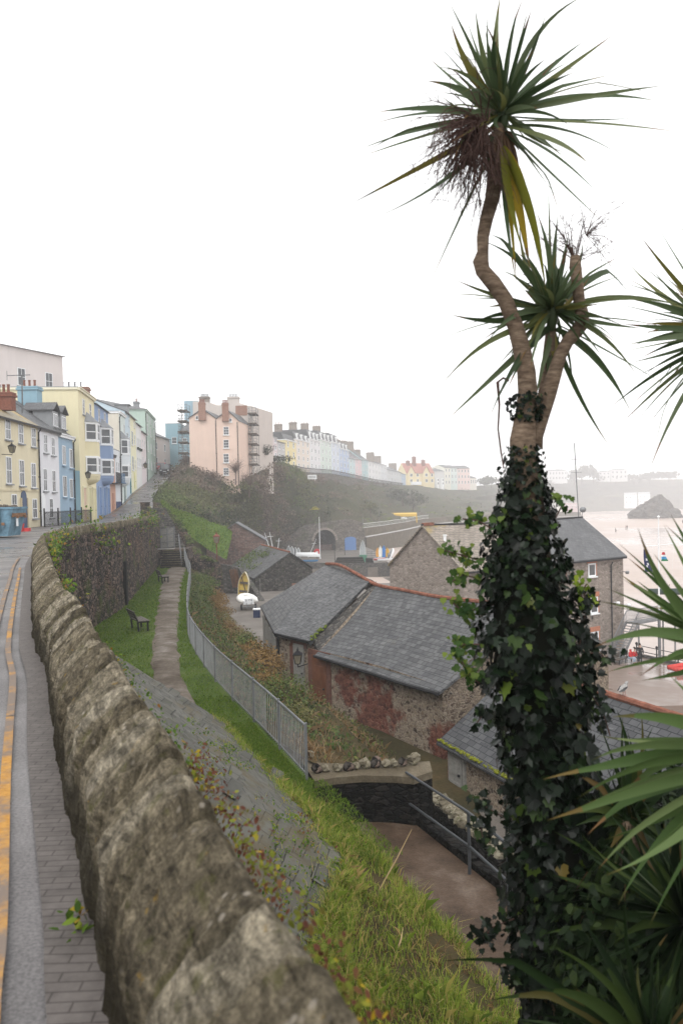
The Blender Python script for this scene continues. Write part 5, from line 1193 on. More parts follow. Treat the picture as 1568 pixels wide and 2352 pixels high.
T1 = [(1034, 12), (1040, 60), (1149, 0), (1334, 2), (1399, 85), (1249, 40), (1209, 30), (1124, 15), (1094, 30), (1075, 55), (1004, 75), (999, 95), (989, 135), (999, 160), (994, 188), (1010, 215), (969, 235), (879, 258), (859, 288), (804, 355), (849, 325), (830, 360), (819, 460), (859, 495), (989, 645), (1499, 180), (1504, 200), (1499, 235), (1449, 270), (1544, 302), (1429, 365), (1339, 370), (1369, 445), (1379, 505), (1289, 445), (1184, 635), (1244, 655), (1214, 610), (1334, 100), (1060, 110), (1090, 140), (1045, 150), (1120, 90), (1110, 170), (1180, 70)]
crown(palm, 'crown', (1152, 262), T1, YP, 48, 18*px, LF, .3, sc=.82, ext_el=(-.7, 1.4)); crown(palm, 'crown', (1150, 285), [(1184, 635), (1248, 655), (1214, 605), (1196, 560), (1230, 520), (1172, 520), (1205, 470)], YP-.1, 0, 24*px, YEL, .15, spears=0)
T2 = [(1024, 780), (1029, 850), (1039, 872), (1054, 935), (1044, 680), (1094, 732), (1119, 570), (1129, 515), (1259, 450), (1234, 510), (1279, 515), (1459, 615), (1394, 595), (1534, 705), (1454, 750), (1490, 745), (1514, 875), (1434, 930), (1424, 915), (1384, 990), (1264, 900), (1224, 880), (1284, 845), (1139, 935), (1170, 560), (1200, 530), (1150, 600), (1100, 690), (1060, 720), (1070, 650), (1420, 640), (1400, 690), (1300, 560), (1330, 570), (1180, 850)]
crown(palm, 'crown', (1266, 712), T2, YP+.1, 70, 16*px, LF, .3, sc=.95, ext_r=1.08, ext_el=(-.8, 1.4))
# dry seed heads: fine brown branching stalks
def twigs(k, root, dirn, n, L, r0, spread=.5, droop=.2, kids=5):
    root = Vector(root)
    for i in range(n):
        d = (Vector(dirn).normalized()+V(*rng.normal(0, spread, 3))).normalized(); l_ = L*random.uniform(.5, 1); pts = [root]
        for s in range(4): d = (d+V(*rng.normal(0, .16, 3))-V(0, 0, droop*.25)).normalized(); pts.append(pts[-1]+d*l_/4)
        k.tube(pts, [r0, r0*.9, r0*.8, r0*.6, r0*.4], 4, cap=False)
        for q in range(kids):
            p = pts[random.randint(1, 4)]; e = (d+V(*rng.normal(0, .7, 3))-V(0, 0, droop*.5)).normalized(); m_ = p+e*l_*.18; k.tube([p, m_, m_+(e-V(0, 0, droop)).normalized()*l_*random.uniform(.1, .25)], [r0*.5, r0*.4, r0*.25], 3, cap=False)
k = MB(); c = pp(1112, 285, -.1)
twigs(k, c, (-.8, -.25, -.1), 60, .36, .0042, .45, .75, 9); twigs(k, c, (-.4, -.2, -.85), 60, .46, .0038, .38, .7, 9); twigs(k, c, (-.5, -.2, .1), 12, .26, .005, .5, .2, 3)
k.build('dry_seed_head', TWIG, palm)
k = MB(); twigs(k, pp(1318, 600, .15), (.25, .1, 1), 20, .33, .0026, .38, .1, 9); twigs(k, pp(1345, 540, .15), (.5, .2, .6), 14, .28, .0022, .6, .2, 8); k.build('dry_seed_head', TWIG, palm)
k = MB(); c = pp(1150, 300)
for i in range(26):
    a = random.uniform(0, 6.28); e = c+V(math.cos(a)*.1, math.sin(a)*.1, -random.uniform(.1, .34)); sword(k, c+V(math.cos(a)*.03, math.sin(a)*.03, -.02), e, .022, .06, seg=5)
k.build('dead_skirt', [DEAD, DEAD], palm)
k = MB(); k.tube([pp(u, v, -.1) for u, v in ((1168, 875), (1155, 868), (1142, 878), (1146, 930), (1143, 985), (1150, 1040), (1156, 1075))], [.006, .007, .009, .006, .005, .005, .003], 6); k.build('hanging_stem', TWIG, palm)
# ivy
ivy = thing('ivy', 'dark glossy ivy wrapping the whole lower trunk of the tall palm', 'ivy', (pp(1265, 1500).x, YP, -4.3))
ENV = [(905, 1165, 1252), (940, 1163, 1250), (975, 1178, 1236), (1012, 1180, 1232), (1022, 1160, 1242), (1080, 1150, 1248), (1130, 1148, 1262), (1200, 1128, 1276), (1260, 1112, 1290), (1330, 1098, 1310), (1400, 1086, 1345), (1480, 1084, 1362), (1560, 1092, 1366), (1650, 1120, 1366), (1720, 1142, 1370), (1800, 1150, 1382), (1900, 1158, 1395), (2000, 1150, 1404), (2100, 1150, 1412), (2200, 1165, 1420), (2300, 1190, 1430), (2500, 1190, 1440), (2900, 1200, 1440)]
def env(v):
    for a, b in zip(ENV, ENV[1:]):
        if a[0] <= v <= b[0]: t = (v-a[0])/(b[0]-a[0]); return lerp(a[1], b[1], t), lerp(a[2], b[2], t)
    return ENV[-1][1:]
k = MB(); rows = []
for v in np.linspace(1035, 2900, 70):
    l_, r_ = env(v); c = pp((l_+r_)/2, v); R_ = (r_-l_)/2*px*.66
    rows.append([c+V(math.cos(a)*R_*(1+.12*fbm(v*.012, a*1.2, 0)), math.sin(a)*R_*.8, 0) for a in np.linspace(0, 2*math.pi, 19)])
k.grid(rows); k.build('stems', m_plain('shade dark ivy core', (.008, .009, .006), .9), ivy, smooth=True)  # dark filler core, the shade inside the ivy is put into its colour
def ivy_leaves(n, v0, v1, rad=(.64, .97), mat=IVM, name='foliage', smin=.034, smax=.07):
    P_, N_, Z_ = [], [], []
    for i in range(n):
        v = v0+(v1-v0)*random.random(); l_, r_ = env(v); a = random.uniform(math.pi*.93, math.pi*2.07) if random.random() < .85 else random.uniform(0, math.pi)
        q = 1+.16*fbm(v*.01, a*1.3, 7, 3); R_ = (r_-l_)/2*px*q*random.uniform(*rad); c = pp((l_+r_)/2, v); o = V(math.cos(a), math.sin(a)*.85, 0)
        P_.append((c+o*R_)[:]); N_.append((o+V(0, 0, .45))[:]); Z_.append(random.uniform(smin, smax)*(.55+.45*min(1, (v-900)/600)))
    k = MB(); leaf_cards(k, np.array(P_), np.array(N_), np.array(Z_), IVY, jitter=.42); return k.build(name, mat, ivy)
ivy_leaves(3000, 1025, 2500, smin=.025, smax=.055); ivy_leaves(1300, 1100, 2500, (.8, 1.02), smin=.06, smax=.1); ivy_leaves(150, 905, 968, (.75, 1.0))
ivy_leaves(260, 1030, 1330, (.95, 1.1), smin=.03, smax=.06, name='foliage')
def sprig(pts, n, mat, sz=(.025, .055), spread=.03):
    w_ = [pp(u, v, -.12) for u, v in pts]; k = MB(); k.tube(w_, .004, 5, m=1); P_ = []
    for i in range(n):
        t = random.random()*(len(w_)-1); j = min(int(t), len(w_)-2); P_.append((w_[j].lerp(w_[j+1], t-j)+V(*rng.normal(0, spread, 3)))[:])
    leaf_cards(k, np.array(P_), np.tile((-.1, -.8, .5), (n, 1)), rng.uniform(*sz, n), IVY, jitter=.5); return k.build('trailing_shoot', [mat, TWIG], ivy)
IVL = m_leaf('lighter ivy leaf', [(0, (.014, .035, .01)), (.5, (.04, .075, .018)), (1, (.13, .17, .03))], .42, .2)
for pts, n, mt in ((((1130, 1215), (1095, 1195), (1062, 1192)), 34, IVL), (((1110, 1290), (1060, 1275), (1012, 1262)), 40, IVL), (((1100, 1330), (1065, 1320), (1038, 1336)), 34, IVL), (((1090, 1400), (1062, 1405), (1040, 1385)), 40, IVL), (((1100, 1480), (1065, 1480), (1045, 1500)), 46, IVL), (((1100, 1570), (1075, 1545), (1060, 1520)), 36, IVL), (((1130, 1650), (1110, 1640), (1095, 1660)), 30, IVM), (((1330, 1480), (1345, 1400), (1338, 1350)), 46, IVM), (((1342, 1385), (1332, 1362), (1346, 1342)), 22, IVB), (((1275, 1190), (1290, 1160), (1285, 1150)), 10, IVL), (((1160, 1880), (1110, 1850), (1085, 1830)), 40, IVM), (((1160, 1950), (1110, 1930), (1100, 1890)), 30, IVM), (((1180, 2110), (1130, 2130), (1105, 2160)), 60, IVM), (((1200, 2200), (1170, 2230), (1190, 2270)), 40, IVM), (((1360, 1600), (1385, 1640), (1400, 1690)), 34, IVM), (((1355, 1500), (1380, 1500), (1388, 1520)), 30, IVM)): sprig(pts, n, mt)
def shrub_mesh(r, n, mat, hs=.85, tw=True, leaf=.09, shp=OVAL):
    k = MB(); P_ = []; N_ = []
    for i in range(n):
        d = V(*rng.normal(0, 1, 3)).normalized(); d.z = abs(d.z)*1.0-.12; q = r*(1+.35*fbm(d.x*1.6+r*7, d.y*1.6, d.z*1.6, 3))*random.uniform(.6, 1.05); P_.append((d.x*q, d.y*q, d.z*q*hs)); N_.append((d.x, d.y, d.z+.4))
    leaf_cards(k, np.array(P_), np.array(N_), rng.uniform(leaf*.6, leaf*1.5, n), shp, jitter=.6); return k
SHD = m_leaf('shaded leaf', [(0, (.005, .011, .004)), (.8, (.014, .026, .009)), (1, (.03, .045, .014))], .4, .05)  # shade under the cordylines is put into this leaf colour
# cordylines at the right edge
def cordyline(label, cen, Yc, tips, extra, wd, mat, depth=.2, el=(-.6, 1.1), sc=.8, skirt=0, zr=-4.3):
    c = at(cen[0], cen[1], Yc); t = thing('cordyline', label, 'cordyline', (c.x, c.y, zr), 0, 'cordylines at the right'); k = MB()
    k.tube([V(c.x+.1, c.y+.05, zr-.2), V(c.x+.05, c.y, (zr+c.z)/2), c-V(0, 0, .15), c], [.09, .07, .06, .04], 10); k.build('trunk', BARK, t, smooth=True)
    crown(t, 'crown', cen, tips, Yc, extra, wd*Yc/F, mat, depth, ext_el=el, sc=sc)
    if skirt:
        k = MB()
        for i in range(skirt):
            a = random.uniform(0, 6.28); o = V(math.cos(a), math.sin(a), 0); b = c-V(0, 0, random.uniform(0, .3)); sword(k, b+o*.04, b+o*random.uniform(.1, .35)-V(0, 0, random.uniform(.25, .7)), .035, .08, seg=6)
        k.build('dead_skirt', [LFD, DEAD], t)
    return t
cordyline('spiky cordyline head reaching in from the right beside the second palm crown', (1655, 760), 5.0, [(1500, 505), (1478, 552), (1462, 600), (1428, 655), (1440, 640), (1420, 700), (1450, 690), (1440, 745), (1410, 812), (1450, 790), (1432, 880), (1455, 830), (1450, 930), (1436, 965), (1480, 985), (1500, 1060), (1560, 452), (1490, 1010), (1520, 900), (1470, 870), (1540, 560), (1500, 620), (1530, 640), (1410, 930), (1470, 960), (1450, 610), (1500, 760), (1520, 720)], 55, 15, LF, .25)
cordyline('cordyline with long arching leaves reaching left over the wet quay', (1665, 1490), 3.3, [(1474, 1226), (1428, 1257), (1530, 1219), (1544, 1195), (1431, 1305), (1435, 1334), (1403, 1357), (1381, 1386), (1508, 1282), (1490, 1458), (1490, 1527), (1399, 1543), (1381, 1486), (1450, 1290), (1420, 1400), (1470, 1340), (1500, 1400), (1440, 1430), (1560, 1215), (1480, 1560)], 14, 24, LFW, .15)
cordyline('broad leaved cordyline low at the right with pale green blades', (1720, 1720), 2.7, [(1288, 1883), (1312, 1911), (1408, 1995), (1432, 2063), (1348, 2000), (1292, 1795), (1340, 1831), (1384, 1691), (1360, 1740), (1380, 1850), (1400, 1920), (1440, 1700), (1420, 1650), (1500, 2110), (1460, 1980)], 20, 36, LFW, .12, el=(-.5, 1.0))
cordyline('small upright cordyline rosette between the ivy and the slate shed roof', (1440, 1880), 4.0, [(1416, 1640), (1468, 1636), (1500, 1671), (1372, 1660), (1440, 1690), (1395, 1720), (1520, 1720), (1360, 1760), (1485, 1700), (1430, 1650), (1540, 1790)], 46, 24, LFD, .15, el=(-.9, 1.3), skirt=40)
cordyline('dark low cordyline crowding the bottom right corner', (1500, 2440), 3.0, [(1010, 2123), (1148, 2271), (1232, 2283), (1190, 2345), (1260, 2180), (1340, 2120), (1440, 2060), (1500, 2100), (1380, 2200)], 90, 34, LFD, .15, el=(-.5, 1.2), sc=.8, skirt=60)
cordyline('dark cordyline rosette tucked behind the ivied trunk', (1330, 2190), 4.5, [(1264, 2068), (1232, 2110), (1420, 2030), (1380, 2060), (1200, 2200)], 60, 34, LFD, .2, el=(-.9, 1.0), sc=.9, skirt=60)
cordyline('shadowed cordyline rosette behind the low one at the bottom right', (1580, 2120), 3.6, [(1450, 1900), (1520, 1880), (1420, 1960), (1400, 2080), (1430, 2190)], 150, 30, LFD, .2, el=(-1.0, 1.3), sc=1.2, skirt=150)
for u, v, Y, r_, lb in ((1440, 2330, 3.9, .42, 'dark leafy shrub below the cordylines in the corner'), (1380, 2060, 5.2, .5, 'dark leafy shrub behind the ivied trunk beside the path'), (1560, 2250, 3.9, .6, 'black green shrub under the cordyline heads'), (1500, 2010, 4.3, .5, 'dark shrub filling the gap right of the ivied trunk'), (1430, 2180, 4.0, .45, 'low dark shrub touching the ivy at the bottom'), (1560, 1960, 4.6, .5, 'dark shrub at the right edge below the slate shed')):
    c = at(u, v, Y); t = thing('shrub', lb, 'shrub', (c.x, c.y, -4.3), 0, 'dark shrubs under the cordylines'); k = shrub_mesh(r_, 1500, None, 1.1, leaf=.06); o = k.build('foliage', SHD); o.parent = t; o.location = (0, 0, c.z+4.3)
    k = MB(); k.tube([(0, 0, 0), (.05, 0, (c.z+4.3)*.6), (0, 0, c.z+4.3)], [.05, .04, .02], 6); o = k.build('stems', TWIG); o.parent = t
# ------------------------------------------------------------------ grass, weeds and scrub
GRM = m_leaf('grass blade', [(0, (.075, .125, .018)), (.4, (.18, .26, .032)), (.65, (.29, .36, .055)), (.84, (.38, .34, .09)), (1, (.48, .34, .15))], .5, .35)
LAWNM = m_leaf('lawn blade', [(0, (.05, .1, .01)), (.5, (.105, .18, .018)), (.85, (.17, .235, .035)), (1, (.15, .16, .05))], .55, .3)
DRYM = m_leaf('dry bracken', [(0, (.07, .04, .018)), (.5, (.15, .085, .035)), (.85, (.23, .14, .06)), (1, (.3, .2, .1))], .8, .25)
WEED = m_leaf('weed leaf', [(0, (.035, .07, .012)), (.5, (.08, .14, .02)), (.8, (.16, .22, .025)), (.9, (.22, .1, .03)), (1, (.3, .24, .02))], .5, .3)
REDW = m_leaf('reddish weed leaf', [(0, (.08, .03, .02)), (.4, (.15, .06, .035)), (.6, (.11, .12, .02)), (.85, (.17, .2, .03)), (1, (.4, .27, .02))], .5, .3)
BUSH = m_leaf('bush leaf', [(0, (.022, .032, .01)), (.5, (.05, .062, .018)), (.85, (.085, .1, .026)), (1, (.13, .14, .04))], .5, .2)
def net_pts(rows, n, wfun=None):
    "random points on a lofted net"
    R_ = np.array([[p[:] for p in r] for r in rows], float); a, b = R_.shape[:2]; out = []
    i = rng.uniform(0, a-1.001, n); j = rng.uniform(0, b-1.001, n); i0, j0 = i.astype(int), j.astype(int); s, t = (i-i0)[:, None], (j-j0)[:, None]
    return (R_[i0, j0]*(1-s)*(1-t)+R_[i0+1, j0]*s*(1-t)+R_[i0, j0+1]*(1-s)*t+R_[i0+1, j0+1]*s*t)
def patchy(P_, fr, thr, seed=0):
    return np.array([fbm(p[0]*fr, p[1]*fr, seed, 3) > thr for p in P_])
k = MB(); P_ = np.concatenate([net_pts(GR, 24000), net_pts(GR[:20], 16000)]); keep = patchy(P_, 1.1, -.42, 3); P_ = P_[keep]; n = len(P_)
tuf = np.array([1+1.5*max(-.35, fbm(p[0]*2.2, p[1]*2.2, 17, 3)) for p in P_]); blades(k, P_, rng.uniform(.05, .2, n)*rng.uniform(.6, 1.5, n)*tuf, rng.uniform(.006, .014, n), rng.uniform(.1, .9, n))
E_ = net_pts([[r[0], r[1], r[2], r[3]] for r in GR], 9000); n = len(E_); blades(k, E_, rng.uniform(.08, .26, n), rng.uniform(.007, .014, n), rng.uniform(.2, .9, n))
E_ = np.array([(lerp(x_, pl(WALL, y_)+.45, q_), y_, -4.0+.66*(x_-pl(WALL, y_)-.45)*q_) for y_, q_ in zip(rng.uniform(6, 20, 5200), np.abs(rng.normal(0, .05, 5200))) for x_ in (pl(APR, y_)-.02,)]); E_ = E_[patchy(E_, 1.8, -.12, 31)]; n = len(E_); blades(k, E_, rng.uniform(.05, .2, n), rng.uniform(.006, .012, n), rng.uniform(.2, 1.1, n))
tag(k.build('grass', GRM), kind='stuff')
k = MB(); P_ = net_pts(GR, 7000); keep = patchy(P_, 1.2, -.02, 11); P_ = P_[keep]; n = len(P_); blades(k, P_, rng.uniform(.06, .2, n), rng.uniform(.005, .012, n), rng.uniform(.5, 1.3, n)); tag(k.build('dry_grass', DRYM), kind='stuff')
lawn_n = 66000; Yl = 13+ (rng.random(lawn_n)**2.0)*60; P_ = []
for y in Yl:
    a = pl(WALL, y)+.6; b = pl(FENCE, y)-.05 if y > 16 else -.7
    if y < 20.2: a = max(a, pl(APR, y)-.05)
    x = random.uniform(a, b); 
    l_, r_ = (np.interp(y, [p[1] for p in La[::-1]], [p[0] for p in La[::-1]]), np.interp(y, [p[1] for p in Ra[::-1]], [p[0] for p in Ra[::-1]]))
    if y > 17 and l_+.15*math.sin(y*3) < x < r_-.12*math.sin(y*2.3) and random.random() > .03: continue
    P_.append((x, y, -4.03))
for y in rng.uniform(12.5, 23, 9000):
    a = pl(APR, y) if y < 20.2 else np.interp(y, [p[1] for p in Ra[::-1]], [p[0] for p in Ra[::-1]]); P_.append((random.uniform(a, pl(FENCE, y)-.03 if y > 16 else a+.9), y, -4.03))
P_ = np.array(P_); n = len(P_); sc_ = np.clip(P_[:, 1]/22, .9, 2.0); blades(k := MB(), P_, rng.uniform(.035, .1, n)*sc_**.5, rng.uniform(.008, .016, n)*sc_, rng.uniform(.2, 1, n)); tag(k.build('lawn_grass', LAWNM), kind='stuff')
# rough growth on the bank: bracken, bramble
k = MB(); P_ = net_pts(BK, 5200); P_ = P_[P_[:, 1] < 66]; n = len(P_); P_[:, 2] += .02; keep = patchy(P_, .5, .04, 21)
blades(k, P_[keep], rng.uniform(.1, .34, keep.sum()), rng.uniform(.015, .035, keep.sum()), rng.uniform(.3, 1.2, keep.sum())); P2 = net_pts(BK, 16000); P2 = P2[(P2[:, 1] < 40)][:3200]; n2_ = len(P2); kp = patchy(P2, .9, -.02, 44); P2 = P2[kp]; blades(k, P2, rng.uniform(.15, .5, len(P2)), rng.uniform(.01, .022, len(P2)), rng.uniform(.4, 1.3, len(P2)), 1); tag(k.build('bracken', [DRYM, m_leaf('straw', [(0, (.14, .09, .045)), (.6, (.26, .175, .095)), (1, (.36, .27, .16))], .8, .25)]), kind='stuff')
k = MB(); Q = P_[~keep]; n = len(Q); leaf_cards(k, Q+np.stack([np.zeros(n), np.zeros(n), rng.uniform(.03, .4, n)], 1), np.tile((0, -.3, 1.), (n, 1)), rng.uniform(.06, .15, n), OVAL, jitter=.7); tag(k.build('undergrowth', BUSH), kind='stuff')
k = MB(); Q = net_pts([r[:8] for r in BK], 7000); Q = Q[(Q[:, 1] < 66) & (Q[:, 1] > 20)]; n = len(Q); leaf_cards(k, Q+np.stack([np.zeros(n), np.zeros(n), rng.uniform(.0, .3, n)], 1), np.tile((.3, -.3, 1.), (n, 1)), rng.uniform(.06, .16, n), OVAL, jitter=.7); tag(k.build('ground_ivy', m_leaf('ground ivy leaf', [(0, (.022, .04, .012)), (.5, (.05, .078, .022)), (.9, (.09, .12, .035)), (1, (.14, .12, .05))], .5, .15)), kind='stuff')
HB = [(472, 1338, 66, .95), (496, 1362, 64, .85), (486, 1352, 61, .9), (470, 1378, 56, .7), (500, 1392, 58, .95), (518, 1422, 52.5, .95), (508, 1408, 55, .75), (532, 1455, 47.5, .95), (548, 1498, 42.5, .9), (560, 1520, 40, .75), (585, 1545, 36.5, .8), (612, 1590, 31.5, .7), (648, 1640, 26, .8), (672, 1690, 22.5, .6), (450, 1350, 63, .6), (612, 1640, 27.5, .5)]
hl = ['bushy green shrub at the head of the bank row by the yard wall', 'tawny shrub beside the top of the boat lane', 'rusty clipped shrub beside the lane third down the bank', 'small green shrub against the railing high on the bank', 'clipped brown shrub opposite the white boat', 'rounded rusty shrub in the middle of the bank row', 'olive shrub overhanging the lane below the white boat', 'brown shrub where the railing bends', 'olive shrub at the narrow part of the lane', 'leafy green shrub halfway down the lane', 'dry shrub facing the corner of the slate store', 'straggling tawny bush facing the grey store door', 'green bush on the bank facing the brown door', 'low bush behind the stones of the concrete cap', 'dark shrub close to the railing below the steps', 'small dry bush close to the railing near its middle']
def bank_z(x, y):
    a, b = pl(fr_[::-1], y), pl(LANE_L[::-1], y); q = max(0, min(1, (x-a)/(b-a))); return lerp(-4.05, -5.2, q/.55) if q < .55 else lerp(-5.2, -7.35, (q-.55)/.45)
HBM = [m_leaf('clipped brown shrub leaf', [(0, (.13, .078, .028)), (.6, (.185, .112, .042)), (1, (.25, .17, .07))], .7, .15), m_leaf('green shrub leaf', [(0, (.05, .075, .018)), (.6, (.085, .12, .03)), (1, (.14, .165, .05))], .5, .15), m_leaf('olive shrub leaf', [(0, (.085, .085, .03)), (.6, (.125, .12, .045)), (1, (.19, .175, .075))], .6, .15)]
for i, ((u, v, Y, r_), lb) in enumerate(zip(HB, hl)):
    c = at(u, v, Y); c.z = bank_z(c.x, c.y)+r_*.05; t = thing('shrub', lb, 'shrub', (c.x, c.y, c.z), 0, 'shrubs in a row down the bank')
    k = shrub_mesh(r_*1.3, int(1300*r_+300), None, .85, leaf=.1 if Y > 30 else .07); k2 = MB(); twigs(k2, (0, 0, -.2), (0, 0, 1), 16, r_*1.15, .012, .6, .1, 4)
    o = k.build('foliage', HBM[(1, 0, 0, 1, 0, 0, 2, 0, 2, 1, 0, 0, 1, 2, 1, 0)[i]]); o.parent = t; o = k2.build('stems', TWIG); o.parent = t
# weeds on walls and slates
def weedclump(name, lab, pts, n, size, mat, spread, cat='weed', grp=None, up=.6):
    P_ = []; base = pts[0]
    for i in range(n): P_.append((Vector(random.choice(pts))+V(*(rng.normal(0, 1, 3)*np.array(spread))))[:])
    k = MB(); leaf_cards(k, np.array(P_), np.tile((0, -.4, 1.), (n, 1)), rng.uniform(size*.5, size*1.3, n), OVAL, jitter=up); return tag(k.build(name, mat, loc=base), lab, cat, grp)
WG = 'weeds rooted in the wall top'
def wt(Y, off=.5, z=.55): i = min(range(len(WS)), key=lambda q: abs(WS[q][1]-Y)); a, b = WS[i-1], WS[i+1]; t_ = (b-a)/np.linalg.norm(b-a); return V(WS[i][0]+t_[1]*off, WS[i][1]-t_[0]*off, z)
weedclump('wall_weed', 'red and yellow leaved weeds along the outer edge of the nearest wall top', [wt(Y, .47, .5-.1*(Y % .3)) for Y in np.arange(1.4, 3.4, .05)], 800, .024, REDW, (.025, .04, .05), grp=WG)
weedclump('wall_weed', 'green moss and small weeds on the outer edge of the wall beside the slates', [wt(Y, .45, .5) for Y in np.arange(3.3, 6.2, .1)], 380, .025, WEED, (.03, .05, .04), grp=WG)
weedclump('wall_weed', 'lime green weeds trailing down the outside of the bend in the wall', [wt(Y, .5, .4-.02*i) for i, Y in enumerate(np.arange(10, 19, .3))], 520, .07, WEED, (.07, .12, .13), grp=WG)
weedclump('wall_weed', 'ferny green growth where the near wall turns the corner', [wt(Y, .55, .35) for Y in np.arange(20, 33, .4)], 620, .12, WEED, (.12, .3, .22), grp=WG)
for (u, v, Y), lb, n in zip(((185, 1222, 38), (225, 1232, 41), (292, 1207, 55), (322, 1195, 62), (335, 1192, 67), (205, 1245, 39), (320, 1240, 62)), ('leafy tuft over the left end of the dark wall face', 'fern tuft under the dark wall top', 'bright tuft on top of the dark wall in its middle', 'hanging green tuft near the pillar', 'bushy green growth crowning the wall beside the pillar', 'yellow green plant low on the left of the dark wall face', 'small tuft in a crack of the dark wall face'), (200, 160, 260, 260, 320, 200, 50)):
    c = at(u, v, Y); weedclump('wall_weed', lb, [c+V(.4, -.3, 0)], n, .2, WEED, (.5, .35, .38), grp='tufts on the dark wall face')
weedclump('wall_weed', 'small green weed sprouting at the foot of the wall on the road side', [wt(3.0, -.05, .08)], 22, .05, WEED, (.03, .04, .04), grp=WG)
# ------------------------------------------------------------------ weeds on the slates
def apr_pt(q, y):
    x = pl([(a, b) for a, b in APR], y); wx = pl(WALL, y)+.45; X = lerp(x, wx, q); return V(X, y-.15*q, -4.0+.66*(x-wx)*q+.03)
AW = [(.05, 9.4, 'reddish weeds low on the slates near the grass edge'), (.3, 11.2, 'green weed patch in the middle of the slates'), (.35, 14.6, 'thin weeds across the upper slates'), (.1, 13.2, 'weed tuft growing from a slate joint near the railing end'), (.2, 12.2, 'mossy weed line running along a slate course'), (.15, 10.4, 'leafy weeds at the bottom corner of the slates'), (.45, 10.0, 'rusty stonecrop patch on the slates'), (.3, 9.0, 'pale weeds beside a dead twig on the slates'), (.25, 15.8, 'small weed patch highest on the slates'), (.5, 12.8, 'tiny weeds dotting the slates below the parapet'), (.08, 11.4, 'grassy weeds creeping over the lower slates'), (.2, 8.0, 'spreading weeds on the nearest slates')]
for i, (q, y, lb) in enumerate(AW):
    pts = [apr_pt(min(.9, max(0, q+.07*random.gauss(0, 1))), y+.5*random.gauss(0, 1)) for _ in range(14)]; n = 230
    o = weedclump('slate_weed', lb, pts, n, .05, REDW if i % 3 == 0 else WEED, (.09, .1, .012), grp='weeds on the slate slope')
    k = MB(); P_ = np.array([(random.choice(pts)+V(*rng.normal(0, .08, 3)))[:] for _ in range(50)]); P_[:, 2] = [min(p[2], max(q_.z for q_ in pts)) for p in P_]; blades(k, P_, rng.uniform(.04, .12, 50), rng.uniform(.006, .01, 50), rng.uniform(.3, 1, 50)); k.build('blades', GRM, o)
ap_ = bpy.data.objects['slate_apron']
for i in range(30):
    q, y = random.random()**1.5*.8, random.uniform(7, 19.5); c = apr_pt(q, y); k = MB(); sl_ = V(-1, .1, .62).normalized(); tt = V(.1, 1, 0).normalized(); k.box(c+V(0, 0, .005), (random.uniform(.3, .6), random.uniform(.2, .28), .014), tt+V(0, 0, random.gauss(0, .03)), (sl_.cross(tt)*-1 if sl_.cross(tt).z < 0 else sl_.cross(tt))+V(random.gauss(0, .03), 0, 0)); k.build('slipped_slate', M['apron'], ap_)
SG = 'dead sticks lying on the slope'
for (q0, y0, q1, y1, lb) in ((.35, 9.1, .02, 9.3, 'pale dead stick lying across the slates'), (.12, 8.0, .3, 8.6, 'thin grey stick on the nearest slates')):
    a, b = apr_pt(q0, y0), apr_pt(q1, y1); k = MB(); m_ = (a+b)/2+V(0, .08, .04); k.tube([a, m_, b], [.012, .01, .006], 5); k.tube([m_, m_+V(.2, .2, .02)], [.007, .003], 4); tag(k.build('dead_stick', M['wood'], loc=a), lb, 'stick', SG)
for (u, v, u2, v2, lb) in ((945, 1905, 870, 2045, 'long bleached reed stem leaning in the grass'), (925, 2130, 905, 2200, 'broad dry stalk standing in the grass near the path')):
    a, b = gnd(u2, v2, -4.3), None; b = at(u, v, a.y+.4); k = MB(); k.tube([a, (a+b)/2+V(.03, 0, .03), b], [.012, .01, .004], 5); tag(k.build('dead_stick', m_plain('bleached stalk', (.33, .24, .13), .8, var=.2), loc=a), lb, 'stick', SG)
# ------------------------------------------------------------------ long railing between the terrace and the bank
t = thing('railing', 'long grey metal railing curving between the terrace lawn and the shrub bank', 'railing', (FENCE[0][0], FENCE[0][1], -4))
fl = [V(p[0], p[1], -4.0) for p in smooth_line(FENCE, .13)]; h = 1.08
def fz(p): return p.z + (max(0, p.y-64)*.16)
k = MB()
for i, p in enumerate(fl):
    q = V(p.x, p.y, fz(p)); k.bar(q+V(0, 0, .05), q+V(0, 0, h), .014 if p.y < 30 else .018)
k.build('bars', m_plain('galvanised bars', (.27, .28, .285), .5, .2, var=.2), t); tag(t.children[0], kind='stuff')
k = MB(); R_ = [V(p.x, p.y, fz(p)) for p in fl[::6]+[fl[-1]]]
k.tube([p+V(0, 0, h) for p in R_], .028, 6); k.tube([p+V(0, 0, .1) for p in R_], .018, 5); k.build('rails', M['iron'], t)
for i in range(0, len(fl), 18):
    p = V(fl[i].x, fl[i].y, fz(fl[i])); k = MB(); k.bar(p-V(0, 0, .2), p+V(0, 0, h+.06), .05); k.build('post', M['iron'], t)
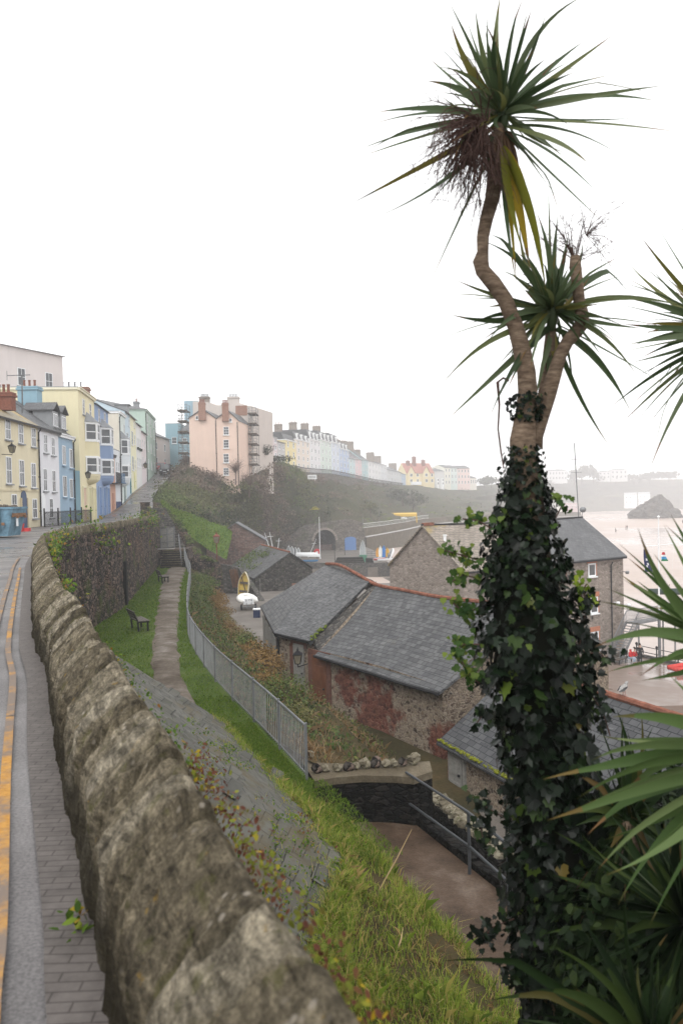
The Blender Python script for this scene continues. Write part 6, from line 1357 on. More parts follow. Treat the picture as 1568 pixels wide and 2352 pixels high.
# ------------------------------------------------------------------ steps up to the road
t = thing('steps', 'dark stone steps climbing from the terrace up to the road', 'steps', (-14.6, 68, -4)); k = MB()
ax = V(-.05, 1, 0).normalized(); rt = V(1, .05, 0)
s0 = gnd(392, 1305, -4.0)
for i in range(8):
    p = s0+ax*(.36*i); k.box(V(p.x, p.y+.9, -4.4+.09*(i+1)+.05), (2.0, 1.8, .4+.18*(i+1)), rt)
k.build('lower_flight', M['blackstone'], t); top_ = s0+ax*(.36*8); zt = -2.55
k = MB(); k.box(V(top_.x-.3, top_.y+1.5, zt-.5), (2.6, 3.2, 1.0), rt); k.build('landing', M['retain'], t); k = MB()
u0, u1 = V(top_.x-.8, top_.y+2.8, zt), at(355, 1166, 86); ns = 18
for i in range(ns):
    p = u0.lerp(u1, i/ns); dd = (u1-u0); dd.z = 0; dd.normalize(); k.box(V(p.x, p.y+.4, p.z-.3), (1.9, 1.1, .95), V(-dd.y, dd.x, 0))
k.build('upper_flight', M['darkstone'], t)
nos = MB()
for i in range(8): p = s0+ax*(.36*i); nos.box(V(p.x, p.y-.01, -4.0+.18*(i+1)-.03), (2.0, .06, .055), rt)
nos.build('nosing', M['concrete'], t)
k = MB(); 
for s in (0, ): 
    a, b = at(417, 1298, 68), at(411, 1252, 71.5)
    for q in (0, .33, .66, 1): p = a.lerp(b, q); k.tube([p, p+V(0, 0, 1.0)], .025, 5)
    k.tube([a+V(0, 0, 1), b+V(0, 0, 1)], .03, 5); k.tube([a+V(0, 0, .5), b+V(0, 0, .5)], .02, 5)
k.build('handrail', M['iron'], t)
t = thing('gate', 'grey slatted gate on a concrete block halfway up the steps', 'gate', at(387, 1262, 72)); k = MB()
a, b = at(370, 1262, 72), at(401, 1258, 72); 
for s in (0, .5, 1): p = a.lerp(b, s); k.bar(p, p+V(0, 0, 1.9), .08)
for z in (.1, .6, 1.3, 1.85): k.bar(a+V(0, 0, z), b+V(0, 0, z), .05)
k.build('frame', M['iron'], t); k = MB(); k.prism([a+V(0, .12, .1), b+V(0, .12, .1), b+V(0, .12, 1.85), a+V(0, .12, 1.85)], (0, .03, 0))
for i in range(12): p = a.lerp(b, (i+.5)/12)+V(0, .05, 0); k.bar(p+V(0, 0, .1), p+V(0, 0, 1.85), .09, wd2=.03)
k.build('slats', M['greywood'], t); k = MB(); k.box((a+b)/2+V(-.2, -.35, -.3), (1.7, .9, .62)); k.build('block', m_plain('pale concrete', (.3, .29, .27), .8, var=.15), t)
# ------------------------------------------------------------------ benches on the lawn
def bench(label, c, rz):
    t = thing('park_bench', label, 'bench', c, 0, 'benches on the terrace lawn'); BW = m_plain('dark bench slats', (.1, .09, .08), .6, var=.3, scale=12)
    for s in (-1, 1):
        k = MB(); k.bar((s*.6, .2, 0), (s*.6, .2, .42), .07); k.bar((s*.6, -.2, 0), (s*.6, -.24, .42), .07); k.bar((s*.6, -.22, .42), (s*.6, -.42, .9), .06); k.bar((s*.6, .25, .42), (s*.6, -.25, .42), .07); o = k.build('leg', M['pipe']); o.parent = t
    k = MB()
    for y in (.2, .07, -.06, -.19): k.box((0, y, .47), (1.5, .11, .035))
    o = k.build('seat', BW); o.parent = t; k = MB()
    for z, y in ((.6, -.29), (.73, -.345), (.86, -.4)): k.box((0, y, z), (1.5, .03, .11), up=(0, -.35, 1))
    o = k.build('backrest', BW); o.parent = t; t.rotation_euler.z = rz; return t
c = gnd(322, 1446, -4.0); bench('nearer dark slatted bench on the lawn facing the path', c, R(-62))
c = gnd(376, 1338, -4.0); bench('farther dark slatted bench on the lawn below the steps', c, R(-66))
# ------------------------------------------------------------------ pipe handrail beside the lower path
t = thing('handrail', 'two bar pipe handrail beside the brown lower path', 'handrail', gnd(1075, 2008, -5)); ht = [at(u, v, Y) for u, v, Y in ((932, 1774, 16.2), (1075, 1866, 13.9), (1165, 1940, 12.6), (1260, 2020, 11.4))]
k = MB(); k.tube(ht, .026, 8); k.tube([p-V(0, 0, .6) for p in ht], .026, 8); HS = m_plain('dark grey pipe', (.06, .064, .07), .4, .2, var=.2); k.build('rails', HS, t)
for p in ht[1:]: k = MB(); k.tube([V(p.x, p.y, -5.2), p], .03, 8); k.build('post', HS, t)
k = MB(); a, b = V(1.45, 16.25, -5), V(3.6, 11, -5)
for i in range(20): k.box(a.lerp(b, (i+.5)/20)+V(-.02, 0, .05+.02*math.sin(i*2.1)), (.31, .26, .2+.03*math.sin(i*1.3)), b-a)
tag(k.build('kerb', M['blackstone'], loc=a), 'dark stone kerb under the pipe handrail', 'kerb')
# ------------------------------------------------------------------ lamps
def lantern(k_, g_, c, s=.3):
    "four-sided tapering street lantern with its foot at c"
    c = Vector(c); A_ = [c+V(x*s*.3, y*s*.3, 0) for x, y in ((-1, -1), (1, -1), (1, 1), (-1, 1))]; B_ = [c+V(x*s*.55, y*s*.55, s*1.2) for x, y in ((-1, -1), (1, -1), (1, 1), (-1, 1))]
    for i in range(4): k_.bar(A_[i], B_[i], .03); k_.bar(B_[i], B_[(i+1) % 4], .035); k_.bar(A_[i], A_[(i+1) % 4], .03)
    k_.add([c+V(x*s*.62, y*s*.62, s*1.22) for x, y in ((-1, -1), (1, -1), (1, 1), (-1, 1))]+[c+V(0, 0, s*1.75)], [(0, 1, 4), (1, 2, 4), (2, 3, 4), (3, 0, 4), (3, 2, 1, 0)])
    k_.lathe([(s*.12, s*1.65), (s*.16, s*1.75), (s*.05, s*2.0), (.005, s*2.2)], c, 6)
    q = .92; g_.prism([c+(p-c)*q for p in A_], V(0, 0, .01)); g_.add([c+(p-c)*q+V(0, 0, .01) for p in A_]+[c+(p-c)*V(1, 1, 1).x*.95 for p in B_], [(0, 1, 5, 4), (1, 2, 6, 5), (2, 3, 7, 6), (3, 0, 4, 7)])
LG = m_plain('old lantern glass', (.2, .18, .13), .2, var=.25)
def wall_lamp(label, c, arm, s=.36):
    t = thing('wall_lantern', label, 'lantern', c, 0, 'lanterns on brackets'); k, g = MB(), MB(); lantern(k, g, c, s); k.tube([Vector(c)-V(0, 0, .02), Vector(c)-V(0, 0, .15), Vector(c)+Vector(arm)-V(0, 0, .2), Vector(c)+Vector(arm)], .025, 6)
    k.build('bracket', M['pipe'], t); g.build('glazing', LG, t)
c = onw((xleft(51.5), 51.5, 0), (xleft(62), 62, 0), 5, 1040); wall_lamp('iron lantern on the front of the cream house', (c.x+.7, c.y, c.z), (-.75, 0, .1), .36)
c = at(203, 1098, 73.2); wall_lamp('iron lantern on the corner of the yellow house beside its bay', c, (-.3, .9, .1), .38)
c = at(684, 1524, 34.6); wall_lamp('black lantern on a bracket by the doors of the slate store', c, (.5, .5, .1), .34)
c = at(326, 1075, 127); wall_lamp('small lantern on the pale houses up the street', (c.x+.6, c.y, c.z), (-.9, 0, .1), .5)
t = thing('street_lamp', 'red capped lamp post standing at the head of the boat lane', 'street lamp', at(500, 1340, 81)); b = wl(t); k, g = MB(), MB(); hz = at(500, 1247, b.y).z
k.lathe([(.14, 0), (.14, .5), (.08, .6), (.06, .7), (.05, hz-b.z-.1), (.1, hz-b.z)], b, 8); lantern(k, g, V(b.x, b.y, hz), .55); k.build('post', m_plain('rusty iron', (.17, .055, .04), .6, var=.3), t); g.build('glazing', LG, t)
def mast(name, label, cat, foot, u, v, r=.06, mat=None, grp=None):
    tp = at(u, v, foot.y); k = MB(); k.lathe([(r*1.6, 0), (r*1.6, .3), (r, .4), (r*.6, tp.z-foot.z), (r*1.1, tp.z-foot.z+.02), (.01, tp.z-foot.z+.12)], (0, 0, 0), 7); o = k.build(name, mat or M['white']); o.location = foot; return tag(o, label, cat, grp)
# ------------------------------------------------------------------ skip and things on the road
SKB = m_plain('scuffed blue skip paint', (.13, .23, .3), .5, var=.45, scale=3); t = thing('skip', 'battered blue rubbish skip standing on the road outside the cream house', 'skip', (-20.2, 46.5, 0)); c = gnd(0, 1236, 0)
t.location = c; X0, X1, Y0, Y1 = -2.3, 1.1, -.9, .9; k = MB(); B_ = [(X0+.9, Y0+.1, .12), (X1-.35, Y0+.1, .12), (X1-.35, Y1-.1, .12), (X0+.9, Y1-.1, .12)]; T_ = [(X0, Y0, 1.55), (X1, Y0, 1.55), (X1, Y1, 1.55), (X0, Y1, 1.55)]
k.add(B_+T_, [(3, 2, 1, 0), (0, 1, 5, 4), (1, 2, 6, 5), (2, 3, 7, 6), (3, 0, 4, 7)]); k.add([tuple(V(*p)*.97+V(0, 0, .05)) for p in B_+T_], [(0, 1, 2, 3), (4, 5, 1, 0), (5, 6, 2, 1), (6, 7, 3, 2), (7, 4, 0, 3)]); o = k.build('body', SKB); o.parent = t
k = MB()
for a, b in zip(T_, T_[1:]+T_[:1]): k.bar(a, b, .1)
for x in (-1.4, -.5, .4): k.bar((x, Y0-.0, .3), (x, Y0-.03, 1.5), .09)
o = k.build('rim', SKB); o.parent = t; k = MB()
for s in (Y0, Y1): k.bar((X1-.5, s*1.03, .75), (X1-.5, s*1.12, .75), .14); k.bar((X1+.02, s*.55, 1.1), (X1+.12, s*.55, 1.1), .14)
k.box((X1-.06, 0, 1.18), (.06, 1.7, .2)); o = k.build('lifting_lugs', m_plain('rusty steel', (.2, .11, .06), .8, var=.4)); o.parent = t
k = MB(); k.box((X1-.13, -.1, .8), (.02, .28, .4), (1, 0, .3)); o = k.build('sign_plate', M['white']); o.parent = t
k = MB()
for i in range(12): boulder(k, (random.uniform(-1.8, .6), random.uniform(-.6, .6), 1.5+random.uniform(0, .15)), random.uniform(.15, .3), (1, 1, .6), i)
o = k.build('rubbish', M['wood']); o.parent = t; k = MB(); k.prism([(-2.0, -.7, 1.6), (-.2, -.8, 1.72), (-.1, .5, 1.95), (-1.9, .6, 1.8)], (0, 0, .05)); o = k.build('board', M['greywood']); o.parent = t
c = gnd(46, 1222, 0); k = MB(); k.lathe([(.2, 0), (.22, .03), (.3, .5), (.32, .52), (.28, .52), (.2, .1)], (0, 0, 0), 10); k.box((.3, .2, .12), (.5, .4, .24)); o = k.build('rubble_bucket', m_plain('red plastic', (.5, .05, .05), .4)); o.location = c; tag(o, 'red plastic tub on the road beside the blue skip', 'tub')
c = gnd(192.5, 1192, 0.02); t = thing('bollard', 'white bollard with red top at the corner of the yellow house', 'bollard', c); k = MB(); k.lathe([(.12, 0), (.12, 1.0)], c, 8); k.build('body', M['white'], t); k = MB(); k.lathe([(.125, 1.0), (.13, 1.35), (.06, 1.42)], c, 8); k.build('cap', m_plain('red paint', (.4, .03, .03)), t); k = MB(); k.lathe([(.125, .3), (.125, .55)], c, 8); k.build('band', M['pipe'], t)
t = thing('area_railing', 'black iron railings in front of the white and sky blue houses', 'railing', (-21.8, 57, 0)); k = MB(); pts = [V(xleft(y)+1.1, y, .02) for y in (59.5, 63, 66.5, 70, 73.2)]
for a, b in zip(pts, pts[1:]):
    n_ = max(3, int((b-a).length/.22))
    for i in range(n_): p = a.lerp(b, i/n_); k.bar(p, p+V(0, 0, 1.15), .03)
    k.bar(a+V(0, 0, 1.05), b+V(0, 0, 1.05), .05); k.bar(a+V(0, 0, .15), b+V(0, 0, .15), .04)
k.build('bars', M['pipe'], t); 
for p in pts: k = MB(); k.bar(p, p+V(0, 0, 1.4), .09); k.build('post', M['pipe'], t)
def car(label, c, rz, body, L=4.2, Wd=1.75, H=1.5):
    t = thing('parked_car', label, 'car', c, 0, None); pr = [(-L/2, .35), (-L/2+.05, .8), (-L/2+.55, .95), (-L/2+1.1, H-.05), (-L/2+1.5, H), (L/2-.9, H), (L/2-.25, .98), (L/2, .85), (L/2, .35)]
    k = MB(); k.prism([(x, -Wd/2, z) for x, z in pr], (0, Wd, 0)); o = k.build('body', body); o.parent = t; k = MB()
    k.prism([(L/2-.30, -Wd/2+.15, 1.0), (L/2-.30, Wd/2-.15, 1.0), (L/2-.86, Wd/2-.22, H-.06), (L/2-.86, -Wd/2+.22, H-.06)], (.06, 0, .02)); k.prism([(-L/2+.62, -Wd/2+.12, .98), (-L/2+.62, Wd/2-.12, .98), (-L/2+1.12, Wd/2-.2, H-.08), (-L/2+1.12, -Wd/2+.2, H-.08)], (-.05, 0, .02))
    for s in (-1, 1): k.prism([(-L/2+.95, s*(Wd/2+.005), .98), (L/2-.5, s*(Wd/2+.005), .98), (L/2-.95, s*(Wd/2+.005), H-.1), (-L/2+1.25, s*(Wd/2+.005), H-.1)], (0, s*.01, 0))
    o = k.build('window', M['glass']); o.parent = t
    for x in (-L/2+.8, L/2-.8):
        for s in (-1, 1): k = MB(); k.tube([(x, s*(Wd/2-.18), .32), (x, s*(Wd/2+.03), .32)], .32, 14); o = k.build('wheel', M['pipe']); o.parent = t; k2 = MB(); k2.tube([(x, s*(Wd/2+.03), .32), (x, s*(Wd/2+.04), .32)], .18, 10); q = k2.build('rim', M['steel']); q.parent = o
    for s in (-1, 1): k = MB(); k.box((-L/2-.01, s*(Wd/2-.22), .72), (.06, .3, .18)); o = k.build('headlight', M['white']); o.parent = t
    k = MB(); k.box((-L/2-.02, 0, .5), (.04, .52, .12)); o = k.build('number_plate', M['white']); o.parent = t; t.rotation_euler.z = rz; return t
c = at(376, 1094, 146); car('dark car parked facing downhill at the top of the street', (c.x+.4, c.y, zroad(146)+.03), R(97), m_plain('black car paint', (.02, .02, .025), .25), H=1.9)
c = at(371, 1076, 155); car('red car partly hidden behind the dark one at the top of the street', (c.x, c.y, zroad(155)+.1), R(97), m_plain('red car paint', (.32, .04, .05), .3), H=1.6)
# ------------------------------------------------------------------ boats in the lane
def hull(k, L, Wd, H, m=0, mi=1, n=10, stern=.75):
    "open hull along +x, keel at z=0"
    rows = []
    for i in range(n+1):
        s = i/n; w_ = Wd/2*(stern+(1-stern)*min(1, s*3))*(1-max(0, (s-.45)/.55)**2.4); x = -L/2+L*s; sh = H*(1+.25*s*s); kz = H*.55*max(0, (s-.75)/.25)**2
        rows.append([(x, -w_, sh), (x, -w_*.92, sh*.5+kz*.5), (x, -w_*.45, sh*.1+kz), (x, 0, kz), (x, w_*.45, sh*.1+kz), (x, w_*.92, sh*.5+kz*.5), (x, w_, sh)])
    k.grid(rows, m); r = rows[0]; k.poly(r[::-1], m); ins = [[(p[0]*.97, p[1]*.9, max(p[2]*.99, sh_*.45) if 0 < j < 6 else p[2]) for j, p in enumerate(rw)] for rw, sh_ in zip(rows, [rw[0][2] for rw in rows])]
    k.grid([list(reversed(r_)) for r_ in ins], mi); k.grid([[a[0], b[0]] for a, b in zip(rows, ins)], m); k.grid([[b[6], a[6]] for a, b in zip(rows, ins)], m); return rows
YB = m_plain('yellowed cream hull', (.52, .38, .1), .4, var=.2, scale=2); CRM = m_plain('cream canvas', (.55, .5, .36), .6)
t = thing('dinghy', 'cream and mustard dinghy stood on end against the yard wall', 'dinghy', gnd(561, 1378, -7.6)); k = MB(); rw = hull(k, 2.5, 1.15, .5, 0, 1); o = k.build('hull', [CRM, YB]); o.parent = t
k = MB(); k.bar((-1.0, -.5, .48), (.9, .4, .5), .06); k.box((.2, 0, .4), (.2, .95, .05)); k.box((-.6, 0, .38), (.2, .95, .05)); o = k.build('thwart', M['wood']); o.parent = t
t.rotation_euler = (R(12), R(-78), R(53)); t.location = t.location+V(.1, 1.0, 1.25)
t = thing('inflatable_boat', 'white inflatable boat with outboard on a trailer in the lane', 'boat', gnd(572, 1402, -7.3)); RB = m_plain('white rubber tube', (.72, .71, .68), .45)
k = MB(); k.tube([(-.72, -.2, .95), (-.78, 1.2, .95), (-.7, 2.4, 1.0), (-.4, 3.1, 1.1), (0, 3.35, 1.15), (.4, 3.1, 1.1), (.7, 2.4, 1.0), (.78, 1.2, .95), (.72, -.2, .95)], [.2, .27, .27, .25, .22, .25, .27, .27, .2], 10); o = k.build('tube', RB, smooth=True); o.parent = t
k = MB(); k.prism([(-.55, 0, .6), (.55, 0, .6), (.5, 0, .95), (-.5, 0, .95)], (0, 3, .1)); o = k.build('hull', M['white']); o.parent = t; k = MB(); k.box((0, -.02, 1.0), (.95, .06, .42)); o = k.build('transom', M['white']); o.parent = t
fc = bpy.data.curves.new('numbers', 'FONT'); fc.body = 'B-778'; fc.size = .3; fc.align_x = 'CENTER'; fc.extrude = .004
fo = bpy.data.objects.new('numbers', fc); COL.objects.link(fo); me = bpy.data.meshes.new_from_object(fo.evaluated_get(bpy.context.evaluated_depsgraph_get())); bpy.data.objects.remove(fo)
fo = bpy.data.objects.new('lettering', me); COL.objects.link(fo); me.materials.clear(); me.materials.append(M['pipe']); fo.parent = t; fo.location = (0, -.06, .9); fo.rotation_euler = (R(90), 0, 0)
k = MB(); k.bar((-.25, -.1, .2), (-.25, -.1, .8), .05); k.bar((.25, -.1, .2), (.25, -.1, .8), .05); k.bar((-.7, -.15, .42), (.7, -.15, .42), .07); k.bar((0, -.1, .4), (0, 3.6, .45), .08); o = k.build('trailer', M['steel']); o.parent = t
for s in (-1, 1): k = MB(); k.tube([(s*.62, .4, .3), (s*.78, .4, .3)], .28, 12); o = k.build('wheel', M['pipe']); o.parent = t
t.rotation_euler.z = R(14); t.scale = (.82, .82, .82)
c = gnd(590, 1418, -7.3); k = MB(); k.box((0, 0, .3), (.5, .4, .6)); k.box((0, 0, .64), (.54, .44, .1), m=1); k.bar((-.2, .2, .1), (.2, .2, .1), .12, 2); o = k.build('wheelie_bin', [m_plain('navy plastic', (.02, .03, .07), .4), M['white'], M['pipe']]); o.location = c; tag(o, 'small navy bin with white lid beside the inflatable boat', 'bin')
k = MB()
for i in range(9): k.bar((i*.1, .1*(i % 3), 0), (i*.17-.4, .35, 1.9+.1*(i % 2)), .12, wd2=.03)
o = k.build('leaning_boards', m_plain('rusty boards', (.14, .07, .04), .85, var=.4)); o.location = gnd(536, 1350, -7.6); tag(o, 'rust brown boards leaning against the yard wall', 'boards')
# ------------------------------------------------------------------ under the cliff: arch, blue doors, sea wall
A0, A1 = at(600, 1262, 196), at(832, 1272, 203); n, d = nrm(A0, A1); up = V(0, 0, 1); zq = -11.5
P0, P1 = V(A0.x, A0.y, zq), V(A1.x, A1.y, zq); fwd = lambda u, v: onw(P0, P1, u, v)
t = thing('cliff_wall', 'mossy stone retaining wall at the cliff foot with a dark tunnel arch', 'wall', P0)
ca = fwd(746, 1240); L0_ = (V(ca.x, ca.y, 0)-V(P0.x, P0.y, 0)).length; rA = 2.75; spring = 2.6
top_z = [at(u, v, 200).z for u, v in ((600, 1246), (650, 1240), (700, 1206), (745, 1200), (800, 1192), (832, 1200))]
prof = [P0, P0+d*(L0_-rA)]+[P0+d*(L0_-rA*math.cos(a))+up*(spring+rA*math.sin(a)) for a in np.linspace(0, math.pi, 15)]+[P0+d*(L0_+rA), P1]
ups = [onw(P0, P1, u, 1200) for u in (832, 800, 745, 700, 650, 600)]; prof += [V(p.x, p.y, z) for p, z in zip(ups, top_z[::-1])]
k = MB(); k.prism(prof, -n*.6); k.build('wall_face', M['cliffstone'], t)
k = MB(); arcp = [P0+d*(L0_-rA)]+[P0+d*(L0_-rA*math.cos(a))+up*(spring+rA*math.sin(a)) for a in np.linspace(0, math.pi, 15)]+[P0+d*(L0_+rA)]
k.grid([[p, p-n*9] for p in arcp]); k.poly([p-n*9 for p in arcp]); k.build('tunnel', M['darkstone'], t)
k = MB()
for a, b in zip(np.linspace(0, math.pi, 19), np.linspace(0, math.pi, 19)[1:]):
    e = lambda r, x: P0+d*(L0_-r*math.cos(x))+up*(spring+r*math.sin(x)); k.prism([e(rA+.02, a+.01)+n*.06, e(rA+.02, b-.01)+n*.06, e(rA+.6, b-.01)+n*.06, e(rA+.6, a+.01)+n*.06], -n*.3)
k.build('arch_ring', M['greystone'], t)
k = MB(); q = P0+d*L0_-n*3; k.prism([q-d*2.7, q+d*2.7, q+d*2.7+up*1.5, q-d*2.7+up*1.3], -n*.4); k.build('rubble_sill', M['redstone'], t)
cd = fwd(804.5, 1270); o = door(t, V(cd.x, cd.y, zq)+n*.05, d, n, 3.0, 3.4, m_plain('blue double door', (.1, .2, .42), .5, var=.1), .6)
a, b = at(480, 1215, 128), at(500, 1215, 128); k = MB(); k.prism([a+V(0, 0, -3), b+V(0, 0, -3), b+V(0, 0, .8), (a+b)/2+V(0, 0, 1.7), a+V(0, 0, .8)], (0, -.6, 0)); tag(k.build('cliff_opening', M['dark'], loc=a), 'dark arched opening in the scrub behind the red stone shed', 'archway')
st = [at(831, 1213, 216), at(870, 1208, 238), at(930, 1199, 272), at(972, 1191.5, 297), at(1054, 1185, 338), at(1180, 1179, 395), at(1330, 1176, 470)]
t = thing('sea_wall', 'curving concrete sea wall carrying the promenade above the beach', 'sea wall', st[0]); k = MB(); N_ = V(.55, -.84, 0)
sm = [V(*p) for p in smooth_line([tuple(p) for p in st], 6)]
k.grid([[V(p.x, p.y, -15)+N_*2.2, V(p.x, p.y, p.z-2.6)+N_*1.9, V(p.x, p.y, p.z-2.5)+N_*1.2, V(p.x, p.y, p.z)+N_*.9, p+V(-3, 4, 0), p+V(-14, 18, .4)] for p in sm][::-1]); k.build('wall_face', M['concrete'], t)
k = MB(); k.grid([[V(p.x, p.y, p.z-2.45)+N_*1.95, V(p.x, p.y, p.z-2.2)+N_*1.7, V(p.x, p.y, p.z-2.2)+N_*1.1] for p in sm][::-1]); k.build('ledge', m_plain('pale concrete ledge', (.4, .39, .37)), t)
e = sm[0]; k = MB(); k.prism([V(e.x, e.y, -15)+N_*2.2, V(e.x, e.y, e.z)+N_*.9, e+V(-3, 2, 0), V(e.x-3, e.y+2, -15)], (-.1, -.1, 0)); k.build('end_face', M['cliffstone'], t)
k = MB(); rail_line(k, [p+N_*.7 for p in sm[:14]], 0, 1.25, 1.1, .045); k.build('railing', M['white'], t)
t = thing('canopy', 'yellow awning with white boats stored beneath it on the promenade', 'awning', at(925, 1198, 285)); c = wl(t); k = MB(); k.prism([c+V(-5, 0, 1.8), c+V(5, -.5, 1.8), c+V(5.2, 3, 2.2), c+V(-5, 3, 2.2)], (0, 0, .9)); k.build('awning_sheet', m_plain('yellow sheeting', (.62, .4, .05)), t)
k = MB()
for x in (-4.8, 4.9): k.bar(c+V(x, 0, -.5), c+V(x, 0, 2), .35)
k.build('post', m_plain('yellow sheeting', (.62, .4, .05)), t)
for i, (u, lb) in enumerate(((915, 'white hull on the promenade left under the yellow awning'), (927, 'white covered boat in the middle under the yellow awning'))):
    c = at(u, 1199, 283); k = MB(); hull(k, 4.5, 2.2, 1.4); o = k.build('stored_boat', [M['white'], M['white']]); o.location = c; o.rotation_euler.z = .3+i; tag(o, lb, 'boat', 'boats stored on the promenade')
for i, (u, v0, v1, Y, lb) in enumerate(((833, 1205, 1180, 222, 'short mast at the near end of the promenade'), (871, 1205, 1168, 240, 'lamp column above the curved railing'), (941, 1197, 1160, 290, 'tall column beside the yellow awning'), (961, 1193, 1171, 300, 'lamp column at the far end of the railing'), (1012, 1115, 1097, 530, 'thin pole on the cliff edge by the guest houses'), (1024, 1120, 1098, 538, 'flagpole on the cliff edge among the hazy houses'))):
    mast('lamp_column', lb, 'column', at(u, v0, Y), u, v1, .09, M['iron'], 'columns along the promenade')
# pallets, parapet and other things on the upper quay
k = MB(); w0, w1, w2 = at(688, 1292, 151), at(800, 1294, 149), at(904, 1292, 152)
for a, b in ((w0, w1), (w1, w2)): k.prism([V(a.x, a.y, -13.6), V(b.x, b.y, -13.6), b, a], (0, .5, 0))
tag(k.build('quay_parapet', M['darkstone'], loc=w0), 'long dark stone parapet along the edge of the upper quay', 'wall')
t = thing('net_stack', 'long black heap of stacked crates and nets on the upper quay', 'stack', at(805, 1300, 155)); c = wl(t); k = MB(); k.prism([c+V(-3.4, 0, 0), c+V(3, 0, 0), c+V(2.4, 0, 1.6), c+V(-2.6, 0, 1.6)], (0, 2.2, 0)); k.prism([c+V(2.9, .1, 0), c+V(4.7, .1, 0), c+V(4.3, .1, 1.3), c+V(3.0, .1, 1.4)], (0, 1.5, 0)); k.build('heap', M['blackstone'], t); k = MB()
for z in (.4, .8, 1.2): k.box(c+V(-.2, -.06, z), (6.0-z*.6, .1, .08))
k.build('slats', M['wood'], t)
WB = 'boats and boards on the upper quay'
def upright(name, label, u, v, Y, L, Wd, mat, rot, cat='boat', zoff=0):
    c = at(u, v, Y); k = MB(); hull(k, L, Wd, Wd*.42); o = k.build(name, mat); o.location = c+V(0, 0, zoff); o.rotation_euler = rot; return tag(o, label, cat, WB)
WH = [M['white'], m_plain('grey inside', (.4, .42, .43))]; BL = [m_plain('blue hull', (.05, .22, .45), .4)]*2
for i in range(4): upright('racing_dinghy', ('white hull stood on end, leftmost in the rack of four', 'white hull stood on end, second in the rack of four', 'white hull stood on end, third in the rack of four', 'white hull stood on end next to the long white boat')[i], 664+i*7.5, 1272+i*1.5, 168, 3.0, 1.1, WH, (0, R(-80), R(70)), zoff=.2)
upright('rowing_boat', 'long white upturned boat behind the blue one on the quay', 708, 1283, 166, 5.0, 1.8, WH, (R(180), 0, R(-12)), zoff=1.3)
upright('rowing_boat', 'slim blue boat lying in front of the white upturned one', 700, 1291, 162, 5.6, .9, BL, (0, 0, R(-14)))
upright('racing_dinghy', 'tall white hull stood on end behind the black heap', 834, 1288, 165, 4.6, 1.3, WH, (0, R(-86), R(80)), zoff=2.0)
k = MB(); k.box((0, 0, .7), (1.5, 1, 1.4)); k.box((0, 0, 1.44), (1.56, 1.06, .08)); o = k.build('storage_box', m_plain('green box', (.06, .2, .13))); o.location = at(834, 1291, 163); tag(o, 'green storage box at the foot of the upright white hull', 'box')
k = MB()
for z in (0, .45, .9, 1.3): k.box((0, 0, z+.1), (2.6, .1, .1))
for x in (-1.25, 0, 1.25): k.bar((x, .05, 0), (x, .05, 1.5), .1)
o = k.build('boat_rack', M['iron']); o.location = at(853, 1282, 172); tag(o, 'grey metal boat rack beside the upright white hull', 'rack')
for i, (u, v, c_, L, lb, cat) in enumerate(((874, 1276, (.75, .75, .72), 2.4, 'cream surf board in the rack of coloured boards', 'board'), (882, 1276, (.05, .2, .5), 2.6, 'blue board in the rack of coloured boards', 'board'), (868, 1278, (.7, .35, .04), 2.0, 'orange board at the left of the coloured boards', 'board'), (890, 1278, (.7, .42, .04), 2.0, 'yellow board at the right of the coloured boards', 'board'), (878, 1279, (.06, .35, .28), 1.8, 'green board in front of the coloured boards', 'board'))):
    upright('surf_board', lb, u, v, 168+i*.3, L, .8, [m_plain('board colour', c_, .35)]*2, (0, R(-84), R(75)), cat, .9)
upright('small_boat', 'little red and white boat below the coloured boards', 872, 1287, 160, 2.4, 1.1, [m_plain('red hull', (.5, .08, .07), .4), M['white']], (0, 0, .1)); upright('small_boat', 'white plastic boat lying right of the red and white one', 886, 1289, 159, 3.4, 1.2, WH, (0, 0, .05)); upright('small_boat', 'white curved hull propped up near the warehouse', 900, 1284, 160, 3.0, 1.3, WH, (0, R(-60), R(20)), zoff=.6)
c = at(895, 1276, 160); k = MB(); k.tube([(-.4, 0, 0), (-.4, 0, 1.5), (.4, 0, 1.6), (.4, 0, 0)], .09, 6); k.lathe([(.3, .5), (.35, .9), (.2, 1.2)], (0, 0, 0), 8); o = k.build('winch', M['steel']); o.location = c-V(0, 0, 1.0); tag(o, 'grey winch frame beside the white boats near the warehouse', 'winch')
def yacht_mast(u, v0, v1, Y, lb, lean=0):
    f = at(u, v0, Y); tp = at(u+lean, v1, Y); k = MB(); k.tube([(0, 0, 0), (tp-f)[:]], [.07, .04], 6); k.tube([(tp-f)*.75+V(-.5, 0, 0), (tp-f)*.75+V(.5, 0, 0)], .03, 4); o = k.build('boat_mast', M['white']); o.location = f; tag(o, lb, 'mast', 'bare masts behind the sheds')
yacht_mast(620, 1262, 1224, 135, 'bare mast leaning left behind the near stone shed', -12); yacht_mast(627, 1262, 1222, 136, 'bare mast leaning beside the leftmost one behind the sheds', -8); yacht_mast(638, 1262, 1236, 138, 'short mast standing apart behind the near stone shed', 3); yacht_mast(708, 1280, 1238, 170, 'grey mast leaning right above the white hulls', 18)
f = at(735, 1284, 175); mast('flagpole', 'tall white flagpole standing on the upper quay before the tunnel arch', 'flagpole', f, 735, 1188, .1)
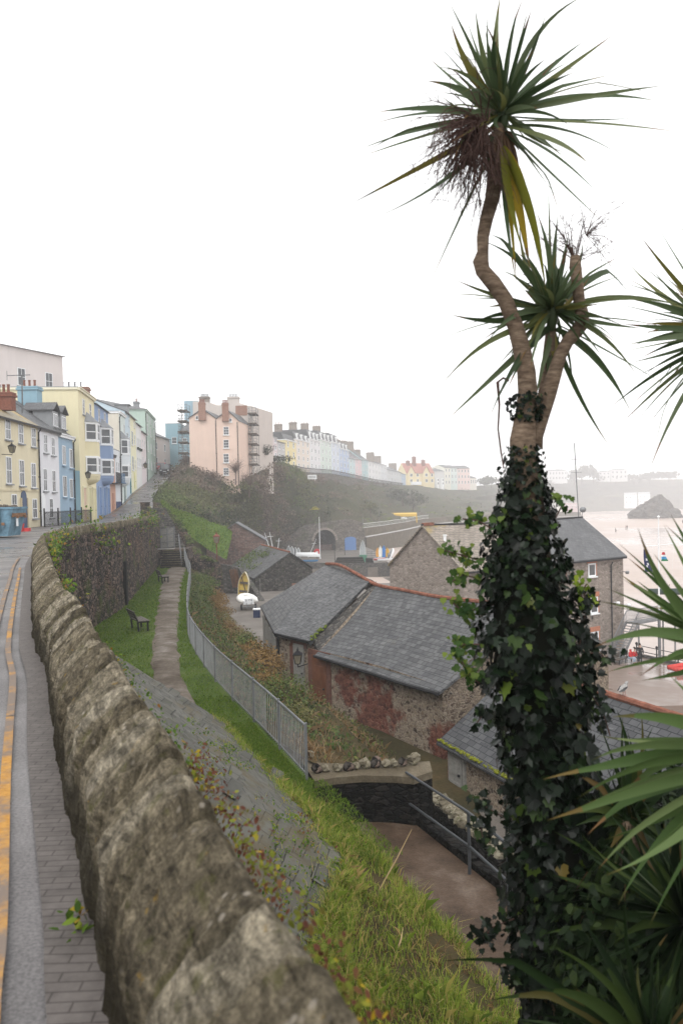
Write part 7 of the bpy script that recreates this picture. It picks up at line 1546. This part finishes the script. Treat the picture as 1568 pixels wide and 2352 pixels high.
c = at(728, 1268, 176); t = thing('lifebuoy', 'red lifebuoy board beside the white flagpole', 'lifebuoy', c-V(0, 0, 1.6)); k = MB(); k.lathe([(.7, 0), (.75, .05), (.75, .15), (.7, .2)], (0, 0, 0), 16); o = k.build('disc', m_plain('signal red', (.55, .02, .03), .5)); o.parent = t; o.rotation_euler = (R(90), 0, 0); o.location = (0, 0, 1.6); k = MB(); k.box((0, -.24, 1.6), (.55, .04, .3)); o = k.build('emblem', M['white']); o.parent = t; k = MB(); k.bar((0, 0, -.3), (0, 0, 1.6), .12); o = k.build('post', M['pipe']); o.parent = t
for i, (u, v0, v1, Y, lb) in enumerate(((792, 1285, 1237, 185, 'thin black lamp pole left of the blue doors'), (769, 1300, 1254, 154, 'black pole at the left end of the crate heap'), (678, 1290, 1256, 165, 'black post among the white hulls'))): mast('pole', lb, 'pole', at(u, v0, Y), u, v1, .07, M['pipe'], 'dark poles on the upper quay')
# ------------------------------------------------------------------ scrub on the cliff
SCR = [m_leaf('olive scrub', [(0, (.05, .056, .024)), (.5, (.095, .1, .042)), (1, (.16, .155, .07))], .7, .1), m_leaf('green scrub', [(0, (.04, .062, .018)), (.5, (.08, .11, .032)), (1, (.14, .17, .055))], .7, .1),
       m_leaf('brown winter scrub', [(0, (.075, .056, .044)), (.5, (.14, .105, .082)), (1, (.22, .165, .13))], .8, .05), m_leaf('dark evergreen scrub', [(0, (.012, .018, .009)), (.6, (.03, .038, .018)), (1, (.06, .068, .028))], .6, .05), m_leaf('bright bank grass', [(0, (.075, .1, .025)), (.6, (.12, .155, .035)), (1, (.17, .19, .055))], .8, .1)]
PT = [[], [], [], [], []]; NT = [[], [], [], [], []]; ZT = [[], [], [], [], []]
def bush_pts(c, r, n, mi, hs=.8, card=.3):
    d = unit(rng.normal(0, 1, (n, 3))); d[:, 2] = np.abs(d[:, 2]); q = r*rng.uniform(.55, 1.08, n); s1, s2 = rng.uniform(0, 9, 2)
    q *= 1+.25*np.sin(d[:, 0]*4+s1)*np.cos(d[:, 2]*5+s2); p = d*q[:, None]; p[:, 2] *= hs
    PT[mi].append(p+np.array(c)); NT[mi].append(d+np.array((0, -.3, .5))); ZT[mi].append(np.maximum(.14, card*r*rng.uniform(.5, 1.4, n)))
for q in range(1500):
    i = random.uniform(.9, len(SEC)-1.02) if q > 520 else random.uniform(.9, 9.5); j = random.uniform(0.15, 3.75)
    p = cliff_pt(i, j); far = p.y
    if 5 < i < 6.6 and j < .6: continue
    if i > 9 and random.random() < .25: continue
    f = fbm(p.x*.045, p.y*.03+p.z*.06, 4, 3); g = fbm(p.x*.12, p.z*.12, 8, 3)
    mi = 3 if g > .36 else 2 if f < -.04 else 1 if f > .16 else 0
    if i > 9.5 and j > 2 and g < .05: mi = 4
    if mi == 4: bush_pts(p, random.uniform(.8, 1.6)*far/230, 40, 4, .35, .3); continue
    bush_pts(p-V(0, 0, .3), random.uniform(.9, 2.6)*(far/200)**.6*(1.35 if mi == 3 else 1), 80 if far < 260 else 50, mi, random.uniform(.6, 1.0), .2)
for q in range(150):                                   # ragged growth hanging over the cliff foot and the top of the steps wall
    u = random.uniform(395, 600); t_ = (u-395)/205; p = at(u, lerp(1180, 1250, t_)+random.uniform(-25, 8), lerp(98, 165, t_)); bush_pts(p, random.uniform(.6, 1.3), 60, random.choice((0, 0, 2, 3)), .9, .2)
for q in range(46):
    s = random.random(); i = s*(len(ps)-1); c = V(*ps[int(i)]); bush_pts(c+V(.1, .0, .0), random.uniform(.3, .6), 70, random.choice((0, 1, 1, 1, 3)), .7, .2)
k = MB()
for i in range(5):
    if PT[i]: leaf_cards(k, np.concatenate(PT[i]), np.concatenate(NT[i]), np.concatenate(ZT[i]), OVAL, m=i, jitter=.7)
tag(k.build('undergrowth', SCR), kind='stuff')
# grass on the bright slope
G_ = ground_grid([[tuple(p) for p in g0], [tuple(p) for p in g1]], 10, .2, .4); k = MB(); P_ = net_pts(G_, 5200); n = len(P_); blades(k, P_-np.array((0, 0, .05)), rng.uniform(.15, .45, n), rng.uniform(.06, .12, n), rng.uniform(.3, 1.1, n)); tag(k.build('slope_grass', LAWNM), kind='stuff')
def tree(label, u, vb, vt, Y, wr, mat, n=420, bare=False, group=None, name='tree', card=.12):
    b, tp = at(u, vb, Y), at(u, vt, Y); H = tp.z-b.z; t = thing(name, label, 'tree', b, 0, group); k = MB()
    k.tube([b-V(0, 0, 1), b+V(.1, 0, H*.35), b+V(0, 0, H*.7)], [H*.035, H*.028, H*.012], 7)
    for i in range(7): a = random.uniform(0, 6.28); s = b+V(0, 0, H*random.uniform(.25, .55)); e = s+V(math.cos(a)*wr*.8, math.sin(a)*wr*.8, H*random.uniform(.15, .35)); k.tube([s, (s+e)/2+V(0, 0, H*.05), e], [H*.016, H*.011, H*.005], 5)
    if bare: twigs(k, b+V(0, 0, H*.3), (0, 0, 1), 60, H*.7, H*.0045, .5, .05, 8)
    k.build('trunk', m_plain('bare twigs', (.16, .115, .1), .8) if bare else TWIG, t)
    if not bare:
        P_, N_ = [], []; lob = [V(*rng.normal(0, .45, 3)) for _ in range(9)]
        for i in range(n):
            l_ = random.choice(lob); d = V(*rng.normal(0, 1, 3)).normalized(); p = V(l_.x*wr, l_.y*wr, (l_.z*.5)*H*.4)+V(d.x*wr*.5, d.y*wr*.5, d.z*H*.2)*random.uniform(.6, 1.05); P_.append((b+V(0, 0, H*.62)+p)[:]); N_.append((d.x, d.y-.2, d.z+.4))
        k = MB(); leaf_cards(k, np.array(P_), np.array(N_), rng.uniform(card*wr*.6, card*wr*1.6, n), OVAL, jitter=.6); k.build('crown', mat, t)
    return t
tree('pale bare tree in front of the tower beside the peach house', 541, 1100, 1052, 139, 2.0, None, bare=True)
tree('reddish bare tree leaning in the scrub below the tower', 572, 1130, 1080, 142, 2.2, None, bare=True)
for i in range(9):
    u_ = (452, 505, 552, 598, 640, 676, 705, 590, 520)[i]; p_ = cliff_pt(*((2.9, .6), (4.1, 1.2), (5.0, 1.6), (6.2, 1.3), (7.2, 1.4), (8.0, 1.2), (8.6, 1.6), (5.9, 2.4), (4.6, 2.6))[i]); 
    dd_ = p_-EYE; vv = 1176-_u.dot(dd_)/_f.dot(dd_)*F; uu = 784+_r.dot(dd_)/_f.dot(dd_)*F; tree(('bare twiggy tree at the left shoulder of the cliff', 'bare twiggy tree below the front of the peach house', 'bare twiggy tree under the tower block', 'bare twiggy tree right of the tower block', 'bare twiggy tree below the hedge by the grey house', 'bare twiggy tree below the butter yellow hotel', 'bare twiggy tree below the cream hotel', 'bare twiggy tree low in the scrub behind the masts', 'bare twiggy tree low in the scrub above the red shed')[i], uu, vv, vv-random.uniform(28, 42), p_.y, 2.4, None, bare=True, group='bare trees in the scrub')
tree('dark evergreen beside the right hand scaffold', 606, 1058, 1018, 160, 2.0, SCR[3], 500)
tree('dark clipped hedge tree below the low grey house', 628, 1072, 1044, 176, 3.2, SCR[3], 500)
tree('broad dark tree on the slope below the yellow villa', 925, 1165, 1118, 335, 6, SCR[3], 900); tree('dark tree leaning over the end of the promenade', 948, 1180, 1132, 318, 4.5, SCR[3], 700); tree('rounded tree hanging over the promenade slope', 850, 1180, 1150, 245, 3.0, SCR[0], 500)
FT = 'trees in the fog'
for u, vb, vt, Y, wr, lb in ((1128, 1118, 1092, 653, 10, 'foggy grey tree left of the ivied trunk'), (1112, 1118, 1100, 639, 8, 'low foggy tree beside the last hazy house'), (1335, 1112, 1062, 1088, 19, 'tall foggy tree right of the pale hotel'), (1318, 1112, 1076, 1081, 14, 'smaller foggy tree against the pale hotel'), (1362, 1110, 1078, 1096, 14, 'foggy tree left of the small pale block'), (1455, 1112, 1086, 1122, 16, 'foggy tree above the white cottages'), (1490, 1110, 1082, 1122, 16, 'foggy tree above the dark beach rock'), (1535, 1108, 1078, 1122, 20, 'foggy tree at the right edge of the far cliff'), (1412, 1112, 1092, 1112, 14, 'foggy tree in front of the pale gabled block'), (1215, 1114, 1092, 884, 10, 'foggy tree seen just past the ivied trunk')):
    tree(lb, u, vb, vt, Y, wr, SCR[3], 380, group=FT, card=.2)
c = at(723, 1170, 204); k = shrub_mesh(1.1, 260, None, .8, leaf=.22); o = k.build('gorse_bush', m_leaf('gorse bloom', [(0, (.2, .2, .02)), (.5, (.42, .36, .03)), (1, (.5, .42, .05))])); o.location = c; tag(o, 'bright yellow gorse bush alone on the cliff above the tunnel', 'bush')
c = at(717, 1096, 212); k = MB(); k.box((0, 0, 1.6), (3.6, .12, 1.8)); k.bar((-1.2, 0, 0), (-1.2, 0, 1), .12); k.bar((1.2, 0, 0), (1.2, 0, 1), .12); k.box((0, -.08, 1.9), (3, .03, .3), m=1); k.box((0, -.08, 1.3), (3, .03, .3), m=1); o = k.build('notice_board', [M['white'], M['lead']]); o.location = c-V(0, 0, 1.0); o.scale = (.65, .65, .65); tag(o, 'white notice board on the cliff edge below the cream hotel', 'sign')
t = thing('terrace_railing', 'dark railing running along the cliff edge below the hotels', 'railing', E0); k = MB(); n, d = nrm(E0, E1)
rp = [at(u, v, hline(u).y-3.5) for u, v, Y in ((660, 1079, 207), (700, 1086, 222), (760, 1089, 248), (800, 1096, 268), (860, 1108, 300), (925, 1115, 336))]; rail_line(k, rp, 0, 1.3, 1.5, .1); k.build('bars', M['pipe'], t)
k = MB()
for a, b in zip(rp, rp[1:]): k.prism([a-V(0, 0, 6), b-V(0, 0, 6), b, a], n*-.8)
k.build('base_wall', M['cliffstone'], t)
# dark rock on the beach
b = bmesh.new(); bmesh.ops.create_icosphere(b, subdivisions=5, radius=1); k = MB(); c = at(1508, 1196, 450); c.z = -15.2
vs = []
for v in b.verts:
    x, y, z = v.co; q = 1+.3*fbm(x*1.4+3, y*1.4, z*1.4, 5)+.1*fbm(x*5, y*5, z*7, 4); pk_ = (1-abs(x))**.45
    vs.append((x*15*q, y*9*q, max(-.5, z)*14.2*q*(.35+.65*pk_)))
k.add(vs, [tuple(v.index for v in f.verts) for f in b.faces]); b.free()
o = k.build('beach_rock', m_rubble('dark beach rock', [(.05, .048, .045), (.09, .085, .08), (.12, .11, .1)], (.06, .055, .05), .5, (1, 1, 2), .05, bump=1)); o.location = c; tag(o, 'jagged dark rock standing out of the sand', 'rock')
c2 = at(1575, 1200, 445); k = MB(); boulder(k, (0, 0, 0), 6, (1, .8, .5), 4); o = k.build('beach_rock', o.data.materials[0]); o.location = V(c2.x, c2.y, -15.2); tag(o, 'low rock at the right foot of the jagged rock', 'rock')
# ------------------------------------------------------------------ people
def skin(name, pts, edges, rad, mat, par, sub=1):
    me = bpy.data.meshes.new(name); me.from_pydata(pts, edges, []); me.materials.append(mat); o = bpy.data.objects.new(name, me); COL.objects.link(o); o.parent = par
    o.modifiers.new('skin', 'SKIN').use_smooth_shade = True; sd = me.skin_vertices[0].data
    for i, r in enumerate(rad): sd[i].radius = (r, r) if not isinstance(r, tuple) else r; sd[i].use_root = (i == 0)
    m_ = o.modifiers.new('sub', 'SUBSURF'); m_.levels = sub; m_.render_levels = sub; return o
SKIN = m_plain('skin', (.42, .26, .19), .5, var=.08); SHOE = m_plain('dark shoe', (.03, .03, .035)); HAIRM = m_plain('dark hair', (.03, .022, .018), .5)
def person(label, loc, rz, top, leg, hip=.92, sit=False, coat=False, hood=False, group=None, lean=0.0, step=.06):
    t = thing('person', label, 'person', loc, 0, group); h0 = .48 if sit else hip; up_ = .95 if sit else 1.0; T = lambda z: (0, lean*(z), h0+z)
    if sit: L_ = [(s*.1, 0, h0) for s in (-1, 1)]; K_ = [(s*.12, -.43, h0+.03) for s in (-1, 1)]; A_ = [(s*.12, -.42, .09) for s in (-1, 1)]
    else: L_ = [(s*.1, 0, h0) for s in (-1, 1)]; K_ = [(s*.105, -.02-s*step*.5, .5) for s in (-1, 1)]; A_ = [(s*.11, -s*step+.02, .09) for s in (-1, 1)]
    sh = .50; Sd = [(s*.19, lean*sh, h0+sh-.03) for s in (-1, 1)]
    if sit: El = [(s*.25, -.06, h0+.24) for s in (-1, 1)]; Ha = [(s*.13, -.3, h0+.13) for s in (-1, 1)]
    else: El = [(s*.26, .03, h0+.2) for s in (-1, 1)]; Ha = [(s*.25, -.07, h0-.07) for s in (-1, 1)]
    nk, hd0, hd1 = T(.57), T(.66), T(.80)
    pts = [T(0), T(.25), T(sh), nk, hd0, hd1]; ed = [(0, 1), (1, 2), (2, 3), (3, 4), (4, 5)]; rd = [.12, .12, .12, .05, .085, .07]
    for i in range(2):
        b = len(pts); pts += [Sd[i], El[i], Ha[i], tuple(V(*Ha[i])+V(0, -.06, -.05)), L_[i], K_[i], A_[i], tuple(V(*A_[i])+V(0, -.14, -.04))]
        ed += [(2, b), (b, b+1), (b+1, b+2), (b+2, b+3), (0, b+4), (b+4, b+5), (b+5, b+6), (b+6, b+7)]; rd += [.05, .04, .032, .028, .085, .06, .042, .035]
    skin('body', pts, ed, rd, SKIN, t)
    jp = [T(-.02), T(.2), T(sh-.02), T(.55)]; je = [(0, 1), (1, 2), (2, 3)]; jr = [.165, .16, .155, .075]
    for i in range(2): b = len(jp); jp += [Sd[i], El[i], tuple(V(*Ha[i])*.92+V(*El[i])*.08)]; je += [(2, b), (b, b+1), (b+1, b+2)]; jr += [.078, .064, .05]
    if coat: jp += [(0, .01, h0-.25), (0, .02, h0-.55)]; je += [(0, len(jp)-2), (len(jp)-2, len(jp)-1)]; jr += [.2, .23]
    if hood: jp += [tuple(V(*hd0)+V(0, .03, .02)), tuple(V(*hd1)+V(0, .02, -.02))]; je += [(3, len(jp)-2), (len(jp)-2, len(jp)-1)]; jr += [.115, .1]
    skin('jacket', jp, je, jr, top, t)
    tp_ = [(0, 0, h0)]; te = []; tr = [.13]
    for i in range(2): b = len(tp_); tp_ += [L_[i], K_[i], tuple(V(*A_[i])+V(0, 0, .03))]; te += [(0, b), (b, b+1), (b+1, b+2)]; tr += [.1, .078, .06]
    skin('trousers', tp_, te, tr, leg, t)
    for i in range(2): k = MB(); a = V(*A_[i]); k.prism([(a.x-.045, a.y+.07, 0), (a.x+.045, a.y+.07, 0), (a.x+.05, a.y-.19, 0), (a.x-.05, a.y-.19, 0)], (0, 0, .075)); o = k.build('shoe', SHOE); o.parent = t
    if not hood:
        k = MB(); boulder(k, V(*hd1)+V(0, .018, .0), .112, (.92, 1.0, .95), 2); o = k.build('hair', HAIRM, smooth=True); o.parent = t
    k = MB(); f = V(*hd0).lerp(V(*hd1), .55)
    for s in (-1, 1): k.box(f+V(s*.032, -.088, .02), (.02, .01, .012))
    k.box(f+V(0, -.1, -.015), (.02, .025, .04)); k.box(f+V(0, -.088, -.055), (.045, .01, .01)); o = k.build('face', m_plain('features', (.2, .1, .08))); o.parent = t
    t.rotation_euler.z = rz; return t
REDJ = m_plain('red waterproof', (.5, .02, .025), .5); JEAN = m_plain('pale jeans', (.32, .38, .46), .8); JEAN2 = m_plain('blue jeans', (.2, .27, .38), .8); BLK = m_plain('black cloth', (.015, .015, .017), .8)
c1 = gnd(1446, 1523, -13.5); c2_ = gnd(1455, 1521.5, -13.5)
person('person in red hooded jacket and pale jeans sitting on the quay bench', c1, R(40), REDJ, JEAN, sit=True, hood=True, lean=-.1, group='people on the quay')
person('dark haired person in red jacket and black trousers sitting on the quay bench', c2_, R(40), REDJ, m_plain('dark trousers', (.06, .07, .09), .8), sit=True, lean=-.12, group='people on the quay')
person('person in a long black coat standing by the quay railing', gnd(1469, 1524, -13.5), R(150), BLK, BLK, coat=True, group='people on the quay')
bc = (c1+c2_)/2; t = thing('quay_bench', 'dark bench on the wet quay under the outside stair', 'bench', bc+V(-.5, .2, 0)); k = MB(); k.box((-.3, .05, .42), (2.4, .45, .06)); o = k.build('seat', M['wood']); o.parent = t; k = MB(); k.box((-.3, .32, .72), (2.4, .05, .4)); o = k.build('backrest', M['wood']); o.parent = t
for x in (-1.3, -.3, .7): k = MB(); k.bar((x, -.15, 0), (x, -.15, .42), .06); k.bar((x, .28, 0), (x, .33, .75), .06); o = k.build('leg', M['pipe']); o.parent = t
t.rotation_euler.z = R(40)
BP = 'tiny walkers on the sand'
for i, (u, v, Y, lb) in enumerate(((1412, 1193, 330, 'walker in dark clothes alone on the sand left of the rock'), (1413.8, 1193.3, 329, 'small child sized figure beside the lone walker on the sand'), (1436, 1190, 345, 'left one of two walkers on the sand near the rock'), (1439, 1189.7, 346, 'right one of two walkers on the sand near the rock'), (1566, 1182, 380, 'distant walker at the right edge of the beach'))):
    c = at(u, v, Y); zb_ = -13.0-4.2*ss((c.x-4)/30)*(1-ss((c.y-150)/330)); p = person(lb, (c.x, c.y, zb_), random.random()*6, BLK if i != 2 else m_plain('dull red coat', (.2, .05, .05)), BLK, group=BP)
    if i == 1: p.scale = (.7, .7, .7)
# ------------------------------------------------------------------ quay edge, flagpole, red boat, bird
t = thing('quay_railing', 'dark post and rail fence with round topped posts along the quay edge', 'railing', (28, 70, -13.5)); q0, q1 = V(26.95, 73.4, -13.5), V(34.3, 56.8, -13.5); k = MB()
for z in (.5, 1.0): k.tube([q0+V(0, 0, z), q1+V(0, 0, z)], .035, 6)
k.build('rails', M['pipe'], t)
for i in range(8): p = q0.lerp(q1, i/7.5); k = MB(); k.lathe([(.12, 0), (.12, .25), (.07, .3), (.06, 1.0), (.11, 1.05), (.12, 1.2), (.04, 1.28)], p, 8); k.build('post', M['pipe'], t)
k = MB(); k.box((q0+q1)/2+V(.05, 0, .1), ((q1-q0).length, .4, .25), q1-q0); k.build('kerb', M['darkstone'], t)
fp = at(1514, 1519, 70.3); t = thing('flagpole', 'white yardarm flagpole by the quay railing with two limp flags', 'flagpole', (fp.x, fp.y, -13.5)); tz = at(1511, 1190, 70.3).z; k = MB(); tpx = at(1511, 1190, 70.3).x
k.lathe([(.14, 0), (.14, 4.0), (.09, 4.2)], (fp.x, fp.y, -13.5), 8); k.build('lower_pole', M['iron'], t); k = MB(); k.tube([(fp.x, fp.y, -9.4), (tpx, fp.y, tz)], [.085, .05], 8); k.lathe([(.02, 0), (.14, .08), (.02, .25)], (tpx, fp.y, tz), 8); k.build('pole', M['white'], t)
ya, yb = at(1477, 1255, 70.3), at(1546, 1249, 70.3); k = MB(); k.tube([ya, yb], .035, 6)
for p in (ya, ya.lerp(yb, .3), ya.lerp(yb, .75), yb): k.tube([p, V(p.x*.6+fp.x*.4+.3*(1 if p.x > fp.x else -1), p.y, p.z-3.6)], .008, 3)
k.build('yardarm', M['white'], t)
def flag(lb, c, w_, h_, mats, sk):
    k = MB(); n_ = len(mats); rows = []
    for i in range(11):
        s = i/10; rows.append([V(c.x+sk*s+(w_*(.25+.75*s))*(j/6-.5), c.y+.07*math.sin(j*1.9+i*.5), c.z-h_*s) for j in range(7)])
    for i in range(10):
        for j in range(6): k.add([rows[i][j], rows[i][j+1], rows[i+1][j+1], rows[i+1][j]], [(0, 1, 2, 3)], (i*n_//10 if n_ > 2 else (1 if (i, j) in ((4, 2), (4, 3), (6, 3), (7, 2)) else 0)))
    o = k.build('flag', mats, loc=c); o.modifiers.new('thick', 'SOLIDIFY').thickness = .006; tag(o, lb, 'flag', 'flags on the yardarm')
flag('limp dark blue flag hanging from the left of the yardarm', at(1479, 1262, 70.2), .75, 2.0, [m_plain('navy flag', (.012, .02, .09)), M['white']], .35)
flag('small bunched flag in red, white, blue and green at the middle of the yardarm', at(1522, 1268, 70.2), .65, .8, [m_plain('red flag', (.5, .03, .04)), M['white'], m_plain('sky blue flag', (.06, .3, .55)), m_plain('green flag', (.03, .22, .09))], .1)
c = gnd(1582, 1541, -13.48); k = MB(); k.tube([(-1.6, -.6, .3), (.6, -.7, .32), (1.5, -.3, .42), (1.7, 0, .45), (1.5, .3, .42), (.6, .7, .32), (-1.6, .6, .3)], [.2, .27, .25, .22, .25, .27, .2], 10); k.prism([(-1.5, -.55, .1), (1.2, -.5, .12), (1.2, .5, .12), (-1.5, .55, .1)], (0, 0, .2)); o = k.build('inflatable_boat', m_plain('orange red rubber', (.55, .06, .05), .4), smooth=True); o.location = c; o.rotation_euler.z = R(15); tag(o, 'orange red inflatable boat on the wet quay at the right edge', 'boat')
c = at(1532, 1366, 92); k = MB(); hull(k, 4.2, 1.6, .6, 0, 0); k.bar((0, 0, .4), (.2, 0, 1.2), .06); o = k.build('beached_boat', [m_plain('dark green hull', (.04, .07, .06)), M['pipe']]); o.location = c; o.rotation_euler.z = R(-20); tag(o, 'dark boat lying on the sand below the quay behind the flagpole', 'boat')
ra, rb = V(*(S0+pS*2.75)[:2], -4.0), V(*(S1+pS*2.75)[:2], -4.0); best = min((abs(784+F*0-0+ ((_r.dot(ra.lerp(rb, s)-EYE))/(_f.dot(ra.lerp(rb, s)-EYE))*F) - 1433), s) for s in np.linspace(0, 1.2, 200)); bp = ra.lerp(rb, best[1])+V(0, 0, .13)
t = thing('gull', 'grey young gull perched on the orange ridge of the slate shed', 'gull', bp); GU = m_plain('grey feathers', (.3, .29, .28), .7, var=.4, scale=30)
skin('body', [(0, 0, .2), (-.1, 0, .17), (-.22, 0, .13), (.07, 0, .25), (.1, 0, .33), (.14, 0, .34), (.2, 0, .33)], [(0, 1), (1, 2), (0, 3), (3, 4), (4, 5), (5, 6)], [.085, .075, .02, .05, .045, .035, .008], GU, t, 2)
for s in (-1, 1): k = MB(); k.bar((.0, s*.035, 0), (0, s*.03, .13), .014); k.box((.03, s*.035, .006), (.08, .05, .01)); o = k.build('leg', m_plain('pink leg', (.4, .25, .22))); o.parent = t; k = MB(); k.prism([(.05, s*.075, .24), (-.05, s*.085, .25), (-.26, s*.03, .15), (-.1, s*.08, .15)], (0, s*.012, 0)); o = k.build('wing', m_plain('dark wing', (.1, .1, .1), .7, var=.3, scale=20)); o.parent = t
t.rotation_euler.z = R(35)
# ------------------------------------------------------------------ roofs at the far left: stacks and an aerial
for u, v0, v1, Y, w_, mm, lb in ((5, 924, 906, 58, 1.7, M['brick'], 'low red brick chimney stack on the cream house roof'),):
    c = at(u, v0, Y); t = thing('chimney_stack', lb, 'chimney', c); stack(t, c-V(0, 0, .6), w_, .8, at(u, v1, Y).z-c.z+.6, mm, (1, 0, 0), 4, M['brick'])
t = thing('aerial', 'spindly television aerial on a pole above the cream house chimney', 'aerial', at(51, 905, 59)); c = wl(t); k = MB(); tp = at(51, 862, 59); k.tube([c-V(0, 0, 1.4), tp], .05, 6); k.tube([tp+V(-1.1, 0, 0), tp+V(.6, 0, .02)], .03, 5)
for x in np.linspace(-1.0, .5, 9): k.bar(tp+V(x, -.2, -.02), tp+V(x, .2, .02), .02)
k.bar(tp+V(-1.1, 0, -.35), tp+V(-1.1, 0, .35), .03); k.build('antenna', M['iron'], t)

ap, bk_, el_ = at(665, 1271, 90), at(601, 1254, 99), at(586, 1327, 88.5); P_ = []
for i in range(900):
    a, b = abs(random.gauss(.5, .25)), random.random(); p = ap.lerp(bk_, .25+.75*b)+(el_-ap)*min(1.02, a)+V(0, 0, .18+abs(random.gauss(0, .12)))
    if fbm(p.x*.5, p.y*.5, 3, 3)+a*.5 > .1: P_.append(p[:])
k = MB(); n = len(P_); leaf_cards(k, np.array(P_), np.tile((-.3, -.4, 1.), (n, 1)), rng.uniform(.14, .32, n), OVAL, jitter=.6); tag(k.build('ivy', HBM[1], loc=P_[0]), 'green ivy spreading over the slates of the dark stone shed', 'ivy')
# ------------------------------------------------------------------ sea air
def haze(dens):
    k = MB(); k.box((60, 660, 10), (2200, 1700, 78)); m_ = bpy.data.materials.new('haze'); m_.use_nodes = True; t = m_.node_tree; t.nodes.clear()
    o = t.nodes.new('ShaderNodeOutputMaterial'); p = t.nodes.new('ShaderNodeVolumePrincipled'); p.inputs['Color'].default_value = (.97, .97, .985, 1); p.inputs['Density'].default_value = dens; p.inputs['Anisotropy'].default_value = .0
    t.links.new(p.outputs[0], o.inputs['Volume']); tag(k.build('haze', m_), kind='stuff')
haze(.0009)
